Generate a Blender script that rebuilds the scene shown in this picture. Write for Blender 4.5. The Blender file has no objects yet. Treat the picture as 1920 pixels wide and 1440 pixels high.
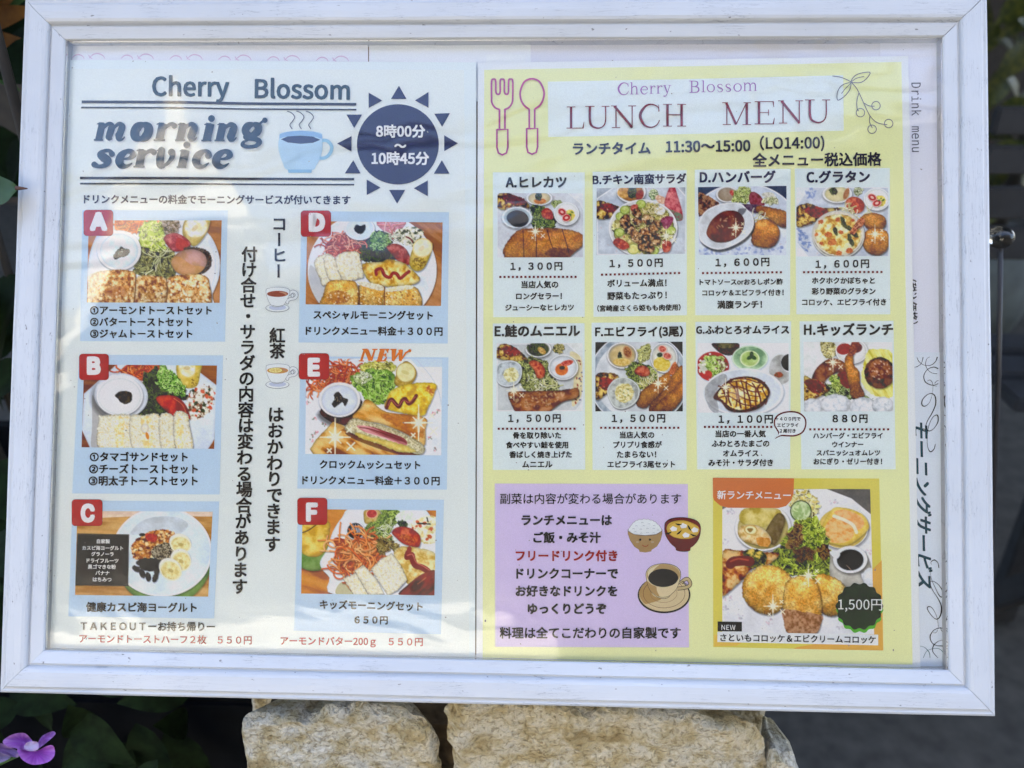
import bpy, bmesh, math, random, os
import numpy as np
from mathutils import Matrix, Vector

# ------------------------------------------------------------------ camera, sky, sun, exposure
SC = bpy.context.scene
COL = SC.collection
TILT = math.radians(30)            # the board leans back by this much
BO = Vector((0, 0, 0.92))          # centre of the board in the world
BX = Vector((1, 0, 0)); BV = Vector((0, math.sin(TILT), math.cos(TILT))); BN = BX.cross(BV)
BM = Matrix(((BX.x, BV.x, BN.x, BO.x), (BX.y, BV.y, BN.y, BO.y), (BX.z, BV.z, BN.z, BO.z), (0, 0, 0, 1)))
FP = 1500.0                        # focal length in photo pixels (photo 1920 wide)
IW, IH = 0.425, 0.297              # opening of the frame in metres
LIP = 0.0055                       # height of the inner lip over the print


def solve_camera():
    src = [(-IW/2, IH/2), (IW/2, IH/2), (-IW/2, -IH/2), (IW/2, -IH/2)]
    dst = [(122, 75), (1769, 68.5), (82, 1220), (1780, 1257)]
    A = []
    for (x, y), (p, q) in zip(src, dst):
        p = (p-960)/FP; q = (q-720)/FP
        A += [[x, y, 1, 0, 0, 0, -p*x, -p*y, -p], [0, 0, 0, x, y, 1, -q*x, -q*y, -q]]
    H = np.linalg.svd(np.array(A))[2][-1].reshape(3, 3)
    H /= (np.linalg.norm(H[:, 0])+np.linalg.norm(H[:, 1]))/2
    if H[2, 2] < 0: H = -H
    R = np.stack([H[:, 0], H[:, 1], np.cross(H[:, 0], H[:, 1])], 1)
    U, _, Vt = np.linalg.svd(R); R = U @ Vt
    pos = -R.T @ H[:, 2]; pos[2] += LIP
    return R, pos


RC, CP = solve_camera()            # board -> camera rotation, camera position on the board's axes
cam_m = Matrix((RC.T @ np.diag([1, -1, -1])).tolist()).to_4x4()
cam_m.translation = Vector(CP.tolist())
cd = bpy.data.cameras.new('camera'); cam = bpy.data.objects.new('camera', cd); COL.objects.link(cam)
cam.matrix_world = BM @ cam_m
cd.sensor_width = 36; cd.lens = FP/1920*36; cd.clip_start = 0.01; cd.clip_end = 300
cd.dof.use_dof = True; cd.dof.focus_distance = 0.385; cd.dof.aperture_fstop = 9.0
SC.camera = cam

SUN_EL, SUN_AZ = math.radians(52), math.radians(20)      # sun stands behind the board, a little to the right
sund = Vector((math.sin(SUN_AZ)*math.cos(SUN_EL), math.cos(SUN_AZ)*math.cos(SUN_EL), math.sin(SUN_EL)))
world = bpy.data.worlds.new('World'); SC.world = world; world.use_nodes = True
nt = world.node_tree; bg = nt.nodes['Background']
sky = nt.nodes.new('ShaderNodeTexSky'); sky.sky_type = 'NISHITA'; sky.sun_disc = False
sky.sun_elevation = SUN_EL; sky.sun_rotation = SUN_AZ; sky.air_density = 1.0; sky.dust_density = 4.0; sky.ozone_density = 1.0
nt.links.new(sky.outputs[0], bg.inputs[0]); bg.inputs[1].default_value = 0.14
sl = bpy.data.lights.new('sun', 'SUN'); sl.energy = 2.6; sl.angle = math.radians(0.5); sl.color = (1, 0.95, 0.87)
so = bpy.data.objects.new('sun', sl); COL.objects.link(so)
so.rotation_euler = sund.to_track_quat('Z', 'Y').to_euler(); so.location = (0, 4, 8)
SC.view_settings.view_transform = 'Standard'; SC.view_settings.look = 'None'
SC.view_settings.exposure = 3.0; SC.view_settings.gamma = 1
SC.cycles.use_denoising = True
SC.cycles.max_bounces = 8; SC.cycles.transparent_max_bounces = 16


# ------------------------------------------------------------------ measuring helpers
def rays(px, py):
    """directions, on the board's axes, of the photo's pixels"""
    px = np.asarray(px, float); py = np.asarray(py, float)
    d = np.stack([(px-960)/FP, (py-720)/FP, np.ones_like(px)], -1)
    return d @ RC


def hit(px, py, w=0.0):
    """point of the board plane at height w measured at photo pixel (px, py)"""
    d = rays(px, py)
    k = (w-CP[2])/d[..., 2]
    return np.stack([CP[0]+d[..., 0]*k, CP[1]+d[..., 1]*k, np.full(np.shape(k), w)], -1)


def far(px, py, dist):
    """world point at a straight distance in front of the camera at a photo pixel"""
    d = rays(px, py); d = d/np.linalg.norm(d)
    return BM @ Vector((CP+d*dist).tolist())


def on_ground(px, py, z=0.0):
    a = BM @ Vector(CP.tolist()); b = far(px, py, 1.0)
    t = (z-a.z)/(b.z-a.z)
    return a+(b-a)*t


def mirrored(px, py, yplane):
    """point of the plane y = yplane that the pane mirrors at a photo pixel"""
    p = hit(px, py, 0.002); d = rays(px, py); d = d/np.linalg.norm(d); r = d*np.array([1, 1, -1])
    a = BM @ Vector(p.tolist()); b = BM.to_3x3() @ Vector(r.tolist())
    t = (yplane-a.y)/b.y
    return a+b*t


def lin(c):
    c = np.asarray(c, float)/255.0
    return np.where(c <= 0.04045, c/12.92, ((c+0.055)/1.055)**2.4)


def ink(c):
    """printed colour as albedo"""
    return np.clip(lin(c)*1.18-0.040, 0.004, 0.92)


# ------------------------------------------------------------------ object helpers
def tag(o, label=None, cat=None, group=None, kind=None):
    if label: o['label'] = label
    if cat: o['category'] = cat
    if group: o['group'] = group
    if kind: o['kind'] = kind
    return o


def empty(name, loc, label, cat, group=None, board=False):
    o = bpy.data.objects.new(name, None); COL.objects.link(o)
    o.empty_display_size = 0.02
    if board:
        m = BM.copy(); m.translation = BM @ Vector(loc); o.matrix_world = m
        o['org'] = list(loc)
    else:
        o.location = loc
    return tag(o, label, cat, group)


def org_of(parent):
    p = parent
    while p is not None:
        if 'org' in p.keys(): return np.array(list(p['org']))
        p = p.parent
    return np.zeros(3)


def mesh_obj(name, verts, faces, mat, parent=None, cols=None, smooth=False, label=None, board=False):
    """link one mesh object; board=True means verts are on the board's axes"""
    me = bpy.data.meshes.new(name)
    verts = np.asarray(verts, float).reshape(-1, 3)
    if board: verts = verts-org_of(parent)
    me.from_pydata(verts.tolist(), [], faces if isinstance(faces, list) else faces.tolist())
    if cols is not None:
        a = me.color_attributes.new('ink', 'FLOAT_COLOR', 'POINT')
        c = np.ones((len(verts), 4)); c[:, :3] = cols
        a.data.foreach_set('color', c.ravel())
    me.materials.append(mat)
    if smooth: me.polygons.foreach_set('use_smooth', [True]*len(me.polygons))
    me.update()
    o = bpy.data.objects.new(name, me); COL.objects.link(o)
    if parent is not None: o.parent = parent
    if label: o['label'] = label
    return o


# ------------------------------------------------------------------ materials
def new_mat(name):
    m = bpy.data.materials.new(name); m.use_nodes = True
    n = m.node_tree.nodes; return m, n, m.node_tree.links, n['Principled BSDF']


def ramp(n, stops):
    r = n.new('ShaderNodeValToRGB'); e = r.color_ramp.elements
    while len(e) < len(stops): e.new(0.5)
    for x, (p, c) in zip(e, stops): x.position = p; x.color = (*c, 1)
    return r


def simple(name, col, rough=0.5, noise=0.15, scale=40, bump=0.0, metal=0, spec=0.5):
    m, n, l, b = new_mat(name)
    tc = n.new('ShaderNodeTexCoord'); t = n.new('ShaderNodeTexNoise'); t.inputs['Scale'].default_value = scale
    t.inputs['Detail'].default_value = 6
    l.new(tc.outputs['Object'], t.inputs['Vector'])
    c = np.array(col); r = ramp(n, [(0.3, tuple(c*(1-noise))), (0.7, tuple(np.minimum(c*(1+noise), 1)))])
    l.new(t.outputs['Fac'], r.inputs[0]); l.new(r.outputs[0], b.inputs['Base Color'])
    b.inputs['Roughness'].default_value = rough; b.inputs['Metallic'].default_value = metal
    b.inputs['Specular IOR Level'].default_value = spec
    if bump:
        bp = n.new('ShaderNodeBump'); bp.inputs['Strength'].default_value = bump; bp.inputs['Distance'].default_value = 0.002
        l.new(t.outputs['Fac'], bp.inputs['Height']); l.new(bp.outputs[0], b.inputs['Normal'])
    return m


def print_mat():
    """laminated print: the printed colour with a little paper grain under a satin film"""
    m, n, l, b = new_mat('laminated_print')
    a = n.new('ShaderNodeAttribute'); a.attribute_name = 'ink'
    tc = n.new('ShaderNodeTexCoord'); t = n.new('ShaderNodeTexNoise'); t.inputs['Scale'].default_value = 1500
    t.inputs['Detail'].default_value = 3
    l.new(tc.outputs['Object'], t.inputs['Vector'])
    r = ramp(n, [(0.3, (0.95, 0.95, 0.95)), (0.7, (1.03, 1.03, 1.03))])
    mx = n.new('ShaderNodeMix'); mx.data_type = 'RGBA'; mx.blend_type = 'MULTIPLY'; mx.inputs[0].default_value = 1
    l.new(t.outputs['Fac'], r.inputs[0]); l.new(a.outputs['Color'], mx.inputs[6]); l.new(r.outputs[0], mx.inputs[7])
    l.new(mx.outputs[2], b.inputs['Base Color'])
    b.inputs['Roughness'].default_value = 0.22
    t2 = n.new('ShaderNodeTexNoise'); t2.inputs['Scale'].default_value = 22; t2.inputs['Detail'].default_value = 3
    t2.inputs['Distortion'].default_value = 1.2
    bp = n.new('ShaderNodeBump'); bp.inputs['Strength'].default_value = 0.35; bp.inputs['Distance'].default_value = 0.002
    l.new(tc.outputs['Object'], t2.inputs['Vector'])
    l.new(t2.outputs['Fac'], bp.inputs['Height']); l.new(bp.outputs[0], b.inputs['Normal'])
    return m


def pane_mat():
    """thin clear acrylic: lets the prints through and mirrors by its Fresnel reflectance"""
    m, n, l, b = new_mat('clear_pane')
    n.remove(b); out = n['Material Output']
    tr = n.new('ShaderNodeBsdfTransparent'); gl = n.new('ShaderNodeBsdfGlossy'); gl.inputs['Roughness'].default_value = 0.015
    fr = n.new('ShaderNodeFresnel'); fr.inputs['IOR'].default_value = 1.4
    mx = n.new('ShaderNodeMixShader')
    tc = n.new('ShaderNodeTexCoord')
    mp = n.new('ShaderNodeMapping'); mp.inputs['Scale'].default_value = (1, 1.4, 1)
    t = n.new('ShaderNodeTexNoise'); t.inputs['Scale'].default_value = 9; t.inputs['Detail'].default_value = 2.5
    t.inputs['Distortion'].default_value = 0.8
    bp = n.new('ShaderNodeBump'); bp.inputs['Strength'].default_value = 0.3; bp.inputs['Distance'].default_value = 0.003
    l.new(tc.outputs['Object'], mp.inputs[0]); l.new(mp.outputs[0], t.inputs['Vector'])
    l.new(t.outputs['Fac'], bp.inputs['Height'])
    for x in (gl, fr): l.new(bp.outputs[0], x.inputs['Normal'])
    l.new(fr.outputs[0], mx.inputs[0]); l.new(tr.outputs[0], mx.inputs[1]); l.new(gl.outputs[0], mx.inputs[2])
    l.new(mx.outputs[0], out.inputs[0])
    return m


def wood_mat(name, along):
    """white painted wood, grain running along one axis, thin cracks and small dark dings"""
    m, n, l, b = new_mat(name)
    tc = n.new('ShaderNodeTexCoord')
    mp = n.new('ShaderNodeMapping'); mp.inputs['Scale'].default_value = (1, 20, 1) if along == 'x' else (20, 1, 1)
    g = n.new('ShaderNodeTexNoise'); g.inputs['Scale'].default_value = 55; g.inputs['Detail'].default_value = 5
    g.inputs['Distortion'].default_value = 0.5
    l.new(tc.outputs['Object'], mp.inputs[0]); l.new(mp.outputs[0], g.inputs['Vector'])
    # thin crack lines where the stretched noise crosses its middle
    cr = ramp(n, [(0.486, (1, 1, 1)), (0.5, (0.52, 0.53, 0.57)), (0.514, (1, 1, 1))])
    l.new(g.outputs['Fac'], cr.inputs[0])
    gate = n.new('ShaderNodeTexNoise'); gate.inputs['Scale'].default_value = 60; gate.inputs['Detail'].default_value = 2
    l.new(tc.outputs['Object'], gate.inputs['Vector'])
    gr = ramp(n, [(0.42, (0, 0, 0)), (0.6, (1, 1, 1))]); l.new(gate.outputs['Fac'], gr.inputs[0])
    m1 = n.new('ShaderNodeMix'); m1.data_type = 'RGBA'; m1.inputs[6].default_value = (1, 1, 1, 1)
    l.new(gr.outputs[0], m1.inputs[0]); l.new(cr.outputs[0], m1.inputs[7])
    # dings and dirt
    mp2 = n.new('ShaderNodeMapping'); mp2.inputs['Scale'].default_value = (1, 2.2, 1) if along == 'x' else (2.2, 1, 1)
    v = n.new('ShaderNodeTexNoise'); v.inputs['Scale'].default_value = 230; v.inputs['Detail'].default_value = 3
    l.new(tc.outputs['Object'], mp2.inputs[0]); l.new(mp2.outputs[0], v.inputs['Vector'])
    vr = ramp(n, [(0.715, (1, 1, 1)), (0.745, (0.34, 0.32, 0.32))]); l.new(v.outputs['Fac'], vr.inputs[0])
    m2 = n.new('ShaderNodeMix'); m2.data_type = 'RGBA'; m2.blend_type = 'MULTIPLY'; m2.inputs[0].default_value = 0.9
    l.new(m1.outputs[2], m2.inputs[6]); l.new(vr.outputs[0], m2.inputs[7])
    d = n.new('ShaderNodeTexNoise'); d.inputs['Scale'].default_value = 16; d.inputs['Detail'].default_value = 5
    l.new(tc.outputs['Object'], d.inputs['Vector'])
    dr = ramp(n, [(0.3, (0.475, 0.495, 0.52)), (0.7, (0.53, 0.55, 0.575))]); l.new(d.outputs['Fac'], dr.inputs[0])
    m3 = n.new('ShaderNodeMix'); m3.data_type = 'RGBA'; m3.blend_type = 'MULTIPLY'; m3.inputs[0].default_value = 1
    l.new(dr.outputs[0], m3.inputs[6]); l.new(m2.outputs[2], m3.inputs[7])
    l.new(m3.outputs[2], b.inputs['Base Color'])
    b.inputs['Roughness'].default_value = 0.42
    bp = n.new('ShaderNodeBump'); bp.inputs['Strength'].default_value = 0.2; bp.inputs['Distance'].default_value = 0.0005
    l.new(g.outputs['Fac'], bp.inputs['Height']); l.new(bp.outputs[0], b.inputs['Normal'])
    return m


M_PRINT = print_mat(); M_PANE = pane_mat()
M_WOODX = wood_mat('white_painted_wood_across', 'x'); M_WOODY = wood_mat('white_painted_wood_upright', 'y')


# ------------------------------------------------------------------ flat print: filled shapes, lines and lettering
def smooth_pts(pts, closed=True, k=6):
    p = np.asarray(pts, float); n = len(p); out = []
    rng = range(n) if closed else range(n-1)
    for i in rng:
        if closed: a, b, c, d = p[(i-1) % n], p[i], p[(i+1) % n], p[(i+2) % n]
        else: a, b, c, d = p[max(i-1, 0)], p[i], p[i+1], p[min(i+2, n-1)]
        for j in range(k):
            t = j/k
            out.append(0.5*((2*b)+(c-a)*t+(2*a-5*b+4*c-d)*t*t+(3*b-a-3*c+d)*t**3))
    if not closed: out.append(p[-1])
    return np.array(out)


def oval(cx, cy, rx, ry, n=32, rot=0, a0=0, a1=360):
    t = np.radians(np.linspace(a0, a1, n, endpoint=(a1-a0) < 359.9)); c, s = math.cos(math.radians(rot)), math.sin(math.radians(rot))
    x, y = rx*np.cos(t), ry*np.sin(t)
    return np.stack([cx+x*c-y*s, cy+x*s+y*c], 1)


def rrect(x0, y0, x1, y1, r, n=5):
    o = []
    for cx, cy, a in ((x1-r, y0+r, -90), (x1-r, y1-r, 0), (x0+r, y1-r, 90), (x0+r, y0+r, 180)):
        for k in range(n+1):
            t = math.radians(a+90*k/n); o.append((cx+r*math.cos(t), cy+r*math.sin(t)))
    return np.array(o)


STEP = 0.000012


class Art:
    """collects flat printed shapes in the photo's measure; zoom=(x0, y0, scale) for enlarged views"""
    def __init__(s, w, zoom=(0, 0, 1)):
        s.w = w; s.z = zoom; s.V = []; s.F = []; s.C = []; s.n = 0

    def m(s, p):
        p = np.asarray(p, float); return np.stack([s.z[0]+p[:, 0]/s.z[2], s.z[1]+p[:, 1]/s.z[2]], 1)

    def _add(s, p, faces, c, raw=False):
        base = sum(len(v) for v in s.V)
        p = s.m(p); s.n += 1
        s.V.append(hit(p[:, 0], p[:, 1], s.w+s.n*STEP)); s.F += [[base+i for i in f] for f in faces]
        s.C.append(np.tile(ink(c) if not raw else np.array(c), (len(p), 1)))

    def poly(s, pts, c, smooth=False):
        p = smooth_pts(pts) if smooth else np.asarray(pts, float)
        s._add(p, [list(range(len(p)))[::-1]], c); return s

    def line(s, pts, wd, c, closed=False, smooth=False, cap=False):
        p = smooth_pts(pts, closed) if smooth else np.asarray(pts, float)
        n = len(p)
        if closed: t = np.roll(p, -1, 0)-np.roll(p, 1, 0)
        else: t = np.gradient(p, axis=0)
        t /= np.maximum(np.linalg.norm(t, axis=1, keepdims=True), 1e-9)
        nr = np.stack([-t[:, 1], t[:, 0]], 1)
        wd = np.asarray(wd, float)
        if wd.ndim == 1: wd = np.interp(np.linspace(0, 1, n), np.linspace(0, 1, len(wd)), wd)[:, None]
        a, b = p+nr*wd/2, p-nr*wd/2
        q = np.concatenate([a, b]); m = n if closed else n-1
        s._add(q, [[i, (i+1) % n, n+(i+1) % n, n+i] for i in range(m)], c)
        if cap:
            w0 = float(np.ravel(wd)[0]); w1 = float(np.ravel(wd)[-1])
            s.poly(oval(*p[0], w0/2, w0/2, 12), c); s.poly(oval(*p[-1], w1/2, w1/2, 12), c)
        return s

    def build(s, name, parent, label=None):
        return mesh_obj(name, np.concatenate(s.V), s.F, M_PRINT, parent, np.concatenate(s.C), label=label, board=True)


# ---- lettering set with the CJK face that ships inside Blender
_fp = os.path.join(bpy.utils.system_resource('DATAFILES'), 'fonts')
def _font(fn):
    try: return bpy.data.fonts.load(os.path.join(_fp, fn))
    except Exception: return None
F_CJK = _font('Noto Sans CJK Regular.woff2'); F_MONO = _font('DejaVuSansMono.woff2'); F_INT = _font('Inter.woff2')
JOBS = {}; PENDING = []; EMK = [1.0]


def _need(body, font, off=0.0):
    if font is F_CJK and all(wide(c) for c in body): font = None       # the built-in face reaches these signs much faster
    key = (body, font.name if font else '', off)
    if key not in JOBS:
        cu = bpy.data.curves.new('lettering', 'FONT'); cu.body = body
        if font: cu.font = font
        cu.size = 1; cu.offset = off; cu.resolution_u = 3; cu.fill_mode = 'FRONT'
        o = bpy.data.objects.new('lettering', cu); COL.objects.link(o)
        JOBS[key] = o
    return key


def wide(ch): return ord(ch) > 0x2000 or ch == '①'


def _chars(body, font, off):
    out = []
    for ch in body:
        if ch in ' \u3000': out.append(ch); continue
        k = _need(ch, font, off); out.append(k)
        if not wide(ch): _need('H'+ch+'H', font, 0.0)
    return out


def text(body, x0, y0, x1, y1, c, parent, w, off=0.022, font='cjk', name='lettering', zoom=(0, 0, 1), h=None, shear=0, label=None):
    """line of lettering whose ink runs from (x0,y0) to (x1,y1) along its lowest edge, h = ink height"""
    f = {'cjk': F_CJK, 'mono': F_MONO, 'inter': F_INT}[font]
    PENDING.append(('h', (_chars(body, f, 0.0), f, off), (x0, y0, x1, y1, h, shear), c, parent, w, name, zoom, label))


def vtext(items, c, parent, w, off=0.022, name='lettering', zoom=(0, 0, 1), label=None):
    """upright column: items (char, cx, cy, em size); the long vowel mark is turned"""
    PENDING.append(('v', ([(_need(ch, F_CJK), ch, cx, cy, em) for ch, cx, cy, em in items], F_CJK, off), None, c, parent, w, name, zoom, label))


def flush_text():
    for f in (F_CJK, F_MONO, F_INT): _need('HH', f)
    for b in ('国', '国国'): _need(b, F_CJK)
    bpy.context.view_layer.update()
    dg = bpy.context.evaluated_depsgraph_get()
    data = {}
    for k, o in JOBS.items():
        me = o.evaluated_get(dg).to_mesh()
        v = np.empty(len(me.vertices)*3); me.vertices.foreach_get('co', v)
        data[k] = (v.reshape(-1, 3)[:, :2].copy(), [list(p.vertices) for p in me.polygons])
    cn = F_CJK.name if F_CJK else ''
    g1, g2 = data[('国', '', 0.0)][0], data[('国国', '', 0.0)][0]
    em = g2[:, 0].max()-g1[:, 0].max(); cen = (g1.max(0)+g1.min(0))/2          # true em of the face, centre of a full-width sign
    lat = 1.0
    if F_CJK:                                        # the same face loaded by name comes at another size
        cu = bpy.data.curves.new('lettering', 'FONT'); cu.body = '国'; cu.font = F_CJK; cu.size = 1; cu.resolution_u = 1
        o = bpy.data.objects.new('lettering', cu); COL.objects.link(o); bpy.context.view_layer.update()
        me = o.evaluated_get(bpy.context.evaluated_depsgraph_get()).to_mesh(); q = np.empty(len(me.vertices)*3); me.vertices.foreach_get('co', q)
        q = q.reshape(-1, 3); lat = (g1[:, 1].max()-g1[:, 1].min())/(q[:, 1].max()-q[:, 1].min())
        bpy.data.objects.remove(o); bpy.data.curves.remove(cu)
    ext = lambda v: v[:, 0].max()-v[:, 0].min()
    for kind, (items, font, off), a, c, parent, w, name, zoom, label in PENDING:
        Ps, F, base, x = [], [], 0, 0.0
        fn = font.name if font else ''
        if kind == 'h':
            for k in items:
                if k in (' ', '\u3000'): x += em*(1.0 if k != ' ' else 0.28 if fn == cn else 0.62); continue
                v, ff = data[k]
                r = lat if (fn == cn and not wide(k[0])) else 1.0
                Ps.append(v*r+np.array([x, 0])); F += [[i+base for i in g] for g in ff]; base += len(v)
                x += em if wide(k[0]) else r*(ext(data[('H'+k[0]+'H', fn, 0.0)][0])-ext(data[('HH', fn, 0.0)][0]))
            v = np.concatenate(Ps)
            x0, y0, x1, y1, h, shear = a; bo = off*em*1.95
            d = np.array([x1-x0, y1-y0], float); L = np.linalg.norm(d); d /= L; n = np.array([d[1], -d[0]])
            mn, mx = v[:, 0].min()-bo, v[:, 0].max()+bo; sc = L/(mx-mn); bo *= sc
            lo = v[:, 1].min(); ht = v[:, 1].max()-lo; sy = sc if h is None else h/ht
            P = np.array([x0, y0])+((v[:, :1]-mn)*sc+shear*(v[:, 1:2]-lo)*sc)*d+(v[:, 1:2]-lo)*sy*n
        else:
            for k, ch, cx, cy, e in items:
                v, ff = data[k]; q = (v-cen)/em; bo = off*e*1.3
                if ch == 'ー': q = np.stack([q[:, 1], -q[:, 0]], 1)
                Ps.append(np.stack([cx+q[:, 0]*e, cy-q[:, 1]*e], 1)); F += [[i+base for i in g] for g in ff]; base += len(v)
            P = np.concatenate(Ps)
        P = np.stack([zoom[0]+P[:, 0]/zoom[2], zoom[1]+P[:, 1]/zoom[2]], 1)
        # heavier strokes: the same outlines laid a hair over one another
        sh = [(0, 0)]
        if bo > 0.05: sh += [(bo*p, bo*q) for p, q in ((-.8, -.8), (.8, -.8), (-.8, .8), (.8, .8))]
        if bo > 1.2*zoom[2]: sh += [(bo, 0), (-bo, 0), (0, bo), (0, -bo)]
        Vs, fs = [], []
        for i, (dx, dy) in enumerate(sh):
            q = hit(P[:, 0]+dx/zoom[2], P[:, 1]+dy/zoom[2], w+i*0.000006); Vs.append(q); fs += [[j+i*len(P) for j in g] for g in F]
        V = np.concatenate(Vs)
        mesh_obj(name, V, fs, M_PRINT, parent, np.tile(ink(c), (len(V), 1)), label=label, board=True)
    for o in JOBS.values():
        cu = o.data; bpy.data.objects.remove(o); bpy.data.curves.remove(cu)
    JOBS.clear(); PENDING.clear()


# ------------------------------------------------------------------ printed food photographs: colour painted onto a fine grid of vertices
_T = np.random.RandomState(7).rand(256, 256)


def vn(X, Y, cell, seed=0):
    x = X/cell+seed*17.3; y = Y/cell+seed*9.1
    xi = np.floor(x).astype(int); yi = np.floor(y).astype(int); fx = x-xi; fy = y-yi
    fx = fx*fx*(3-2*fx); fy = fy*fy*(3-2*fy)
    g = lambda a, b: _T[(a+seed*31) % 256, (b+seed*57) % 256]
    return (g(xi, yi)*(1-fx)+g(xi+1, yi)*fx)*(1-fy)+(g(xi, yi+1)*(1-fx)+g(xi+1, yi+1)*fx)*fy


def fbm(X, Y, cell, seed=0, o=4):
    s = 0; a = 1; t = 0
    for i in range(o):
        s = s+a*vn(X, Y, cell/2**i, seed+i*3); t += a; a *= 0.55
    return s/t


def E(cx, cy, rx, ry, rot=0):
    c, s = math.cos(math.radians(rot)), math.sin(math.radians(rot))
    def f(X, Y):
        x = (X-cx)*c+(Y-cy)*s; y = -(X-cx)*s+(Y-cy)*c
        return (1-np.sqrt((x/rx)**2+(y/ry)**2))*min(rx, ry)
    f.bb = (cx-max(rx, ry), cy-max(rx, ry), cx+max(rx, ry), cy+max(rx, ry)); return f


def segdist(X, Y, p, closed):
    d = np.full(X.shape, 1e9); n = len(p)
    for i in range(n if closed else n-1):
        a, b = p[i], p[(i+1) % n]; ab = b-a; L = max(ab@ab, 1e-9)
        t = np.clip(((X-a[0])*ab[0]+(Y-a[1])*ab[1])/L, 0, 1)
        d = np.minimum(d, (X-a[0]-t*ab[0])**2+(Y-a[1]-t*ab[1])**2)
    return np.sqrt(d)


def G(pts, sm=True):
    p = smooth_pts(pts, True, 4) if sm else np.asarray(pts, float)
    def f(X, Y):
        ins = np.zeros(X.shape, bool); n = len(p)
        for i in range(n):
            (x0, y0), (x1, y1) = p[i], p[(i+1) % n]
            if y0 == y1: continue
            k = ((y0 > Y) != (y1 > Y)) & (X < (x1-x0)*(Y-y0)/(y1-y0)+x0)
            ins ^= k
        d = segdist(X, Y, p, True)
        return np.where(ins, d, -d)
    f.bb = (p[:, 0].min(), p[:, 1].min(), p[:, 0].max(), p[:, 1].max()); return f


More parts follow.
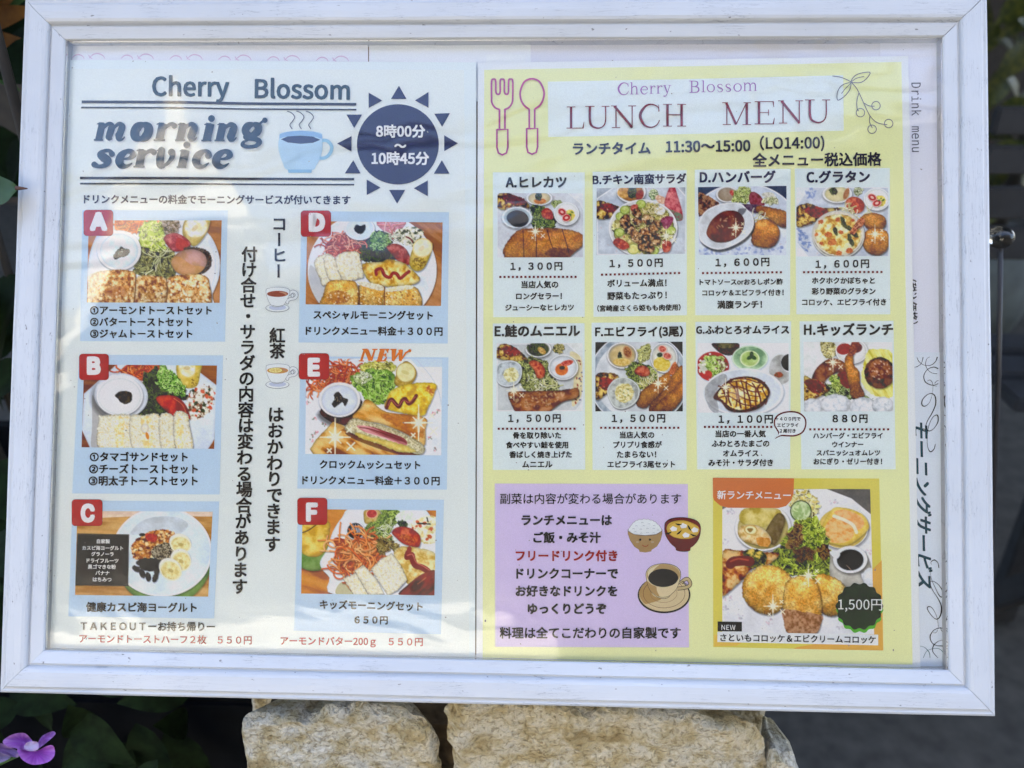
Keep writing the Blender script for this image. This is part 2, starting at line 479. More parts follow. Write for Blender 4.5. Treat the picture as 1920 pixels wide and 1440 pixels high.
class Photo:
    def __init__(s, zoom, tl, tr, br, bl, seed=1, res=0.85):
        s.zoom = zoom; q = [np.array(v, float) for v in (tl, tr, br, bl)]; s.rs = np.random.RandomState(seed)
        s.nx = int(np.linalg.norm(q[1]-q[0])/zoom[2]*res)+2; s.ny = int(np.linalg.norm(q[3]-q[0])/zoom[2]*res)+2
        u, v = np.meshgrid(np.linspace(0, 1, s.nx), np.linspace(0, 1, s.ny)); u = u[..., None]; v = v[..., None]
        P = (q[0]*(1-u)+q[1]*u)*(1-v)+(q[3]*(1-u)+q[2]*u)*v
        s.X, s.Y = P[..., 0], P[..., 1]; s.I = np.zeros(s.X.shape+(3,))+200.0; s.aa = zoom[2]/res*0.9
        s.sd = seed

    def _sub(s, bb, pad):
        m = (s.X > bb[0]-pad) & (s.X < bb[2]+pad) & (s.Y > bb[1]-pad) & (s.Y < bb[3]+pad)
        r = np.where(m.any(1))[0]; c = np.where(m.any(0))[0]
        if not len(r) or not len(c): return None
        return slice(r[0], r[-1]+1), slice(c[0], c[-1]+1)

    def shade(s, X, Y, cols, cell, st, con, o=4):
        s.sd += 1; cols = np.array(cols, float)
        if len(cols) == 1: return np.tile(cols[0], X.shape+(1,))
        a = math.radians(st[1]); x = (X*math.cos(a)+Y*math.sin(a))/st[0]; y = -X*math.sin(a)+Y*math.cos(a)
        v = np.clip((fbm(x, y, cell, s.sd % 50, o)-0.5)*con+0.5, 0, 0.9999)*(len(cols)-1)
        i = v.astype(int); f = (v-i)[..., None]
        return cols[i]*(1-f)+cols[np.minimum(i+1, len(cols)-1)]*f

    def fill(s, sh, cols, cell=30, con=2.6, st=(1, 0), warp=0, wc=18, edge=0, er=14, rim=None, rw=5, drop=0, dd=(6, 10), db=14, alpha=1, grad=0, ga=90, o=4, fine=0):
        """one thing in the picture: mottled colours, ragged outline, darker edge, light rim, soft shade below it"""
        if not isinstance(cols, list): cols = [cols]
        if drop:
            sub = s._sub(sh.bb, 60)
            if sub:
                X, Y = s.X[sub], s.Y[sub]; d = sh(X-dd[0], Y-dd[1]); a = np.clip(d/db+0.6, 0, 1)*drop
                s.I[sub] *= (1-a)[..., None]
        sub = s._sub(sh.bb, warp+s.aa*2)
        if not sub: return s
        X, Y = s.X[sub], s.Y[sub]; s.sd += 1
        XX, YY = X, Y
        if warp: XX = X+(fbm(X, Y, wc, s.sd % 40, 2)-0.5)*2*warp; YY = Y+(fbm(X, Y, wc, (s.sd+7) % 40, 2)-0.5)*2*warp
        d = sh(XX, YY); a = np.clip(d/s.aa+0.5, 0, 1)*alpha
        c = s.shade(X, Y, cols, cell, st, con, o)
        if fine: c = c*(1+(fbm(X, Y, 9, s.sd % 30, 2)-0.5)*2*fine)[..., None]
        if edge: c = c*(1-edge*np.exp(-np.maximum(d, 0)/er))[..., None]
        if grad:
            t = math.radians(ga); bb = sh.bb; g = ((X-(bb[0]+bb[2])/2)*math.cos(t)+(Y-(bb[1]+bb[3])/2)*math.sin(t))/max(bb[2]-bb[0], bb[3]-bb[1])*2
            c = c*(1-grad*g)[..., None]
        if rim is not None:
            k = np.exp(-((d-rw*0.8)/rw)**2)[..., None]; c = c*(1-k)+np.array(rim, float)*k
        s.I[sub] = s.I[sub]*(1-a[..., None])+np.clip(c, 0, 255)*a[..., None]
        return s

    def line(s, pts, wd, c, alpha=1, sm=True, closed=False):
        p = smooth_pts(pts, closed, 4) if sm else np.asarray(pts, float)
        bb = (p[:, 0].min(), p[:, 1].min(), p[:, 0].max(), p[:, 1].max()); sub = s._sub(bb, wd+s.aa*2)
        if not sub: return s
        d = segdist(s.X[sub], s.Y[sub], p, closed); w = max(wd, s.aa*0.9)
        a = np.clip((w/2-d)/s.aa+0.5, 0, 1)*alpha*min(1, wd/w)
        s.I[sub] = s.I[sub]*(1-a[..., None])+np.array(c, float)*a[..., None]
        return s

    def spots(s, sh, n):
        """n points inside a shape"""
        b = sh.bb; out = []
        while len(out) < n:
            x = s.rs.uniform(b[0], b[2], 64); y = s.rs.uniform(b[1], b[3], 64); k = sh(x, y) > 2
            if not k.any() and not out and s.rs.rand() < 0.02: break
            out += list(zip(x[k], y[k]))
        return out[:n]

    def flecks(s, sh, n, r, cols, asp=1.8, alpha=0.9):
        for x, y in s.spots(sh, n):
            q = s.rs.uniform(r[0], r[1]); s.fill(E(x, y, q*asp, q, s.rs.uniform(0, 180)), [cols[s.rs.randint(len(cols))]], alpha=alpha)
        return s

    def strands(s, sh, n, wd, L, cols, curl=1.2, shadow=0.35):
        """noodles, shredded cabbage: short curved strands"""
        for x, y in s.spots(sh, n):
            a = s.rs.uniform(0, 6.28); k = s.rs.uniform(-curl, curl); pts = []
            for j in range(6):
                pts.append((x, y)); x += math.cos(a)*L/5; y += math.sin(a)*L/5; a += k*0.5
            c = np.array(cols[s.rs.randint(len(cols))], float)*s.rs.uniform(0.88, 1.1)
            if shadow: s.line([(px+wd*0.3, py+wd*0.6) for px, py in pts], wd*1.3, c*0.42, shadow)
            s.line(pts, wd, np.clip(c, 0, 255)); s.line([(px-wd*0.15, py-wd*0.2) for px, py in pts], wd*0.35, np.clip(c*1.25+18, 0, 255), 0.5)
        return s

    def lettuce(s, sh, dark, mid, lite, n=24, R=26):
        """ruffled leaves: dark hollows, mid flesh, light curled edges"""
        s.fill(sh, [dark, mid, mid, lite], cell=R*0.9, con=3.2, warp=R*0.5, wc=R*0.8, edge=0.3, er=10)
        for x, y in s.spots(sh, n):
            r = s.rs.uniform(0.5, 1.1)*R; a = s.rs.uniform(0, 360)
            c = [np.array(v)*s.rs.uniform(0.85, 1.12) for v in (dark, mid, lite)]
            s.fill(E(x, y, r, r*0.6, a), [c[0], c[1], c[1], c[2]], cell=R*0.45, con=3.0, st=(2.6, a+20), warp=R*0.35, wc=R*0.45, rim=tuple(np.clip(c[2]*1.06, 0, 255)), rw=2.5, drop=0.35, dd=(3, 5), db=8)
        return s

    def crumb(s, sh, lo='brown', drop=0.5, warp=6, grad=0.25, k=1.0):
        """breaded and fried crust"""
        c = {'brown': [(92, 52, 22), (148, 86, 30), (184, 116, 44), (210, 146, 70)],
             'gold': [(150, 90, 36), (205, 140, 50), (228, 172, 78), (244, 208, 126)],
             'toast': [(140, 78, 30), (204, 140, 66), (232, 186, 116), (247, 222, 170)]}[lo]
        c = [tuple(np.array(v)*k) for v in c]
        if lo == 'toast': s.fill(sh, c, cell=30, con=2.6, warp=warp, wc=14, edge=0.35, er=12, drop=drop, grad=grad*0.6, o=5, fine=0.12)
        else: s.fill(sh, c[1:] if lo == 'brown' else c[1:], cell=70, con=1.9, warp=warp, wc=14, edge=0.45, er=16, drop=drop, grad=grad, o=5, fine=0.26)
        b = sh.bb; n = int((b[2]-b[0])*(b[3]-b[1])/700)
        return s.flecks(sh, min(n, 260), (1.5, 3.4), [c[3], tuple(np.minimum(np.array(c[3])*1.12, 255)), c[1], c[1]], alpha=0.4)

    def dish(s, cx, cy, rx, ry, wall, inside, rot=0, rimw=7, depth=0.82, drop=0.4, rim=(250, 252, 255)):
        """bowl seen from above and a little from the front"""
        s.fill(E(cx, cy, rx, ry, rot), wall, cell=60, con=1.5, edge=0.16, er=10, rim=rim, rw=rimw, drop=drop, dd=(5, 14), db=22)
        return s.fill(E(cx, cy+ry*0.03, rx*depth, ry*depth, rot), inside, cell=50, con=1.6, edge=0.14, er=12)

    def sparkle(s, x, y, r, small=True):
        c = (255, 246, 205)
        sub = s._sub((x-r, y-r, x+r, y+r), 4)
        if sub:
            d = np.hypot(s.X[sub]-x, s.Y[sub]-y); a = np.exp(-(d/(r*0.34))**2)[..., None]*0.85
            s.I[sub] = s.I[sub]*(1-a)+np.array(c)*a
        for k in range(8):
            L = r*(1.0 if k % 2 == 0 else 0.55)*(1.15 if k in (2, 6) else 0.9); t = k*math.pi/4
            p0 = np.array([x, y]); p1 = p0+L*np.array([math.cos(t), math.sin(t)]); pm = (p0+p1)/2
            s.line([p0, pm], r*0.13, c, 1, sm=False); s.line([pm, p1], r*0.07, c, 0.95, sm=False)
        if small:
            for dx, dy, q in ((0.95, 0.55, 0.32), (-0.35, 0.8, 0.16), (0.85, -0.45, 0.2)):
                for t in (0.78, 2.36):
                    s.line([(x+r*dx-q*r*math.cos(t), y+r*dy-q*r*math.sin(t)), (x+r*dx+q*r*math.cos(t), y+r*dy+q*r*math.sin(t))], r*0.085, c, 0.95, sm=False)
        return s

    def build(s, name, parent, w, mask=None, label=None):
        g = (fbm(s.X, s.Y, s.aa*2.2, 3, 2)-0.5)*12
        I = (s.I-150)*1.08+152+g[..., None]; I = np.clip(I*0.93+I.mean(-1, keepdims=True)*0.07, 0, 255)
        x = s.zoom[0]+s.X/s.zoom[2]; y = s.zoom[1]+s.Y/s.zoom[2]
        V = hit(x.ravel(), y.ravel(), w)
        i = np.arange(s.nx*s.ny).reshape(s.ny, s.nx)
        F = np.stack([i[:-1, :-1], i[1:, :-1], i[1:, 1:], i[:-1, 1:]], -1)
        if mask is not None:
            k = mask(s.X, s.Y) > 0; F = F[k[:-1, :-1] & k[1:, 1:]]
        F = F.reshape(-1, 4)
        return mesh_obj(name, V, F, M_PRINT, parent, ink(I.reshape(-1, 3)), label=label, board=True)


def garnish_cup(P, cx, cy, rx, ry):
    """small glass of yoghurt with strawberry slices and yellow fruit"""
    P.dish(cx, cy, rx, ry, [(205, 214, 214), (228, 234, 232)], [(236, 238, 232), (250, 250, 246)], rimw=5, depth=0.86)
    P.fill(E(cx+rx*0.25, cy+ry*0.15, rx*0.42, ry*0.5), [(214, 190, 70), (240, 222, 120)], cell=14, warp=5)
    for dx, dy, a in ((-0.35, -0.15, 30), (0.0, 0.35, -20)):
        P.fill(E(cx+rx*dx, cy+ry*dy, rx*0.36, ry*0.32, a), [(168, 32, 30), (206, 60, 50)], cell=12, rim=(240, 200, 190), rw=3, drop=0.25)
        P.fill(E(cx+rx*dx, cy+ry*dy, rx*0.14, ry*0.1, a), [(240, 190, 180)])
    P.flecks(E(cx+rx*0.3, cy, rx*0.25, ry*0.2), 4, (5, 9), [(46, 82, 40), (70, 110, 50)])


def omelette_bit(P, pts):
    """spanish omelette wedge with ketchup"""
    P.fill(G(pts), [(74, 40, 26), (140, 84, 40), (204, 164, 70), (232, 204, 110)], cell=30, con=3.2, warp=6, edge=0.45, drop=0.35)
    b = G(pts).bb
    P.fill(E((b[0]*0.5+b[2]*0.5), b[1]*0.6+b[3]*0.4, (b[2]-b[0])*0.3, (b[3]-b[1])*0.24, 14), [(92, 18, 16), (140, 34, 26), (168, 60, 40)], cell=18, con=3, warp=8)
    P.flecks(G(pts), 10, (2, 4), [(240, 225, 200), (60, 30, 24)])

WOODT = [(150, 92, 44), (184, 122, 68), (196, 136, 84)]
PLATE = [(206, 216, 228), (226, 234, 242), (236, 242, 248)]
PASTA = [(196, 84, 34), (224, 118, 58), (238, 156, 92), (206, 100, 50)]
GREEN = ((44, 62, 26), (104, 140, 52), (186, 206, 104))
DKGREEN = ((22, 32, 20), (46, 62, 36), (92, 108, 62))
BANANA = [(232, 216, 160), (246, 238, 204), (250, 246, 226)]
BREAD = [(208, 200, 170), (232, 226, 198), (246, 242, 220), (226, 214, 160)]


def photo_A():
    P = Photo((140, 380, 5.143), (135, 170), (1418, 170), (1398, 966), (118, 962), 11)
    P.fill(E(760, 560, 1400, 1400), WOODT, cell=80, st=(6, 5))
    P.fill(G([(560, 120), (300, 190), (200, 340), (140, 520), (130, 760), (250, 1050), (1250, 1050), (1330, 880), (1395, 700), (1395, 520), (1330, 350), (1240, 250), (1100, 130)]), PLATE, cell=120, con=1.4, edge=0.12, er=20, drop=0.35)
    for r in (0, 1, 2):
        P.line([(1285+r*14, 360), (1345+r*6, 520), (1350+r*4, 680), (1320+r*6, 800)], 4, (196, 204, 220), 0.7)
    P.fill(G([(420, 160), (430, 250), (560, 290), (700, 260), (820, 160)]), [(190, 90, 40), (230, 150, 90)], cell=20)
    P.strands(G([(415, 150), (430, 250), (560, 290), (700, 260), (840, 150)]), 70, 11, 110, PASTA)
    P.lettuce(G([(820, 160), (990, 160), (1010, 240), (960, 330), (860, 300)]), (74, 70, 44), (140, 120, 90), (206, 190, 180), 12, 24)
    P.lettuce(G([(640, 210), (760, 170), (850, 250), (870, 380), (900, 470), (760, 520), (640, 470), (620, 330)]), (120, 140, 40), (190, 210, 80), (236, 244, 160), 34, 34)
    P.lettuce(G([(640, 420), (800, 480), (960, 440), (980, 600), (950, 730), (760, 720), (600, 700), (570, 620)]), (46, 50, 28), (112, 110, 60), (180, 180, 110), 34, 38)
    P.strands(G([(700, 440), (880, 400), (860, 560), (760, 700), (720, 560)]), 16, 7, 120, [(226, 226, 180), (204, 210, 150)], 0.6)
    P.fill(G([(1040, 300), (1050, 200), (1100, 150), (1290, 150), (1300, 220), (1250, 330), (1160, 420), (1090, 380)]), [(196, 172, 90), (220, 200, 120)], cell=30, edge=0.3, drop=0.3)
    P.fill(E(1170, 235, 118, 108, -30), BANANA, cell=40, rim=(206, 184, 120), rw=5)
    P.fill(E(1160, 245, 40, 20, -50), [(206, 190, 140)], alpha=0.7)
    P.fill(G([(860, 330), (960, 290), (1060, 330), (1120, 400), (1060, 460), (960, 470), (890, 410)]), [(160, 54, 66), (196, 80, 90), (214, 120, 120)], cell=30, edge=0.25, drop=0.3)
    P.fill(G([(990, 340), (1100, 390), (1040, 460), (980, 430)]), [(176, 44, 50), (200, 70, 66)], cell=12)
    P.fill(G([(1050, 440), (1180, 430), (1290, 470), (1325, 560), (1290, 650), (1180, 700), (1100, 600)]), [(58, 44, 32), (96, 76, 56)], cell=10, warp=8, wc=8)
    P.fill(E(1105, 575, 172, 126, -8), [(196, 150, 110), (212, 162, 142), (216, 170, 160)], cell=70, edge=0.3, er=26, drop=0.4)
    P.fill(G([(925, 560), (1000, 520), (1130, 600), (1250, 620), (1200, 680), (1100, 705), (990, 670)]), [(206, 144, 66), (216, 160, 84)], cell=40, alpha=0.55)
    P.dish(428, 460, 212, 194, [(222, 232, 238), (240, 246, 250)], [(206, 224, 232), (222, 236, 244), (238, 246, 250)], rimw=8, depth=0.86)
    P.fill(G([(370, 525), (400, 470), (450, 425), (480, 445), (520, 445), (530, 480), (490, 520), (430, 530), (400, 550)]), [(18, 24, 16), (40, 46, 30)], cell=16, edge=0.2, warp=5)
    P.flecks(E(450, 480, 50, 30), 4, (3, 5), [(150, 170, 170)])
    P.crumb(G([(160, 700), (320, 650), (560, 660), (590, 760), (580, 900), (560, 1000), (100, 1000), (140, 820)], True), 'toast')
    P.fill(G([(150, 690), (330, 650), (300, 720), (200, 900), (130, 980), (130, 800)]), BREAD, cell=24, warp=8, alpha=0.7)
    P.crumb(G([(600, 720), (720, 700), (880, 730), (890, 860), (870, 1000), (590, 1000), (585, 850)]), 'toast', k=0.93)
    P.crumb(G([(890, 730), (1080, 690), (1250, 700), (1300, 780), (1290, 1000), (890, 1000), (900, 850)]), 'toast')
    P.fill(E(400, 860, 110, 60), [(150, 70, 30), (190, 110, 50)], cell=20, warp=14, alpha=0.55)
    P.flecks(G([(880, 750), (1290, 710), (1290, 980), (890, 980)], False), 90, (5, 12), [(244, 232, 200), (250, 242, 220), (232, 200, 140)], 1.3, 0.8)
    P.flecks(G([(200, 760), (560, 700), (870, 740), (860, 980), (180, 980)], False), 70, (4, 10), [(240, 220, 170), (250, 236, 200), (214, 160, 90)], 1.3, 0.7)
    P.line([(590, 720), (585, 850), (575, 980)], 10, (110, 62, 26), 0.8); P.line([(888, 740), (893, 860), (880, 980)], 10, (110, 62, 26), 0.8)
    return P


def photo_B():
    P = Photo((130, 650, 5.143), (142, 172), (1424, 182), (1396, 986), (118, 970), 12)
    P.fill(E(760, 560, 1400, 1400), [(120, 66, 30), (170, 104, 50)], cell=80, st=(6, 5))
    P.fill(G([(560, 150), (470, 160), (140, 455), (120, 800), (210, 1000), (1330, 1000), (1400, 890), (1430, 380), (1250, 240), (1150, 150)], False), [(196, 208, 222), (214, 224, 236), (224, 232, 242)], cell=160, con=1.3, edge=0.1)
    P.fill(G([(220, 470), (270, 560), (380, 640), (300, 700), (290, 970), (210, 960), (220, 760)]), [(150, 142, 130)], alpha=0.55)
    P.fill(G([(500, 265), (580, 165), (880, 165), (860, 260), (720, 330)]), [(160, 60, 20), (206, 96, 40)], cell=18)
    P.strands(G([(500, 265), (580, 155), (890, 155), (860, 270), (700, 330)]), 70, 12, 120, [(176, 62, 24), (214, 96, 44), (232, 130, 70)])
    P.lettuce(G([(720, 290), (840, 210), (900, 330), (1080, 420), (1150, 500), (1000, 560), (1000, 680), (640, 680), (690, 560), (700, 400)]), *DKGREEN, 60, 44)
    P.fill(G([(1030, 200), (1070, 150), (1270, 150), (1262, 260), (1230, 380), (1120, 400), (1050, 320)]), [(214, 184, 70), (236, 212, 110)], cell=30, edge=0.3)
    P.flecks(E(1200, 310, 60, 80), 26, (3, 5), [(140, 110, 50)])
    P.fill(E(1135, 205, 98, 82, 60), BANANA, cell=30, rim=(230, 206, 120), rw=5); P.fill(E(1135, 205, 30, 20), [(200, 180, 120)], alpha=0.7)
    P.lettuce(G([(860, 240), (980, 240), (1080, 330), (1120, 420), (1100, 490), (960, 430), (860, 380)]), (70, 110, 40), (120, 176, 66), (188, 224, 130), 36, 32)
    P.lettuce(G([(870, 190), (920, 170), (960, 260), (900, 300)]), (70, 110, 40), (120, 176, 66), (188, 224, 130), 8, 26)
    P.fill(G([(1180, 420), (1290, 370), (1380, 410), (1390, 540), (1330, 650), (1180, 720), (1120, 580)]), [(120, 74, 44), (214, 206, 180), (244, 240, 226)], cell=26, con=3.2, warp=16)
    P.flecks(G([(1180, 420), (1380, 400), (1380, 560), (1300, 650), (1160, 660)]), 46, (8, 18), [(246, 244, 234), (232, 228, 210), (214, 90, 60), (60, 70, 40)], 1.4)
    P.fill(G([(835, 500), (900, 470), (1030, 480), (1120, 560), (1160, 660), (1150, 700), (1000, 670), (900, 590)]), [(140, 26, 16), (186, 44, 26), (216, 74, 44)], cell=60, edge=0.2, drop=0.4)
    P.line([(1010, 500), (1090, 560), (1130, 650)], 9, (236, 130, 100), 0.7)
    P.fill(E(500, 470, 260, 215, 10), [(214, 222, 232), (236, 240, 246)], cell=100, edge=0.2, drop=0.35, dd=(-30, 40), db=40)
    P.dish(485, 475, 225, 190, [(226, 232, 240), (244, 248, 252)], [(228, 232, 232), (240, 244, 244)], rimw=9, depth=0.92)
    P.fill(G([(438, 470), (490, 430), (560, 430), (600, 450), (600, 520), (550, 555), (490, 535), (470, 500)]), [(26, 22, 14), (70, 60, 40), (92, 80, 58)], cell=30, edge=0.2, warp=4)
    c = [(214, 208, 176), (234, 228, 200), (246, 242, 222), (228, 210, 150)]
    for q in ([(285, 690), (330, 665), (580, 655), (600, 760), (620, 1000), (290, 1000)], [(585, 680), (720, 660), (860, 650), (880, 800), (890, 1000), (620, 1000)],
              [(870, 670), (1000, 660), (1010, 800), (1020, 1000), (890, 1000)], [(1010, 650), (1130, 640), (1160, 760), (1190, 1000), (1030, 1000)]):
        P.fill(G(q), c, cell=20, con=2.4, warp=8, wc=10, edge=0.3, er=10, drop=0.4, o=5)
        P.flecks(G(q), 40, (3, 8), [(250, 246, 226), (206, 190, 130), (240, 222, 160)], 1.5, 0.7)
    for q in ([(440, 700), (520, 700), (520, 960), (450, 960)], [(690, 700), (790, 690), (800, 960), (720, 960)], [(1030, 720), (1090, 720), (1100, 960), (1040, 960)]):
        P.fill(G(q), [(226, 196, 110), (244, 226, 160), (250, 246, 230)], cell=22, con=3, warp=12, alpha=0.75)
    P.fill(E(730, 785, 40, 45), [(250, 250, 244), (236, 226, 200)], edge=0.2); P.fill(E(752, 860, 16, 36, -15), [(206, 130, 50)])
    return P


def photo_C():
    P = Photo((120, 920, 5.143), (128, 195), (1433, 203), (1390, 1022), (106, 1005), 13)
    P.fill(E(760, 560, 1400, 1400), [(176, 122, 60), (204, 156, 88), (214, 170, 104)], cell=70, st=(6, 4))
    P.fill(G([(120, 180), (1450, 180), (1450, 250), (900, 240), (120, 270)], False), [(226, 206, 190), (240, 226, 214)], cell=40, alpha=0.8)
    P.fill(E(960, 640, 470, 470), [(92, 132, 60), (118, 156, 80)], cell=90, edge=0.25, drop=0.3)
    P.fill(E(945, 590, 482, 432), [(196, 214, 234), (214, 228, 242), (224, 234, 246)], cell=160, con=1.4, rim=(244, 248, 252), rw=9, edge=0.1, drop=0.3)
    P.fill(G([(640, 420), (740, 300), (900, 250), (1100, 260), (1200, 330), (1120, 420), (1000, 500), (820, 420)]), [(150, 156, 150), (196, 202, 202)], cell=90, alpha=0.5)
    P.fill(G([(650, 570), (700, 470), (850, 390), (1000, 380), (1080, 430), (1060, 520), (880, 560), (860, 640), (700, 670)]), [(120, 60, 20), (190, 116, 44), (226, 170, 92)], cell=24, con=3.2, warp=14)
    P.flecks(G([(650, 570), (700, 470), (850, 390), (1000, 380), (1080, 430), (1060, 520), (880, 560), (860, 640), (700, 670)]), 110, (6, 15), [(226, 190, 130), (240, 216, 160), (200, 120, 50), (150, 80, 30), (100, 50, 24)], 1.4)
    P.fill(E(840, 450, 60, 40, 20), [(170, 40, 30), (206, 76, 56)], cell=12, warp=8); P.fill(E(755, 425, 30, 16), [(40, 34, 34)])
    P.fill(G([(850, 560), (960, 500), (1080, 530), (1070, 630), (940, 690), (860, 640)]), [(70, 62, 48), (130, 118, 94), (180, 168, 140)], cell=10, con=3.4, warp=10)
    P.fill(G([(730, 660), (860, 650), (960, 680), (930, 730), (830, 780), (740, 720)]), [(20, 18, 20), (44, 40, 42)], cell=16, warp=10)
    for x, y, a in ((700, 755, 30), (755, 800, 70), (810, 830, 80), (880, 840, 110), (770, 740, 20), (895, 780, 100), (740, 700, 10)):
        P.fill(E(x, y, 46, 26, a), [(16, 16, 20), (52, 50, 56)], cell=14, warp=5, drop=0.25, dd=(4, 8), db=8)
    for x, y, rx, ry, a in ((1125, 520, 104, 82, 10), (1130, 680, 98, 96, 40), (1030, 770, 112, 92, 30)):
        P.fill(E(x-8, y-24, rx, ry, a), [(240, 238, 224)], edge=0.1, drop=0.25)
        P.fill(E(x, y, rx, ry, a), [(214, 196, 120), (232, 220, 156), (240, 230, 176)], cell=36, edge=0.1, rim=(244, 238, 206), rw=6)
        P.fill(E(x, y, 26, 16, a), [(176, 150, 80)], alpha=0.7)
        for k in range(5): P.line([(x, y), (x+50*math.cos(k*1.26), y+40*math.sin(k*1.26))], 4, (196, 172, 96), 0.6)
    P.fill(G([(128, 412), (628, 422), (620, 922), (106, 915)], False), [(52, 42, 36), (66, 54, 46)], cell=60)
    return P


def photo_D():
    P = Photo((550, 380, 5.143), (135, 178), (1440, 190), (1424, 996), (118, 980), 14)
    P.fill(E(760, 560, 1400, 1400), WOODT, cell=70, st=(6, 35))
    P.fill(E(760, 650, 622, 560), PLATE, cell=140, con=1.4, rim=(238, 244, 250), rw=6, drop=0.4)
    P.fill(G([(170, 600), (300, 780), (300, 960), (230, 960), (150, 760)]), [(150, 146, 140)], alpha=0.4)
    P.lettuce(G([(600, 330), (760, 280), (960, 280), (960, 400), (1120, 500), (960, 560), (840, 590), (700, 560), (560, 450)]), *DKGREEN, 46, 40)
    P.fill(G([(310, 480), (360, 350), (470, 300), (580, 340), (640, 430), (600, 500), (400, 520)]), [(140, 50, 30), (190, 90, 60)], cell=20)
    P.strands(G([(310, 480), (360, 350), (470, 305), (590, 340), (640, 430), (600, 500), (400, 530)]), 70, 11, 130, [(176, 70, 48), (206, 110, 84), (226, 150, 120)])
    P.fill(E(640, 250, 145, 112), [(206, 220, 234), (224, 234, 242)], cell=80, edge=0.14, rim=(240, 246, 250), rw=6, drop=0.4)
    P.fill(G([(585, 245), (610, 210), (650, 225), (690, 210), (695, 250), (670, 295), (630, 300), (595, 275)]), [(22, 28, 40), (50, 58, 72)], cell=14, warp=4)
    P.fill(G([(810, 215), (830, 170), (1070, 170), (1060, 240), (960, 295), (880, 280)]), [(196, 110, 120), (226, 160, 166)], cell=30, edge=0.2)
    P.strands(G([(880, 170), (980, 170), (970, 280), (900, 270)]), 12, 9, 120, [(232, 176, 168), (214, 130, 120)], 0.2)
    P.lettuce(G([(740, 330), (830, 280), (920, 320), (930, 400), (830, 460), (750, 430)]), (60, 92, 40), (104, 146, 66), (170, 200, 120), 26, 26)
    P.fill(G([(1000, 260), (1120, 230), (1240, 260), (1250, 350), (1160, 420), (1040, 390), (960, 330)]), [(70, 80, 50), (206, 204, 170), (240, 238, 220)], cell=24, con=3.4, warp=12)
    P.flecks(G([(1000, 260), (1240, 260), (1200, 380), (980, 330)]), 30, (7, 15), [(240, 238, 224), (60, 72, 46), (226, 220, 190)]); P.line([(1090, 330), (1130, 350), (1150, 380)], 14, (120, 40, 26))
    P.strands(G([(930, 290), (1010, 300), (1000, 380), (940, 360)]), 14, 6, 60, [(236, 240, 226), (206, 216, 190)])
    P.fill(G([(900, 420), (990, 395), (1080, 440), (1130, 540), (1110, 600), (1020, 570), (940, 490)]), [(130, 36, 34), (176, 70, 66), (204, 110, 100)], cell=40, edge=0.25, drop=0.4)
    P.fill(G([(1120, 600), (1140, 470), (1200, 380), (1330, 380), (1340, 440), (1300, 560), (1250, 640), (1180, 660)]), [(196, 166, 60), (226, 200, 96)], cell=26, edge=0.3, drop=0.35)
    P.flecks(E(1215, 580, 70, 60), 60, (3, 6), [(120, 92, 40), (150, 120, 50)])
    P.fill(E(1245, 435, 98, 92, -30), [(232, 222, 176), (244, 238, 208)], cell=40, rim=(230, 206, 130), rw=6); P.fill(E(1235, 440, 34, 20, -40), [(214, 200, 150)], alpha=0.6)
    for q in ([(200, 560), (330, 490), (390, 540), (450, 700), (420, 740), (290, 800), (250, 720)], [(290, 540), (380, 510), (470, 730), (350, 750)], [(410, 520), (610, 470), (650, 560), (680, 700), (640, 730), (480, 745)]):
        P.fill(G(q), BREAD, cell=22, con=2.4, warp=6, edge=0.28, er=10, drop=0.4, o=5); P.flecks(G(q), 40, (3, 7), [(250, 248, 232), (214, 206, 160), (236, 226, 180)], 1.4, 0.7)
    P.fill(G([(670, 590), (850, 570), (930, 545), (1080, 590), (1180, 680), (1220, 740), (1150, 790), (900, 810), (760, 780), (690, 700)]), [(196, 136, 40), (228, 184, 70), (240, 214, 120), (244, 228, 160)], cell=60, con=2.8, edge=0.35, warp=6, drop=0.4)
    P.flecks(E(950, 690, 220, 90), 50, (4, 11), [(250, 236, 180), (206, 160, 70), (244, 216, 110)], 1.6, 0.55)
    P.line([(800, 690), (800, 650), (850, 640), (880, 700), (930, 720), (960, 680), (1000, 690), (1030, 730), (1080, 690), (1115, 665)], 32, (150, 40, 28)); P.line([(806, 680), (830, 648), (866, 660), (896, 706), (940, 706), (985, 676), (1030, 715), (1090, 680)], 7, (206, 100, 80), 0.7)
    P.crumb(G([(330, 770), (420, 745), (590, 760), (630, 860), (640, 1020), (270, 1020), (290, 880)]), 'gold'); P.crumb(G([(640, 800), (740, 790), (880, 810), (870, 1020), (640, 1020)]), 'gold', k=0.92); P.crumb(G([(890, 840), (1050, 800), (1200, 830), (1220, 1020), (880, 1020)]), 'gold')
    P.fill(G([(620, 760), (720, 770), (860, 800), (850, 850), (660, 800)]), BREAD, cell=20, warp=5); P.fill(G([(890, 830), (1000, 805), (1150, 800), (1120, 835), (900, 860)]), BREAD, cell=20, warp=5)
    P.fill(E(440, 910, 120, 60), [(150, 80, 26), (190, 120, 50)], cell=20, warp=14, alpha=0.6)
    P.flecks(G([(300, 850), (1200, 850), (1200, 990), (300, 990)], False), 120, (4, 9), [(246, 226, 170), (140, 74, 28), (250, 240, 206)], 1.3, 0.75)
    P.line([(632, 800), (640, 990)], 11, (90, 50, 22), 0.8); P.line([(880, 820), (878, 990)], 11, (110, 62, 26), 0.8)
    return P


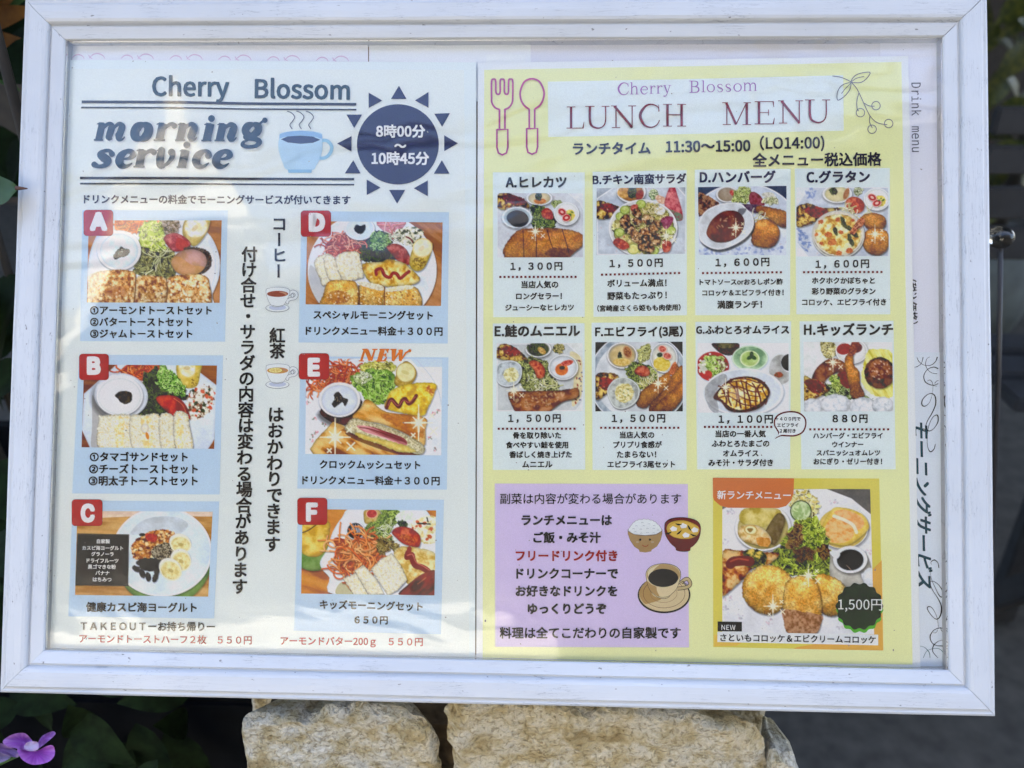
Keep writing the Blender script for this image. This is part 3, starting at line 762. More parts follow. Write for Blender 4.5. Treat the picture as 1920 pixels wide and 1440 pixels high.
def photo_E():
    P = Photo((550, 640, 5.143), (124, 166), (1435, 170), (1426, 1100), (114, 1086), 15)
    P.fill(E(760, 560, 1400, 1400), [(214, 220, 228), (226, 230, 236), (232, 236, 242)], cell=160, con=1.4)
    P.fill(G([(1190, 240), (1440, 240), (1440, 560), (1330, 380)]), [(244, 240, 222)])
    P.fill(G([(60, 100), (1500, 100), (1500, 248), (60, 244)], False), [(196, 214, 236)])
    P.fill(G([(340, 260), (420, 170), (560, 140), (1120, 160), (1210, 260)], False), [(214, 220, 232), (226, 232, 240)], cell=60)
    P.line([(1190, 180), (1320, 330), (1400, 480), (1430, 620)], 10, (190, 200, 214), 0.8)
    for x, y in ((145, 590), (205, 750), (180, 910), (290, 800), (1390, 675), (1350, 700), (1320, 930), (1360, 1040), (180, 950), (225, 880), (480, 180)):
        P.flecks(E(x, y, 24, 22), 7, (5, 9), [(206, 130, 136), (226, 170, 170), (130, 140, 120)], 1.2, 0.75)
    P.strands(G([(330, 320), (380, 230), (560, 230), (650, 290), (560, 400), (350, 420), (250, 480), (140, 470), (200, 390)]), 110, 12, 140, [(170, 60, 24), (206, 92, 44), (226, 130, 76)])
    P.lettuce(G([(640, 240), (720, 200), (940, 200), (1000, 250), (940, 300), (700, 300)]), (120, 120, 40), (196, 196, 80), (236, 230, 140), 20, 30)
    P.lettuce(G([(550, 350), (640, 300), (760, 270), (940, 290), (990, 380), (980, 460), (900, 560), (840, 610), (700, 560), (660, 470), (590, 440)]), (72, 110, 40), (122, 168, 60), (180, 212, 110), 60, 46)
    P.lettuce(G([(580, 340), (700, 300), (760, 350), (700, 400), (620, 410)]), (140, 160, 90), (196, 214, 150), (236, 240, 206), 14, 22)
    P.fill(G([(985, 420), (980, 350), (1060, 200), (1130, 210), (1190, 300), (1150, 400), (1080, 450)]), [(170, 130, 40), (214, 184, 90)], cell=30, edge=0.3, drop=0.4)
    P.fill(E(1085, 300, 96, 98, 0), [(222, 214, 150), (236, 230, 180)], cell=40, rim=(190, 160, 70), rw=5); P.fill(E(1080, 300, 40, 18, 20), [(206, 196, 120)], alpha=0.7)
    P.fill(G([(940, 480), (1100, 410), (1365, 405), (1360, 500), (1300, 640), (1240, 720), (1000, 680), (880, 640), (900, 560)]), [(206, 160, 20), (234, 200, 50), (244, 222, 96)], cell=50, con=2.6, edge=0.25, drop=0.35, warp=5)
    P.flecks(E(1320, 480, 50, 50), 10, (8, 16), [(196, 110, 40), (180, 80, 40)], 1.5, 0.6)
    P.flecks(G([(940, 480), (1360, 420), (1250, 700), (900, 630)]), 60, (3, 8), [(250, 236, 130), (214, 170, 40)], 1.6, 0.6)
    P.line([(900, 640), (925, 580), (950, 560), (985, 600), (1020, 630), (1050, 570), (1080, 555), (1110, 600), (1150, 580), (1185, 525)], 36, (110, 20, 20)); P.line([(915, 620), (945, 566), (1010, 622), (1060, 566), (1115, 590), (1175, 535)], 8, (206, 120, 110), 0.8)
    P.fill(G([(270, 650), (330, 760), (500, 810), (600, 720), (650, 560)]), [(70, 26, 22), (110, 44, 36)], cell=50, edge=0.3, drop=0.5, dd=(-20, 30), db=40)
    P.dish(446, 563, 200, 168, [(206, 208, 204), (232, 234, 230)], [(206, 216, 230), (220, 228, 240)], rimw=8, depth=0.87)
    P.fill(G([(372, 600), (400, 550), (390, 510), (440, 490), (480, 540), (525, 560), (500, 625), (470, 590), (410, 635), (380, 630)]), [(14, 14, 14), (44, 36, 30)], cell=14, warp=6); P.flecks(E(440, 555, 50, 50), 10, (2, 4), [(170, 150, 120)])
    P.fill(G([(200, 1100), (360, 800), (420, 790), (500, 830), (620, 900), (1200, 1100)]), [(140, 80, 22), (196, 124, 46), (226, 172, 84), (238, 200, 120)], cell=70, st=(3, 30), con=2.6, edge=0.35, warp=4, drop=0.4)
    P.fill(G([(360, 800), (420, 790), (500, 830), (380, 900), (240, 1060)]), [(226, 180, 96), (240, 206, 130)], cell=40, alpha=0.7)
    P.fill(G([(500, 880), (700, 930), (1000, 1030), (1240, 1100), (1180, 1120), (900, 1060), (600, 950)]), [(96, 52, 16)], alpha=0.7)
    P.fill(G([(650, 640), (690, 565), (760, 580), (900, 680), (1260, 730), (1274, 850), (1258, 1010), (1100, 900), (860, 800), (700, 770), (570, 735)]), [(186, 112, 34), (218, 152, 60), (234, 184, 98), (242, 204, 126)], cell=80, st=(3, 20), con=2.4, edge=0.3, drop=0.35, fine=0.08)
    P.fill(G([(900, 700), (1240, 750), (1240, 930), (1060, 850), (860, 740)]), [(170, 92, 34), (204, 126, 50)], cell=24, con=3, warp=16, alpha=0.7)
    P.fill(G([(498, 850), (570, 742), (700, 772), (860, 806), (1100, 902), (1262, 1010), (1245, 1086), (1150, 1078), (980, 1014), (760, 950), (620, 905)]), [(176, 164, 116), (212, 202, 158), (230, 222, 184)], cell=14, con=2.8, warp=6, edge=0.3, drop=0.3, fine=0.12)
    P.fill(G([(610, 815), (740, 820), (900, 870), (1060, 930), (1100, 990), (1040, 1000), (860, 930), (700, 880)]), [(150, 66, 70), (214, 140, 140), (240, 196, 196)], cell=60, st=(7, 20), con=3.2)
    P.line([(640, 830), (760, 850), (900, 900), (1050, 960)], 10, (110, 44, 46), 0.8); P.line([(900, 880), (1000, 920), (1090, 980)], 12, (120, 50, 50), 0.8)
    P.fill(G([(600, 880), (760, 920), (960, 970), (1120, 1020), (1180, 1070), (1000, 1060), (820, 990), (640, 930)]), [(226, 200, 90), (240, 224, 130)], cell=30, warp=8, edge=0.2)
    P.sparkle(403, 925, 160); P.sparkle(1208, 785, 150)
    return P


def photo_F():
    P = Photo((540, 920, 5.143), (140, 178), (1428, 190), (1412, 1010), (126, 992), 16)
    P.fill(E(760, 560, 1400, 1400), [(168, 92, 24), (206, 130, 46), (216, 146, 60)], cell=80, st=(4, 20))
    P.fill(E(250, 620, 200, 155), [(96, 136, 60), (124, 160, 84)], cell=60, edge=0.3, drop=0.3)
    P.fill(G([(120, 300), (380, 290), (400, 420), (370, 560), (270, 640), (120, 580)]), [(206, 160, 40), (230, 196, 80), (240, 214, 110)], cell=70, edge=0.3)
    P.line([(140, 405), (200, 380), (270, 330)], 10, (50, 40, 30))
    P.fill(G([(640, 160), (520, 260), (430, 400), (380, 560), (310, 680), (330, 760), (400, 840), (470, 1010), (1500, 1010), (1500, 400), (1380, 250), (1240, 160)]), PLATE, cell=140, con=1.4, edge=0.1, drop=0.45)
    P.fill(G([(470, 930), (540, 880), (640, 1000), (470, 1000)]), [(180, 170, 110)], alpha=0.7)
    P.fill(G([(730, 260), (740, 190), (860, 175), (900, 240), (840, 310), (750, 320)]), [(196, 160, 70), (220, 196, 120)], cell=26, edge=0.3)
    P.fill(E(808, 222, 56, 46), [(170, 44, 40), (206, 80, 70)], rim=(230, 190, 150), rw=4)
    P.lettuce(G([(920, 180), (1060, 180), (1050, 300), (980, 380), (1000, 470), (880, 480), (740, 420), (760, 340), (850, 280)]), (56, 74, 20), (112, 140, 44), (172, 192, 92), 60, 38)
    P.strands(G([(880, 340), (1000, 330), (1020, 470), (900, 480)]), 26, 6, 70, [(226, 232, 196), (200, 214, 150)])
    P.fill(G([(1040, 240), (1160, 190), (1230, 260), (1180, 350), (1080, 340)]), [(214, 224, 206), (236, 240, 230)], cell=20, warp=8)
    P.lettuce(G([(1060, 290), (1150, 300), (1130, 350), (1070, 340)]), *DKGREEN, 8, 20)
    P.fill(G([(1190, 330), (1280, 260), (1430, 260), (1430, 480), (1310, 510), (1210, 420)]), [(206, 190, 120), (236, 228, 180), (244, 240, 210)], cell=26, con=3, warp=14)
    P.flecks(G([(1190, 330), (1280, 270), (1430, 280), (1420, 480), (1300, 500)]), 40, (10, 20), [(240, 232, 190), (226, 214, 150), (200, 90, 50), (246, 240, 220)], 1.3)
    P.line([(1250, 315), (1370, 322)], 14, (40, 50, 30)); P.line([(1340, 260), (1350, 300)], 12, (40, 50, 30))
    P.dish(650, 385, 88, 86, [(206, 214, 224), (230, 236, 240)], [(26, 26, 36), (56, 58, 70)], rimw=7, depth=0.9)
    for k in range(14): P.line([(600+k*8, 320+(k % 3)*20), (620+k*7, 350+(k % 4)*16), (606+k*8, 400)], 6, (196, 204, 214), 0.8)
    sh = G([(440, 500), (470, 450), (620, 480), (860, 450), (880, 560), (860, 680), (780, 760), (640, 780), (540, 830), (490, 740), (500, 640)])
    P.fill(sh, [(150, 60, 26), (196, 96, 44)], cell=24, drop=0.3); P.strands(sh, 120, 15, 190, [(196, 92, 40), (222, 128, 66), (236, 160, 100)], 1.5)
    P.lettuce(G([(860, 460), (960, 470), (1060, 520), (1060, 610), (980, 570), (880, 620)]), (70, 56, 30), (130, 110, 60), (176, 160, 96), 20, 30)
    P.fill(G([(1000, 400), (1060, 350), (1180, 360), (1270, 430), (1270, 530), (1220, 545), (1110, 510), (1040, 450)]), [(160, 48, 24), (200, 76, 44), (220, 110, 70)], cell=40, edge=0.25, drop=0.4)
    P.fill(E(1150, 465, 80, 36, 20), [(150, 50, 26), (206, 110, 60)], cell=14, con=3, warp=6)
    P.fill(G([(1020, 620), (1080, 540), (1300, 560), (1430, 620), (1430, 800), (1300, 880), (1160, 900), (1060, 760)]), [(206, 166, 76), (232, 208, 130), (240, 226, 170)], cell=40, con=2.6, warp=6, edge=0.2)
    P.line([(1160, 600), (1150, 640), (1190, 620), (1200, 660), (1230, 720), (1290, 740), (1340, 770), (1370, 810)], 60, (140, 28, 24)); P.line([(1170, 560), (1165, 610)], 44, (150, 36, 28))
    P.line([(1150, 625), (1200, 615), (1235, 690), (1300, 725), (1370, 770)], 12, (220, 130, 120), 0.7)
    for q in ([(530, 850), (660, 790), (780, 1010), (640, 1010)], [(640, 770), (730, 715), (860, 860), (930, 1000), (780, 1010)], [(800, 760), (880, 670), (1000, 600), (1090, 720), (1150, 860), (1060, 960), (960, 1010)]):
        P.fill(G(q, False), BREAD, cell=22, con=2.2, warp=6, edge=0.28, er=10, drop=0.4, o=5); P.flecks(G(q, False), 44, (3, 8), [(250, 248, 232), (214, 206, 160), (236, 226, 180)], 1.4, 0.7)
    P.fill(G([(1080, 1010), (1140, 920), (1300, 800), (1430, 780), (1430, 1020)]), [(90, 18, 10), (140, 44, 24), (176, 76, 44)], cell=60, st=(3, -40), edge=0.3, drop=0.3)
    P.line([(1250, 900), (1330, 840)], 8, (226, 150, 120), 0.6)
    return P

LP = [(178, 184, 190), (206, 212, 216), (222, 228, 232)]
BKAT = ['A', 'B', 'D', 'C', 'E', 'F', 'G', 'H']


def tex_plate(P, sh, cols=LP):
    P.fill(sh, cols, cell=60, con=2.0, rim=(232, 238, 242), rw=6, edge=0.1)
    P.flecks(sh, 40, (4, 9), [(150, 160, 180), (180, 186, 196), (196, 170, 170)], 1.6, 0.35)


def lunch_A():
    P = Photo((915, 315, 4.963), (88, 232), (884, 236), (882, 832), (88, 832), 21)
    P.fill(E(500, 500, 1200, 1200), [(206, 210, 214), (222, 226, 230)], cell=60)
    tex_plate(P, G([(80, 220), (740, 220), (860, 320), (900, 400), (900, 840), (170, 840), (80, 740)], False), [(196, 200, 206), (214, 220, 224)])
    P.dish(478, 280, 122, 68, [(160, 166, 160), (196, 200, 196)], [(206, 190, 140), (226, 216, 180)], rimw=5)
    P.fill(E(485, 308, 60, 26), [(190, 110, 50), (214, 150, 80)], cell=14, warp=6); P.lettuce(E(470, 262, 32, 40, 20), *DKGREEN, 8, 18)
    omelette_bit(P, [(85, 260), (150, 225), (240, 250), (360, 320), (380, 380), (240, 400), (90, 370)])
    P.fill(E(250, 290, 110, 34, 14), [(80, 12, 12), (130, 30, 24)], cell=16, warp=8)
    P.lettuce(G([(400, 360), (470, 350), (560, 380), (640, 470), (600, 560), (430, 560), (400, 460)]), (24, 34, 14), (66, 86, 30), (150, 170, 80), 46, 26)
    P.lettuce(E(640, 330, 50, 34), (90, 110, 50), (150, 170, 90), (200, 210, 150), 8, 18)
    P.fill(G([(500, 400), (550, 370), (600, 410), (605, 470), (560, 478), (510, 460)]), [(150, 36, 24), (190, 66, 44), (214, 110, 80)], cell=20, edge=0.2, drop=0.3)
    garnish_cup(P, 730, 425, 118, 108)
    P.dish(270, 460, 142, 100, [(150, 168, 178), (186, 204, 210)], [(10, 14, 22), (26, 32, 44)], rimw=8, depth=0.68)
    for k in range(14):
        t = k*0.449; P.fill(E(270+136*math.cos(t), 458+96*math.sin(t), 20, 15), [(190, 206, 214)], alpha=0.55)
    P.fill(E(286, 480, 92, 72), [(10, 12, 20), (24, 30, 40)], cell=30)
    P.crumb(G([(140, 760), (190, 670), (280, 580), (420, 560), (640, 560), (820, 590), (890, 640), (880, 720), (800, 790), (740, 830), (600, 850), (200, 845), (150, 810)]), 'brown')
    P.fill(E(660, 790, 130, 50), [(70, 34, 12), (120, 66, 26)], cell=18, warp=12, alpha=0.7)
    for q in ([(325, 580), (330, 700), (335, 830)], [(440, 590), (450, 700), (450, 830)], [(550, 575), (580, 680), (600, 740)], [(690, 575), (730, 700), (755, 800)]):
        P.line(q, 9, (66, 34, 14), 0.85)
    P.sparkle(440, 590, 74); return P


def lunch_B():
    P = Photo((1105, 315, 4.963), (68, 188), (892, 180), (896, 798), (66, 810), 22)
    P.fill(E(500, 500, 1200, 1200), [(150, 160, 170), (196, 204, 212)], cell=70)
    tex_plate(P, G([(70, 280), (220, 180), (820, 170), (900, 260), (900, 810), (70, 810)], False), [(176, 186, 196), (206, 214, 222)])
    P.dish(390, 220, 134, 104, [(190, 190, 180), (214, 214, 206)], [(150, 96, 40), (200, 150, 70)], rimw=6)
    P.fill(E(320, 230, 60, 50), [(190, 130, 50), (224, 176, 90)], cell=20); P.lettuce(E(400, 220, 44, 60), *DKGREEN, 10, 22); P.fill(E(470, 250, 36, 50, 20), [(130, 50, 26), (176, 80, 40)], cell=14)
    omelette_bit(P, [(66, 310), (180, 325), (290, 370), (300, 420), (200, 465), (66, 465)])
    P.lettuce(E(598, 248, 46, 50), (90, 120, 60), (160, 180, 120), (206, 220, 170), 8, 20); P.fill(E(665, 295, 60, 36, 30), [(206, 150, 120), (232, 210, 180)], cell=16, warp=8)
    P.fill(G([(740, 190), (790, 170), (820, 250), (870, 430), (840, 470), (700, 370)]), [(176, 60, 76), (206, 96, 100), (224, 130, 130)], cell=30, edge=0.15)
    P.fill(G([(700, 370), (840, 420), (870, 440), (860, 490), (780, 480)]), [(150, 90, 90), (110, 140, 110)], cell=16)
    P.fill(E(500, 560, 320, 268), [(196, 196, 190), (214, 214, 210)], cell=60, rim=(232, 234, 234), rw=7, drop=0.4)
    P.lettuce(E(500, 560, 280, 235), (110, 110, 50), (180, 170, 90), (226, 214, 150), 60, 44)
    for x, y in ((290, 450), (330, 390), (480, 335), (280, 600), (600, 770), (760, 580)):
        P.fill(E(x, y, 46, 40), [(176, 190, 80), (206, 216, 130)], cell=16, rim=(120, 150, 50), rw=4, drop=0.2)
    P.fill(E(410, 755, 58, 50), [(214, 206, 110), (232, 226, 150)], cell=20, rim=(140, 160, 70), rw=4)
    P.fill(E(655, 398, 50, 40), [(220, 214, 190), (250, 250, 244)], cell=14, drop=0.3)
    for q in ([(220, 700), (260, 650), (350, 690), (370, 740), (300, 760)], [(680, 680), (760, 690), (750, 770), (690, 780)], [(390, 350), (450, 340), (440, 400), (390, 400)]):
        P.fill(G(q), [(150, 40, 30), (200, 80, 60), (220, 120, 96)], cell=18, edge=0.2, drop=0.3)
    P.fill(G([(660, 500), (700, 450), (780, 460), (760, 530), (710, 570)]), [(140, 50, 80), (180, 90, 120)], cell=16, edge=0.2)
    for x, y, r in ((330, 490, 62), (370, 560, 60), (450, 490, 50), (550, 480, 64), (430, 640, 60), (520, 610, 76), (510, 700, 78), (620, 660, 60), (600, 560, 54), (440, 420, 50), (640, 520, 40), (560, 740, 60)):
        P.fill(E(x, y, r, r*0.76, P.rs.uniform(0, 180)), [(60, 28, 14), (120, 66, 30), (186, 124, 66), (226, 186, 130)], cell=26, con=3.2, warp=10, edge=0.4, drop=0.35)
    P.flecks(E(500, 590, 200, 150), 60, (3, 8), [(240, 214, 170), (70, 34, 20), (206, 150, 90)])
    P.strands(E(600, 400, 70, 50), 16, 6, 60, [(226, 206, 150)], 0.8)
    P.sparkle(716, 632, 78); return P


def lunch_D():
    P = Photo((1295, 315, 4.963), (68, 178), (892, 166), (890, 812), (76, 808), 23)
    P.fill(E(500, 500, 1200, 1200), [(56, 66, 90), (70, 80, 104)], cell=70)
    tex_plate(P, E(490, 560, 520, 420), [(190, 200, 214), (216, 224, 234)])
    P.flecks(G([(100, 740), (850, 720), (880, 810), (80, 810)]), 70, (5, 12), [(120, 140, 190), (150, 166, 204)], 1.6, 0.6)
    P.dish(340, 245, 104, 76, [(160, 160, 150), (196, 200, 200)], [(150, 130, 106), (190, 176, 156)], rimw=6); P.fill(E(400, 240, 44, 24, 40), [(180, 60, 50), (214, 110, 96)], cell=12)
    P.fill(G([(70, 250), (130, 245), (270, 330), (180, 380), (75, 450)]), [(60, 30, 36), (120, 70, 60), (176, 130, 90)], cell=24, con=3, warp=8)
    P.lettuce(G([(390, 280), (450, 190), (540, 180), (560, 260), (520, 320), (420, 320)]), (110, 124, 60), (166, 182, 96), (214, 222, 150), 26, 28)
    P.fill(G([(545, 250), (580, 220), (640, 250), (680, 310), (680, 350), (560, 340)]), [(130, 46, 60), (170, 84, 96)], cell=24, edge=0.2)
    P.lettuce(E(740, 300, 70, 40), (130, 136, 80), (190, 196, 140), (226, 228, 190), 14, 22); P.fill(E(720, 250, 60, 24), [(176, 176, 160), (216, 214, 200)], cell=14)
    P.fill(G([(380, 340), (520, 335), (650, 350), (640, 400), (600, 420), (480, 370), (390, 365)]), [(70, 50, 76), (110, 84, 104)], cell=20, drop=0.3)
    P.crumb(G([(600, 390), (640, 350), (760, 370), (890, 410), (900, 540), (830, 545), (700, 460)]), 'brown', k=0.98)
    P.strands(G([(570, 420), (650, 430), (680, 480), (600, 490)]), 14, 7, 60, [(206, 196, 130), (230, 226, 190)])
    P.crumb(G([(570, 600), (600, 510), (680, 475), (770, 500), (825, 580), (810, 680), (740, 740), (640, 735), (570, 700)]), 'brown', k=1.08)
    P.fill(G([(75, 500), (150, 390), (300, 330), (450, 325), (520, 380), (580, 450), (580, 560), (500, 660), (350, 740), (220, 755), (100, 690), (74, 600)]), [(186, 190, 192), (210, 216, 220), (222, 228, 232)], cell=80, con=1.6, rim=(236, 240, 242), rw=6, drop=0.6, dd=(10, 24))
    P.fill(G([(440, 420), (450, 380), (520, 380), (480, 440)]), [(80, 80, 90)], alpha=0.7)
    P.fill(G([(150, 580), (200, 480), (300, 405), (420, 400), (490, 460), (495, 550), (440, 640), (340, 690), (230, 690), (160, 640)]), [(96, 44, 26), (130, 62, 36), (146, 78, 50)], cell=60, edge=0.3, er=10)
    P.flecks(E(330, 520, 120, 90), 16, (3, 7), [(214, 170, 140), (190, 140, 110)], 2.4, 0.7)
    P.sparkle(420, 555, 76); return P


def lunch_C():
    P = Photo((1480, 315, 4.965), (66, 182), (922, 176), (926, 820), (64, 824), 24)
    P.fill(E(500, 500, 1200, 1200), [(216, 222, 230), (232, 236, 242)], cell=90)
    tex_plate(P, G([(60, 350), (180, 176), (930, 176), (930, 830), (170, 830), (66, 700)], False), [(180, 190, 204), (214, 220, 228)])
    P.flecks(G([(80, 560), (180, 640), (190, 780), (110, 740)]), 40, (5, 10), [(90, 116, 176), (130, 150, 196)], 2, 0.7); P.flecks(G([(150, 200), (260, 190), (200, 300)]), 24, (5, 10), [(130, 150, 196)], 2, 0.6)
    P.dish(446, 240, 138, 86, [(170, 170, 160), (206, 208, 204)], [(206, 196, 140), (230, 222, 180)], rimw=6); P.lettuce(E(410, 215, 44, 32, 20), *DKGREEN, 8, 20); P.fill(E(530, 240, 24, 56, 20), [(150, 90, 50), (190, 130, 90)])
    P.lettuce(E(640, 215, 40, 40), (90, 100, 60), (160, 170, 120), (206, 214, 176), 8, 18)
    garnish_cup(P, 815, 290, 124, 106)
    omelette_bit(P, [(62, 370), (180, 330), (300, 370), (480, 370), (440, 400), (300, 440), (230, 510), (100, 550), (62, 520)])
    P.fill(E(610, 345, 92, 76, 20), [(160, 44, 24), (204, 84, 54), (220, 120, 86)], cell=26, con=3, edge=0.2, drop=0.3)
    P.strands(G([(480, 400), (560, 360), (640, 440), (740, 400), (760, 430), (600, 460)]), 34, 7, 70, [(206, 200, 130), (232, 228, 190)])
    P.crumb(G([(650, 480), (700, 430), (800, 420), (890, 460), (880, 560), (740, 570), (690, 520)]), 'brown')
    P.crumb(G([(690, 620), (760, 560), (880, 570), (930, 650), (910, 760), (820, 815), (720, 780), (680, 700)]), 'brown', k=1.05)
    P.fill(E(455, 620, 246, 224), [(120, 116, 104), (190, 190, 180)], cell=50, rim=(206, 206, 196), rw=7, drop=0.5)
    P.fill(E(455, 612, 232, 206), [(206, 198, 180), (226, 220, 204)], cell=40)
    P.fill(E(455, 618, 216, 190), [(190, 130, 50), (226, 190, 90), (240, 226, 150), (246, 240, 196)], cell=50, con=3, warp=8, edge=0.2)
    for x, y, r in ((290, 500, 26), (450, 480, 24), (360, 620, 34), (480, 600, 24), (250, 620, 20), (560, 770, 34), (460, 790, 30), (300, 700, 20), (400, 690, 40), (590, 490, 18)):
        P.fill(E(x, y, r, r*0.8), [(180, 84, 40), (214, 130, 66)], cell=12, con=3, warp=8)
    for x, y, a in ((500, 490, 60), (510, 530, 50), (430, 590, 70), (560, 560, 30), (560, 650, 80), (610, 620, 40), (580, 690, 70)):
        P.fill(E(x, y, 40, 20, a), [(50, 60, 36), (96, 100, 60)], cell=12, warp=6)
    P.fill(G([(560, 600), (600, 540), (640, 480), (700, 470), (690, 530), (640, 570), (600, 620)]), [(110, 40, 20), (180, 90, 50), (214, 140, 96)], cell=16, con=3, warp=4, drop=0.3)
    P.line([(610, 560), (670, 520)], 6, (226, 170, 130)); P.line([(600, 540), (660, 490)], 5, (90, 36, 20))
    P.sparkle(798, 615, 74); return P


def lunch_E():
    P = Photo((915, 600, 4.963), (80, 218), (880, 214), (882, 848), (78, 850), 25)
    P.fill(E(500, 500, 1200, 1200), [(206, 210, 206), (226, 230, 228)], cell=80)
    tex_plate(P, G([(80, 220), (740, 214), (860, 330), (884, 420), (884, 760), (820, 850), (80, 850)], False), [(190, 196, 196), (214, 218, 218)])
    P.fill(G([(760, 300), (860, 340), (880, 480), (870, 700), (780, 800), (800, 500)]), [(214, 196, 130), (230, 214, 150)], alpha=0.7); P.flecks(G([(820, 360), (880, 480), (870, 720), (800, 800)]), 20, (4, 8), [(80, 80, 120), (150, 60, 50)])
    P.dish(468, 270, 120, 78, [(140, 140, 130), (196, 196, 186)], [(60, 70, 40), (110, 120, 70)], rimw=5); P.lettuce(E(450, 255, 86, 44), *DKGREEN, 26, 22); P.fill(E(500, 285, 44, 26, 40), [(176, 130, 60), (220, 190, 110)], cell=14)
    P.lettuce(E(655, 262, 54, 44), (60, 70, 40), (130, 130, 70), (206, 190, 120), 12, 22)
    omelette_bit(P, [(78, 280), (130, 220), (240, 250), (360, 350), (330, 390), (180, 375), (78, 350)])
    P.lettuce(G([(330, 370), (460, 360), (560, 400), (640, 600), (600, 670), (360, 660), (300, 560), (290, 420)]), (26, 32, 16), (80, 90, 40), (176, 184, 110), 70, 36)
    P.strands(G([(360, 560), (540, 480), (660, 620), (560, 660), (380, 640)]), 60, 6, 80, [(214, 214, 150), (180, 186, 110), (236, 236, 196)])
    P.fill(G([(380, 400), (420, 375), (490, 400), (530, 460), (520, 530), (460, 540), (430, 470)]), [(170, 50, 26), (206, 90, 56), (226, 130, 90)], cell=24, con=3, edge=0.25, drop=0.4)
    P.dish(700, 440, 140, 118, [(150, 160, 160), (206, 212, 210)], [(206, 214, 218), (232, 236, 238)], rimw=5, depth=0.86)
    P.fill(E(685, 460, 60, 56), [(206, 100, 26), (230, 140, 60)], cell=20); P.fill(E(735, 400, 60, 26, -14), [(176, 50, 40), (220, 120, 100)], cell=14); P.fill(E(690, 445, 26, 18), [(40, 60, 26)])
    P.fill(G([(80, 430), (140, 385), (240, 380), (310, 430), (310, 530), (260, 600), (160, 620), (84, 570)]), [(150, 160, 162), (190, 200, 204), (206, 214, 216)], cell=30, rim=(214, 220, 224), rw=7, edge=0.2, drop=0.5)
    P.fill(E(215, 510, 72, 66), [(190, 180, 110), (226, 220, 160), (240, 238, 196)], cell=16, con=3, warp=8)
    P.fill(G([(185, 690), (230, 665), (420, 660), (640, 655), (760, 640), (830, 635), (848, 680), (820, 730), (700, 760), (600, 830), (540, 870), (290, 870), (220, 790)]), [(110, 56, 22), (150, 84, 38), (176, 110, 60), (190, 130, 86)], cell=40, st=(2, -10), con=2.8, edge=0.45, er=10, drop=0.5, warp=4)
    P.flecks(G([(240, 690), (700, 670), (600, 790), (300, 800)]), 90, (3, 9), [(214, 176, 130), (226, 196, 156), (120, 66, 30)], 2.2, 0.5)
    P.sparkle(240, 658, 76); return P


def lunch_F():
    P = Photo((1105, 600, 4.963), (56, 206), (868, 202), (870, 850), (56, 850), 26)
    P.fill(E(500, 500, 1200, 1200), [(16, 18, 20), (30, 34, 36)], cell=70)
    tex_plate(P, E(460, 550, 470, 440), [(130, 146, 160), (196, 206, 214)])
    P.fill(E(460, 550, 410, 380), [(196, 202, 206), (220, 224, 226)], cell=90)
    P.dish(306, 330, 142, 122, [(140, 130, 110), (186, 180, 164)], [(196, 170, 110), (220, 200, 150)], rimw=6); P.fill(E(355, 300, 40, 60, -20), [(120, 60, 30), (190, 130, 80)], cell=16, rim=(206, 160, 110), rw=4); P.lettuce(E(285, 335, 20, 40), *DKGREEN, 5, 14); P.fill(E(300, 390, 80, 36), [(206, 170, 80), (232, 206, 130)], cell=14)
    P.lettuce(G([(470, 260), (560, 220), (570, 330), (500, 400), (450, 370)]), (90, 96, 50), (170, 170, 90), (214, 216, 150), 20, 24)
    P.dish(695, 350, 126, 142, [(160, 170, 170), (206, 212, 212)], [(206, 206, 190), (232, 232, 224)], rimw=5, depth=0.88, rot=-10)
    P.fill(E(675, 410, 80, 66), [(214, 186, 60), (236, 214, 110)], cell=16, warp=6)
    for x, y in ((680, 270), (725, 335)): P.fill(E(x, y, 44, 34, 20), [(176, 60, 50), (220, 130, 110)], cell=14, rim=(236, 200, 180), rw=4, drop=0.2)
    P.fill(E(655, 325, 26, 22), [(40, 70, 34)])
    omelette_bit(P, [(56, 520), (180, 490), (270, 520), (260, 620), (160, 690), (60, 740)])
    P.lettuce(G([(330, 470), (380, 410), (460, 400), (560, 430), (620, 500), (600, 600), (500, 640), (400, 600)]), (30, 40, 16), (80, 100, 36), (170, 184, 90), 60, 32)
    P.strands(G([(480, 540), (600, 480), (640, 560), (520, 640)]), 40, 6, 70, [(206, 200, 120), (232, 230, 180)])
    P.fill(G([(420, 470), (470, 425), (540, 440), (565, 500), (520, 525), (450, 510)]), [(150, 40, 20), (200, 80, 50), (220, 120, 90)], cell=22, edge=0.25, drop=0.3)
    P.crumb(G([(440, 790), (450, 700), (560, 600), (700, 500), (800, 440), (800, 400), (830, 470), (700, 640), (560, 790), (500, 820)]), 'brown')
    P.crumb(G([(560, 850), (570, 780), (700, 640), (800, 480), (870, 430), (880, 640), (800, 740), (650, 850)]), 'brown', k=0.95)
    P.crumb(G([(590, 850), (640, 770), (760, 660), (880, 560), (880, 700), (760, 850)]), 'brown', k=1.0)
    P.fill(G([(740, 490), (780, 400), (810, 400), (790, 500)]), [(170, 80, 40), (214, 130, 80)], cell=12)
    P.fill(G([(165, 680), (190, 600), (250, 545), (340, 532), (430, 580), (470, 650), (450, 740), (390, 800), (300, 830), (220, 800)]), [(150, 156, 150), (190, 196, 190), (206, 212, 206)], cell=30, rim=(214, 220, 216), rw=7, edge=0.2, drop=0.5)
    P.fill(E(325, 680, 88, 92), [(190, 176, 100), (226, 214, 150), (240, 232, 186)], cell=16, con=3, warp=8); P.flecks(E(325, 690, 60, 60), 20, (3, 6), [(120, 130, 60), (246, 240, 210)])
    P.sparkle(640, 590, 78); return P


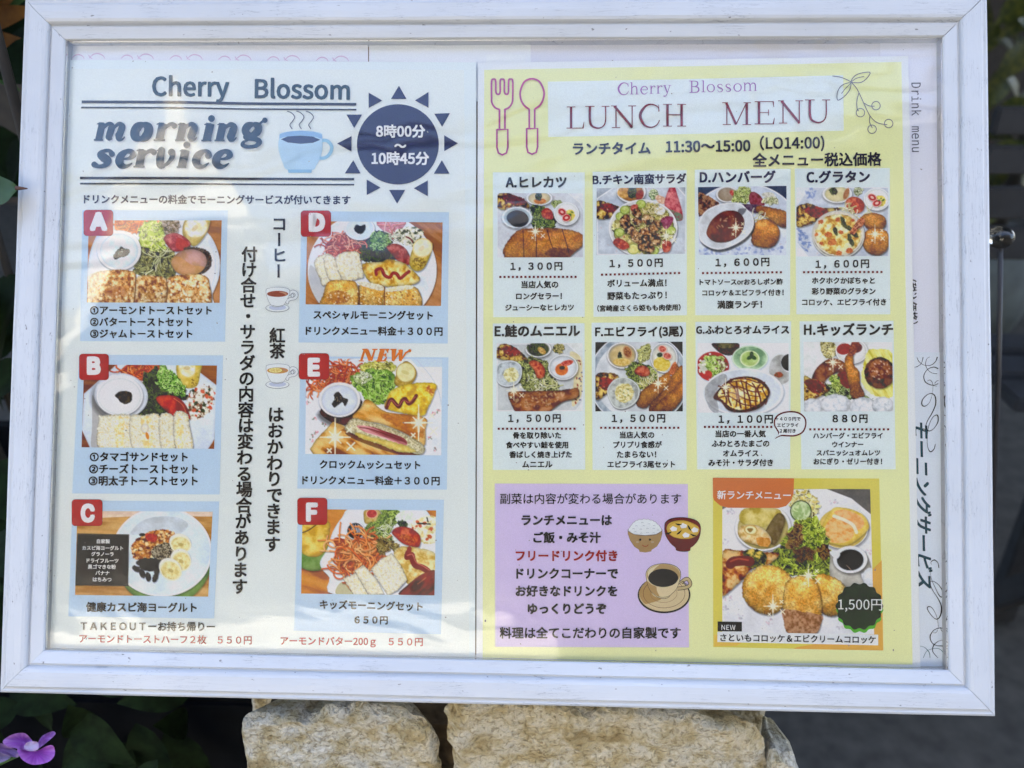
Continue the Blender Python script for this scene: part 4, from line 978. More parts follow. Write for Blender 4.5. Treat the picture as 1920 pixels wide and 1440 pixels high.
def lunch_G():
    P = Photo((1295, 600, 4.963), (64, 214), (912, 214), (912, 864), (64, 862), 27)
    P.fill(E(500, 500, 1200, 1200), [(226, 234, 244), (230, 238, 246)], cell=90)
    P.fill(G([(204, 214), (440, 214), (430, 300), (370, 330), (300, 320), (240, 280)]), [(40, 24, 22), (90, 44, 40)], cell=30); P.fill(E(325, 225, 90, 40), [(60, 60, 40), (120, 110, 70)], cell=30)
    P.fill(E(205, 432, 152, 138), [(150, 24, 24), (190, 50, 44)], cell=40, drop=0.2)
    for k in range(26): P.fill(E(205+130*math.cos(k*0.9), 432+118*math.sin(k*0.9), 8, 7), [(240, 226, 220)])
    P.lettuce(E(205, 430, 116, 100), (90, 120, 40), (150, 186, 70), (206, 226, 140), 34, 32); P.flecks(E(280, 420, 60, 70), 30, (5, 10), [(226, 220, 196), (150, 130, 90), (110, 80, 60)]); P.fill(E(150, 510, 50, 44), [(180, 30, 24), (206, 60, 44)])
    P.flecks(E(110, 430, 40, 60), 16, (7, 14), [(236, 234, 220), (206, 206, 190)])
    P.fill(E(552, 355, 168, 118), [(110, 150, 110), (160, 196, 150), (190, 220, 180)], cell=80, rim=(214, 232, 206), rw=6, drop=0.15)
    P.fill(E(550, 360, 92, 76), [(160, 190, 100), (196, 216, 140)], cell=40, rim=(220, 234, 190), rw=6)
    for a in (0, 120, 240): P.fill(E(568+22*math.cos(math.radians(a-90)), 340+20*math.sin(math.radians(a-90)), 28, 18, a-90), [(40, 80, 30), (70, 116, 50)], edge=0.2)
    P.fill(E(840, 460, 120, 150), [(150, 150, 144), (196, 198, 196)], cell=60, rim=(226, 230, 230), rw=6); P.fill(E(930, 395, 92, 92), [(206, 210, 214), (230, 234, 238)], rim=(240, 244, 246), rw=7); P.fill(E(915, 395, 74, 78), [(14, 16, 22), (34, 38, 46)], cell=30)
    P.fill(E(820, 510, 44, 26), [(180, 80, 40), (120, 80, 50)], cell=12, warp=6)
    P.fill(E(495, 670, 370, 222), [(186, 194, 204), (214, 222, 230), (226, 232, 238)], cell=160, con=1.5, rim=(240, 244, 248), rw=8, drop=0.3)
    P.fill(G([(130, 690), (160, 590), (300, 500), (340, 560), (240, 660), (260, 860), (180, 830)]), [(120, 120, 120), (160, 162, 164)], alpha=0.65)
    P.fill(G([(210, 720), (300, 600), (400, 540), (540, 525), (660, 560), (735, 650), (720, 730), (640, 820), (480, 862), (350, 840), (280, 760)]), [(66, 20, 14), (96, 34, 22)], cell=30, drop=0.3)
    P.fill(G([(250, 700), (320, 610), (420, 555), (540, 540), (640, 580), (715, 660), (700, 720), (620, 790), (480, 835), (370, 810), (300, 750)]), [(206, 150, 40), (236, 200, 100), (246, 232, 180)], cell=34, con=3, warp=6)
    for k in range(9): P.line([(270+k*52+P.rs.uniform(-14, 14), 560+abs(k-4)*14), (290+k*50+P.rs.uniform(-24, 24), 640), (310+k*50+P.rs.uniform(-24, 24), 730), (330+k*46, 830-abs(k-4)*12)], P.rs.uniform(10, 20), (92, 30, 20), 0.88)
    for k in range(6): P.line([(270+k*20, 720-k*34), (360+k*30, 700-k*30+P.rs.uniform(-20, 20)), (480+k*30, 770-k*38+P.rs.uniform(-20, 20)), (600+k*18, 800-k*44)], P.rs.uniform(8, 16), (104, 36, 24), 0.85)
    P.fill(E(430, 690, 70, 50), [(250, 244, 230)], alpha=0.35, warp=14)
    P.sparkle(325, 625, 70, False); return P


def lunch_H():
    P = Photo((1490, 600, 4.965), (82, 204), (908, 206), (918, 850), (88, 852), 28)
    P.fill(E(500, 500, 1200, 1200), [(206, 210, 206), (222, 226, 224), (230, 234, 236)], cell=120)
    P.fill(G([(82, 204), (240, 204), (220, 300), (160, 500), (82, 480)]), [(214, 218, 216), (232, 236, 234)], cell=60)
    P.lettuce(G([(240, 204), (360, 204), (380, 320), (280, 350)]), (120, 110, 60), (200, 186, 110), (232, 224, 170), 16, 24)
    P.dish(530, 290, 150, 118, [(206, 206, 200), (230, 232, 232)], [(226, 226, 220), (240, 242, 242)], rimw=5, depth=0.9)
    P.fill(E(460, 270, 70, 52, -10), [(140, 20, 24), (176, 44, 40)], cell=24); P.fill(E(580, 260, 50, 44, -30), [(110, 40, 36), (160, 70, 60)], cell=20)
    P.lettuce(G([(170, 640), (330, 600), (520, 620), (640, 690), (700, 760), (540, 740), (300, 720)]), (40, 50, 26), (110, 130, 70), (190, 206, 140), 40, 30)
    P.fill(G([(160, 540), (210, 440), (320, 360), (420, 370), (480, 420), (470, 500), (400, 490), (300, 550), (240, 640), (180, 600)]), [(96, 44, 24), (140, 76, 44), (170, 106, 70)], cell=50, edge=0.35, drop=0.35)
    omelette_bit(P, [(82, 530), (160, 550), (240, 560), (330, 640), (260, 700), (180, 740), (88, 770)])
    P.fill(E(170, 600, 80, 44, 20), [(96, 16, 16), (140, 36, 30)], cell=20)
    P.fill(G([(390, 560), (400, 500), (480, 480), (520, 560), (500, 640), (430, 600)]), [(110, 30, 24), (150, 60, 44)], cell=20)
    P.lettuce(G([(330, 520), (400, 520), (440, 620), (400, 670), (350, 620)]), (80, 110, 30), (150, 176, 70), (206, 220, 120), 16, 26)
    P.fill(G([(640, 420), (680, 290), (780, 270), (920, 320), (920, 690), (800, 720), (680, 660), (620, 560)]), [(196, 186, 60), (226, 218, 110), (240, 236, 150)], cell=30, st=(4, 60), con=2.6, warp=10)
    P.fill(E(790, 492, 142, 146), [(60, 26, 14), (104, 54, 30), (140, 84, 50)], cell=36, con=3, edge=0.35, drop=0.35, warp=6); P.fill(E(790, 460, 100, 90), [(110, 50, 26), (150, 84, 50), (176, 110, 70)], cell=26, con=3, warp=10); P.flecks(E(800, 470, 100, 90), 26, (3, 7), [(226, 196, 170)], 2, 0.7)
    P.crumb(G([(465, 420), (480, 330), (540, 310), (550, 420), (600, 480), (610, 600), (650, 690), (610, 730), (530, 720), (500, 580)]), 'brown', k=1.08)
    P.fill(G([(500, 330), (530, 210), (600, 204), (570, 300), (545, 330)]), [(110, 46, 26), (170, 90, 60)], cell=16, drop=0.2)
    for q in (E(170, 800, 100, 70), E(380, 780, 140, 90), E(640, 810, 130, 90), E(820, 790, 100, 76)):
        P.fill(q, [(196, 202, 206), (226, 230, 234), (238, 240, 242)], cell=26, con=2.2, warp=6, edge=0.2, drop=0.2)
    P.sparkle(356, 395, 76); return P


def photo_special():
    P = Photo((1325, 885, 4.235), (124, 134), (1298, 136), (1330, 1290), (124, 1272), 31)
    P.fill(E(700, 700, 1600, 1600), [(90, 88, 84), (104, 100, 96)], cell=80)
    P.fill(G([(120, 300), (400, 150), (940, 130), (1150, 210), (1310, 340), (1340, 1300), (120, 1300)], False), [(208, 210, 214), (224, 226, 230), (232, 234, 240)], cell=200, con=1.5, rim=(236, 240, 246), rw=8)
    for x, y in ((200, 320), (150, 560), (170, 1000), (270, 1150), (500, 1190), (1010, 240), (1290, 640), (1060, 1240), (150, 1080)):
        P.flecks(E(x, y, 36, 26), 9, (4, 8), [(196, 186, 196), (206, 170, 180), (160, 160, 170)], 1.6, 0.5)
    P.lettuce(G([(660, 200), (760, 150), (860, 190), (890, 280), (820, 370), (700, 330)]), (190, 170, 80), (226, 210, 120), (244, 236, 190), 34, 34)
    P.fill(E(748, 310, 86, 86), [(150, 180, 110), (196, 214, 160), (214, 226, 180)], cell=30, rim=(50, 70, 40), rw=5, drop=0.2); P.flecks(E(748, 310, 50, 50), 8, (8, 16), [(214, 226, 170), (160, 190, 120)])
    P.dish(1080, 440, 205, 168, [(190, 196, 190), (216, 220, 214)], [(216, 186, 80), (236, 206, 110)], rimw=6, depth=0.95)
    P.fill(G([(895, 470), (980, 310), (1060, 280), (1230, 330), (1290, 430), (1240, 500), (1120, 580), (1000, 570), (910, 540)]), [(226, 190, 70), (240, 214, 110)], cell=30, edge=0.15, drop=0.3)
    P.fill(G([(930, 470), (1000, 360), (1130, 410), (1170, 500), (1090, 560), (960, 550)]), [(222, 150, 70), (238, 184, 110), (240, 196, 130)], cell=26, con=2.4); P.fill(G([(1010, 320), (1100, 300), (1220, 350), (1250, 420), (1190, 460), (1090, 380)]), [(226, 160, 90), (240, 190, 126)], cell=26, con=2.4)
    P.line([(1010, 350), (1090, 380), (1160, 420), (1190, 480)], 26, (246, 226, 206), 0.9)
    P.dish(447, 440, 222, 186, [(186, 186, 176), (206, 206, 196)], [(176, 160, 90), (206, 190, 120)], rimw=9, depth=0.9)
    P.fill(G([(270, 400), (300, 290), (560, 290), (580, 370), (440, 440)]), [(186, 166, 70), (214, 198, 110), (226, 214, 140)], cell=60, edge=0.15)
    P.fill(G([(470, 460), (560, 330), (620, 360), (600, 470), (540, 580), (470, 520)]), [(110, 92, 54), (140, 120, 80)], cell=30, edge=0.25, drop=0.3)
    P.fill(G([(245, 470), (290, 420), (420, 430), (510, 520), (490, 590), (400, 580), (280, 540)]), [(206, 166, 90), (232, 204, 140), (240, 220, 170)], cell=30, edge=0.25, drop=0.3)
    P.fill(E(350, 460, 56, 40, 10), [(240, 226, 176)], rim=(196, 160, 80), rw=5); P.fill(G([(320, 450), (370, 450), (345, 480)]), [(150, 120, 60)])
    P.fill(G([(400, 520), (500, 530), (490, 590), (410, 580)]), [(200, 130, 50), (226, 166, 80)], cell=16, warp=5)
    P.lettuce(G([(620, 540), (720, 430), (830, 370), (900, 430), (960, 560), (980, 740), (900, 840), (700, 820), (560, 740), (520, 700)]), (52, 60, 18), (116, 136, 40), (190, 206, 80), 130, 56)
    P.lettuce(G([(700, 420), (780, 440), (760, 560), (680, 600), (640, 560)]), (66, 30, 20), (110, 70, 36), (160, 130, 70), 22, 34); P.lettuce(G([(700, 620), (820, 600), (840, 680), (720, 700)]), (50, 20, 16), (90, 50, 30), (130, 100, 60), 16, 30); P.lettuce(G([(880, 580), (960, 580), (960, 680), (900, 680)]), (60, 26, 18), (100, 60, 36), (150, 120, 60), 10, 26)
    P.lettuce(G([(780, 420), (860, 380), (920, 500), (900, 580), (800, 560)]), (90, 110, 26), (150, 172, 50), (206, 220, 96), 26, 44)
    P.fill(G([(124, 640), (240, 620), (420, 640), (580, 640), (500, 730), (360, 770), (280, 860), (140, 980), (124, 960)]), [(110, 44, 16), (176, 90, 36), (214, 150, 76), (232, 196, 130)], cell=50, con=3, edge=0.35, drop=0.4, warp=6)
    P.fill(G([(290, 640), (360, 610), (470, 650), (460, 740), (340, 760), (300, 720)]), [(40, 50, 24), (120, 120, 50), (230, 200, 90)], cell=26, con=3.4, warp=8)
    P.line([(190, 730), (220, 710), (300, 705), (340, 710)], 80, (120, 26, 18)); P.line([(190, 710), (250, 690), (330, 700)], 14, (206, 110, 90), 0.7)
    P.fill(G([(980, 680), (980, 630), (1040, 640), (1100, 595), (1200, 600), (1270, 660), (1300, 770), (1220, 800), (1240, 900), (1060, 900), (980, 830)]), [(176, 172, 160), (206, 204, 194)], cell=60, edge=0.2, drop=0.4)
    P.dish(1140, 695, 136, 108, [(206, 214, 222), (228, 234, 240)], [(34, 22, 20), (60, 44, 40)], rimw=8, depth=0.78); P.fill(G([(975, 640), (1010, 625), (1060, 650), (1030, 690)]), [(222, 228, 234)]); P.line([(1110, 740), (1150, 780)], 5, (190, 170, 150), 0.7)
    P.fill(E(1300, 830, 60, 70), [(216, 220, 226), (232, 236, 240)], edge=0.1)
    P.crumb(G([(860, 830), (960, 820), (1080, 880), (1100, 980), (1060, 1120), (960, 1140), (880, 1060)]), 'gold', warp=9)
    P.crumb(G([(280, 920), (320, 820), (430, 745), (560, 750), (670, 830), (690, 950), (620, 1060), (520, 1130), (400, 1110), (310, 1030)]), 'gold', warp=9)
    P.crumb(G([(610, 960), (650, 860), (760, 820), (860, 860), (910, 1000), (910, 1180), (850, 1290), (660, 1290), (610, 1160)]), 'gold', warp=9, k=0.97)
    P.fill(G([(610, 1090), (760, 1110), (915, 1140), (910, 1200), (860, 1285), (660, 1285), (610, 1180)]), [(130, 86, 60), (170, 120, 90), (190, 144, 112)], cell=20, con=3, warp=6, alpha=0.85)
    P.sparkle(808, 822, 78); P.sparkle(526, 1066, 80)
    return P

# ------------------------------------------------------------------ the white frame
INK = (34, 32, 36)
frame = empty('menu_frame', (0, 0, 0), 'white painted wooden frame with mitred corners and a clear pane standing on the stone pier', 'picture frame', board=True)


def noise1(x, s=0): return float(vn(np.array([x]), np.array([0.5]), 1.0, s)[0])-0.5


PROFILE = [(0, -0.004), (0, .0050), (.0005, .0057), (.0030, .0064), (.0054, .0071), (.0058, .0068), (.0061, .0060), (.0069, .0059), (.0073, .0074), (.0080, .0083),
           (.0092, .0088), (.0125, .0090), (.0158, .0090), (.0165, .0086), (.0167, .0078), (.0176, .0077), (.0184, .0079), (.0193, .0075), (.0199, .0062), (.0201, .0040), (.0201, -.0060)]


def rail(side):
    hx, hy = IW/2, IH/2; g = 0.00009
    N = 70; V = []; F = []; L = len(PROFILE)
    for i in range(N+1):
        t = i/N
        for s, w in PROFILE:
            a = 0.00022*noise1(t*9+s*300, 3)*(1 if s > 0.0002 else 0.3); b = 0.00016*noise1(t*13+s*500, 5)
            if side in 'bt':
                x = (-hx-s+g)+(2*hx+2*s-2*g)*t; y = (hy+s+a) if side == 't' else (-hy-s-a)
            else:
                y = (-hy-s+g)+(2*hy+2*s-2*g)*t; x = (hx+s+a) if side == 'r' else (-hx-s-a)
            V.append((x, y, w+(b if 0 < s < 0.0198 else 0)))
    flip = side in 'br'
    for i in range(N):
        for j in range(L-1):
            q = [i*L+j, i*L+j+1, (i+1)*L+j+1, (i+1)*L+j]
            F.append(q if not flip else q[::-1])
    F.append([j for j in range(L)]); F.append([N*L+j for j in range(L)][::-1])
    o = mesh_obj('frame_rail', V, F, M_WOODX if side in 'bt' else M_WOODY, frame, board=True)
    return o


for sd in 'tblr': rail(sd)
M_BACK = simple('fibre_backing', (0.20, 0.15, 0.10), 0.8, 0.2, 200)


def slab(name, x0, y0, x1, y1, w0, w1, mat, parent):
    V = [(x, y, w) for w in (w0, w1) for x, y in ((x0, y0), (x1, y0), (x1, y1), (x0, y1))]
    F = [[3, 2, 1, 0], [4, 5, 6, 7], [0, 1, 5, 4], [1, 2, 6, 5], [2, 3, 7, 6], [3, 0, 4, 7]]
    return mesh_obj(name, V, F, mat, parent, board=True)


slab('backing_board', -IW/2-.012, -IH/2-.012, IW/2+.012, IH/2+.012, -.0055, -.0032, M_BACK, frame)
slab('clear_pane', -IW/2+.0002, -IH/2+.0002, IW/2-.0002, IH/2-.0002, .0034, .0046, M_PANE, frame)


rs = random.Random(9); V = []; F = []
for i in range(120):
    x, y, r = rs.uniform(-IW/2, IW/2), rs.uniform(-IH/2, IH/2), rs.uniform(0.00008, 0.00028)
    if i % 9 == 0: r *= 1.7
    b0 = len(V); e = rs.uniform(1, 2.2); t0 = rs.uniform(0, 3.14)
    for k in range(6):
        t = k/6*6.283; dx, dy = r*e*math.cos(t), r*math.sin(t); V.append((x+dx*math.cos(t0)-dy*math.sin(t0), y+dx*math.sin(t0)+dy*math.cos(t0), .00463+(0.00002 if k % 2 else 0)))
    F.append([b0+k for k in range(6)])
tag(mesh_obj('dust_specks', V, F, simple('dust', (0.22, 0.21, 0.19), 0.9), frame, board=True), kind='stuff')


# ------------------------------------------------------------------ paper sheets
def sheet(name, quad, w, th, c, label, cat, rough_edge=True, parts=None):
    """one laminated sheet: a thin body standing on the board's plane; returns its root"""
    q = np.array(quad, float); ctr = hit(q[:, 0].mean(), q[:, 1].mean(), w)
    root = empty(name, ctr.tolist(), label, cat, board=True)
    top = []; N = 14
    for a, b in zip(q, np.roll(q, -1, 0)):
        for i in range(N): top.append(a+(b-a)*i/N)
    top = np.array(top); A = hit(top[:, 0], top[:, 1], w); B = A.copy(); B[:, 2] = w-th
    n = len(A); F = [list(range(n))[::-1], list(range(n, 2*n))]+[[i, (i+1) % n, n+(i+1) % n, n+i] for i in range(n)]
    V = np.concatenate([A, B]); mesh_obj('paper', V, F, M_PRINT, root, np.tile(ink(c), (len(V), 1)), board=True)
    return root


W0 = (226, 230, 240)
scal = sheet('scalloped_paper', [(60, 55), (690, 60), (690, 180), (60, 180)], -0.0010, 0.0002, (222, 226, 240), 'white paper with faint pink scallops showing above the left menu sheet', 'paper')
a = Art(-0.0009)
for k in range(6):
    x = 133+k*91.5; y = 109+k*1.0
    for dx, r in ((2, 13), (34, 17)):
        a.line([(x+dx, y), (x+dx+r*0.5, y-r*0.42), (x+dx+r, y-r*0.5), (x+dx+r*1.5, y-r*0.3), (x+dx+r*1.75, y+1)], [0.8, 1.8, 2.2, 1.6, 0.8], (206, 180, 204), smooth=True)
    a.line([(x+33, y-6), (x+36, y-1), (x+40, y+1)], 1.4, (206, 180, 204))
a.build('scallop_print', scal)
sheet('blank_paper', [(692, 56), (995, 58), (995, 190), (692, 190)], -0.0014, 0.0002, (224, 229, 242), 'plain white paper between the scalloped paper and the yellow menu, at the top edge', 'paper')
sheet('blank_paper', [(912, 102), (985, 102), (985, 190), (912, 190)], -0.0010, 0.0002, (226, 231, 243), 'small white slip of paper peeping out above the join of the two menus', 'paper')
sheet('blank_paper', [(988, 52), (1800, 50), (1790, 210), (988, 210)], -0.0016, 0.0002, (214, 216, 226), 'long white paper behind the top edge of the yellow menu', 'paper')

drink = sheet('drink_menu', [(1650, 62), (1800, 60), (1830, 1290), (1650, 1290)], -0.0012, 0.0002, (218, 221, 232), 'white drink menu sheet mostly hidden behind the yellow menu with sideways lettering', 'menu')
text('Drink menu', 1708.5, 155, 1709.5, 285, (96, 98, 112), drink, -0.0010, off=0, font='mono', name='drink_title', h=18.5)
text('（税込価格）', 1701, 524, 1704, 608, (50, 50, 56), drink, -0.0010, off=0.012, name='tax_note', h=17)

serv = sheet('service_sheet', [(1660, 659), (1767, 661), (1779, 1290), (1660, 1290)], -0.0007, 0.00025, (214, 223, 232), 'pale blue sheet with flourishes and green sideways brush lettering at the lower right', 'menu')
text('モーニングサービス', 1712, 787, 1719, 1099, (28, 78, 88), serv, -0.0005, off=0.016, name='brush_lettering', h=30, shear=0.34)
fl = (22, 26, 34)
a = Art(-0.0005, (1690, 650, 4.8))
for pts, w in (([(100, 185), (140, 180), (180, 150), (196, 95)], [2, 5, 3, 6]), ([(140, 95), (160, 135), (210, 168), (270, 165), (310, 130), (324, 92)], [3, 5, 3, 5, 6, 10]),
               ([(256, 92), (230, 110), (218, 160), (240, 210), (280, 238), (322, 243)], [2, 3, 5, 4, 3, 5]), ([(332, 198), (290, 184), (235, 205), (203, 260), (215, 315), (260, 343), (300, 345), (332, 332)], [10, 7, 4, 6, 8, 7, 5, 7]),
               ([(235, 310), (255, 300), (275, 315), (284, 350), (282, 415)], [3, 4, 5, 3, 2]), ([(300, 330), (315, 312), (335, 303)], 4), ([(320, 356), (285, 350)], 3),
               ([(283, 415), (255, 500), (215, 535), (187, 525), (190, 480), (230, 435), (275, 422), (305, 450), (308, 520), (275, 600), (235, 670), (222, 720), (245, 758), (290, 740), (328, 680), (330, 630), (315, 615), (280, 640), (248, 710), (235, 790), (233, 870), (245, 925), (266, 945), (295, 920), (306, 875)], [2, 3, 8, 10, 6, 5, 9, 11, 8, 6, 5, 8, 4, 9, 11, 6, 4, 4, 3, 4, 9, 7, 4])):
    a.line(pts, w, fl, smooth=True)
a.build('flourish_print', serv)
a = Art(-0.0005, (1690, 930, 4.235))
for pts, w in (([(298, 570), (290, 530), (262, 508), (235, 525), (240, 545)], [7, 5, 8, 4, 2]), ([(232, 590), (240, 660), (275, 740), (305, 795), (328, 798), (328, 755), (295, 705), (255, 678), (228, 690), (250, 750), (295, 820), (318, 880), (312, 945), (285, 978), (250, 960), (210, 905), (212, 880), (240, 885), (270, 930), (288, 985), (295, 1050)], [2, 3, 4, 8, 10, 7, 4, 3, 5, 4, 8, 11, 8, 4, 5, 8, 5, 3, 3, 2]),
               ([(344, 1060), (310, 1048), (260, 1065), (230, 1110), (240, 1160), (280, 1188), (345, 1190)], [4, 5, 5, 8, 6, 4, 8]), ([(345, 1088), (320, 1070), (312, 1042)], 4), ([(252, 1085), (275, 1085), (292, 1060)], 3), ([(345, 1145), (300, 1150), (258, 1185), (250, 1235), (290, 1285)], [3, 3, 7, 5, 3]), ([(338, 1285), (330, 1240), (295, 1212), (240, 1215), (200, 1235), (175, 1285)], [9, 6, 4, 3, 3, 4]), ([(135, 1190), (180, 1200), (220, 1240), (228, 1285)], [3, 3, 6, 4])):
    a.line(pts, w, fl if pts[0][1] < 1150 else (70, 110, 116), smooth=True)
a.build('flourish_print', serv)

# ------------------------------------------------------------------ left menu
PB = (206, 221, 240)
mor = sheet('breakfast_menu', [(70, 112), (893, 117), (891, 1236), (40, 1228)], 0.0006, 0.0003, (222, 233, 243), 'pale breakfast menu sheet with six lettered plate photographs and a navy sun badge', 'menu')
Art(0.0007).poly([(105, 150), (132, 129), (870, 131), (880, 1238), (70, 1226), (85, 700)], (225, 237, 229)).build('tinted_ground', mor)
T = 0.0011   # height of the lettering on the left sheet
TEAL = (62, 92, 104)
text('Cherry', 284.6, 190, 429.5, 191.5, (52, 72, 78), mor, T, off=0.014, name='cafe_name')
text('Blossom', 477.2, 183.6, 656, 186.6, (52, 72, 78), mor, T, off=0.014, name='cafe_name')
NAVY = (56, 58, 92)
for n, (y0, y1, x0, x1, w) in enumerate(((191, 195.6, 153, 668, 5), (201.6, 205.6, 152, 668, 2.8), (333.8, 336, 150, 664, 4.6), (344.2, 346.3, 150, 664, 2.9))):
    Art(T).line([(x0, y0), (x0*0.65+x1*0.35, y0+(y1-y0)*0.15), (x0*0.4+x1*0.6, y0+(y1-y0)*0.7), (x1, y1)], w, (34, 34, 64), smooth=True).build('ruled_line', mor)

# fat italic lettering drawn stroke by stroke (units of the small-letter height, y up)
STEM = ([(0.27, 0.99), (0.27, 0.02)], 0.34); FOOT = ([(-0.02, 0.035), (0.58, 0.035)], 0.075); HEAD = ([(-0.04, 0.93), (0.12, 0.955), (0.3, 0.94)], [0.03, 0.10, 0.12])
TAIL = lambda x: ([(x, 0.3), (x+0.06, 0.1), (x+0.22, 0.06), (x+0.34, 0.2)], [0.34, 0.26, 0.10, 0.05])
ARCH = lambda x: ([(x, 0.55), (x+0.14, 0.82), (x+0.36, 0.93), (x+0.55, 0.78), (x+0.55, 0.5), (x+0.50, 0.25)], [0.06, 0.14, 0.22, 0.33, 0.35, 0.34])
RING = lambda cx, cy, rx, ry, ws, wt: ([(cx+rx*math.cos(t), cy+ry*math.sin(t)) for t in np.linspace(0, 2*math.pi, 17)], [ws if abs(math.cos(t)) > 0.7 else wt for t in np.linspace(0, 2*math.pi, 9)])
FAT = {
    'n': ([STEM, FOOT, HEAD, ARCH(0.38), TAIL(0.88)], 1.34), 'r': ([STEM, FOOT, HEAD, ([(0.38, 0.5), (0.5, 0.8), (0.72, 0.92), (0.9, 0.84)], [0.06, 0.14, 0.20, 0.26])], 1.02),
    'm': ([([(0.25, 0.99), (0.25, 0.02)], 0.30), ([(-0.02, 0.035), (0.5, 0.035)], 0.075), HEAD, ([(0.34, 0.55), (0.46, 0.82), (0.64, 0.93), (0.82, 0.78), (0.80, 0.35), (0.78, 0.2)], [0.06, 0.14, 0.2, 0.30, 0.30, 0.28]), ([(0.78, 0.2), (0.84, 0.06), (0.98, 0.1)], [0.28, 0.12, 0.05]),
           ([(0.92, 0.55), (1.04, 0.82), (1.22, 0.93), (1.4, 0.78), (1.38, 0.5), (1.35, 0.25)], [0.06, 0.14, 0.2, 0.30, 0.31, 0.3]), TAIL(1.34)], 1.84),
    'i': ([([(0.3, 0.99), (0.3, 0.02)], 0.36), FOOT, HEAD], 0.72),
    'o': ([RING(0.56, 0.49, 0.36, 0.40, 0.40, 0.22)], 1.16),
    's': ([([(0.88, 0.74), (0.72, 0.92), (0.46, 0.90), (0.32, 0.72), (0.52, 0.54), (0.74, 0.36), (0.66, 0.12), (0.38, 0.05), (0.12, 0.16)], [0.26, 0.16, 0.16, 0.30, 0.38, 0.36, 0.22, 0.16, 0.26])], 1.06),
    'e': ([([(0.94, 0.24), (0.7, 0.07), (0.42, 0.12), (0.26, 0.36), (0.30, 0.68), (0.54, 0.90), (0.80, 0.86), (0.90, 0.68), (0.74, 0.52), (0.42, 0.47)], [0.05, 0.16, 0.30, 0.38, 0.32, 0.20, 0.24, 0.28, 0.14, 0.08])], 1.1),
    'c': ([([(0.94, 0.26), (0.7, 0.07), (0.42, 0.12), (0.26, 0.38), (0.30, 0.70), (0.56, 0.92), (0.80, 0.84), (0.84, 0.68)], [0.05, 0.16, 0.30, 0.38, 0.32, 0.18, 0.22, 0.30])], 1.06),
    'v': ([([(-0.04, 0.93), (0.12, 0.96), (0.3, 0.92)], [0.03, 0.1, 0.1]), ([(0.22, 0.95), (0.24, 0.5), (0.34, 0.14), (0.5, 0.07)], [0.30, 0.34, 0.34, 0.20]), ([(0.42, 0.07), (0.72, 0.22), (0.90, 0.6), (0.80, 0.84)], [0.12, 0.16, 0.22, 0.32])], 1.12),
    'g': ([RING(0.52, 0.62, 0.32, 0.29, 0.34, 0.18), ([(0.78, 0.86), (0.94, 1.06), (1.06, 1.14)], [0.1, 0.10, 0.24]), ([(0.30, 0.34), (0.24, 0.2), (0.40, 0.11), (0.8, 0.08), (1.02, -0.08), (0.9, -0.30), (0.5, -0.36), (0.22, -0.24), (0.26, -0.06), (0.44, 0.0)], [0.1, 0.16, 0.18, 0.22, 0.26, 0.18, 0.16, 0.2, 0.12, 0.06])], 1.1),
}


def fat_word(A, spec, xh, slant, c, dy=0):
    for ch, x, yb, sx in spec:
        for pts, w in FAT[ch][0]:
            p = [(x+px*xh*sx+py*xh*slant, yb-py*xh+dy) for px, py in pts]
            ww = np.array(w)*xh*1.30 if not np.isscalar(w) else w*xh*1.30
            A.line(p, ww, c, smooth=True, cap=len(pts) > 2)
        if ch == 'i': A.poly(oval(x+0.30*xh*sx+1.27*xh*slant, yb-1.27*xh+dy, xh*0.19, xh*0.19), c)


ZM = (150, 130, 5.333)
w1 = [('m', 140, 712, 1.0), ('o', 492, 712, 1.06), ('r', 738, 714, 1.08), ('n', 950, 716, 0.96), ('i', 1214, 718, 0.95), ('n', 1346, 718, 0.96), ('g', 1592, 712, 1.12)]
w2 = [('s', 112, 980, 1.12), ('e', 330, 982, 1.06), ('r', 536, 980, 1.05), ('v', 738, 980, 1.0), ('i', 968, 984, 0.9), ('c', 1098, 984, 1.05), ('e', 1298, 984, 1.06)]
for wd in (w1, w2):
    for c, dz, d in (((206, 213, 218), 0, 12), ((34, 74, 92), 0.00012, 0)):
        A = Art(T-0.0003+(0.0003 if d == 0 else 0), ZM); fat_word(A, [(ch, x+d*0.8, y+d, s) for ch, x, y, s in wd], 178 if wd is w1 else 180, 0.22, c)
        A.build('fancy_lettering' if d == 0 else 'lettering_shadow', mor)

# steaming cup
Z2 = (500, 140, 5.053)
A = Art(T, Z2)
A.poly([(120, 600), (128, 560), (200, 540), (320, 530), (450, 540), (520, 560), (528, 620), (528, 700), (510, 780), (470, 860), (425, 905), (205, 905), (150, 830), (115, 720), (110, 650)], (182, 212, 232), True)
A.line([(522, 625), (570, 625), (612, 670), (612, 720), (580, 770), (540, 790), (500, 790)], 32, (150, 192, 216), smooth=True)
A.poly([(200, 898), (430, 898), (424, 930), (206, 930)], (140, 184, 214))
A.poly([(118, 605), (124, 565), (200, 540), (320, 530), (450, 540), (522, 568), (526, 610), (470, 590), (320, 575), (180, 590)], (146, 184, 220))
A.poly([(135, 612), (200, 585), (320, 577), (440, 587), (508, 617), (440, 645), (320, 655), (200, 642)], (70, 80, 110))
for x in (0, 88, 178):
    A.line([(197+x, 347), (235+x, 362), (265+x, 400), (245+x, 440), (220+x, 475), (240+x, 512)], 8, (84, 92, 108), smooth=True, cap=True)
A.build('cup_print', mor)
A = Art(T, Z2); cc = (48, 52, 84)
A.poly(oval(1243, 660, 388, 380, 64), cc)
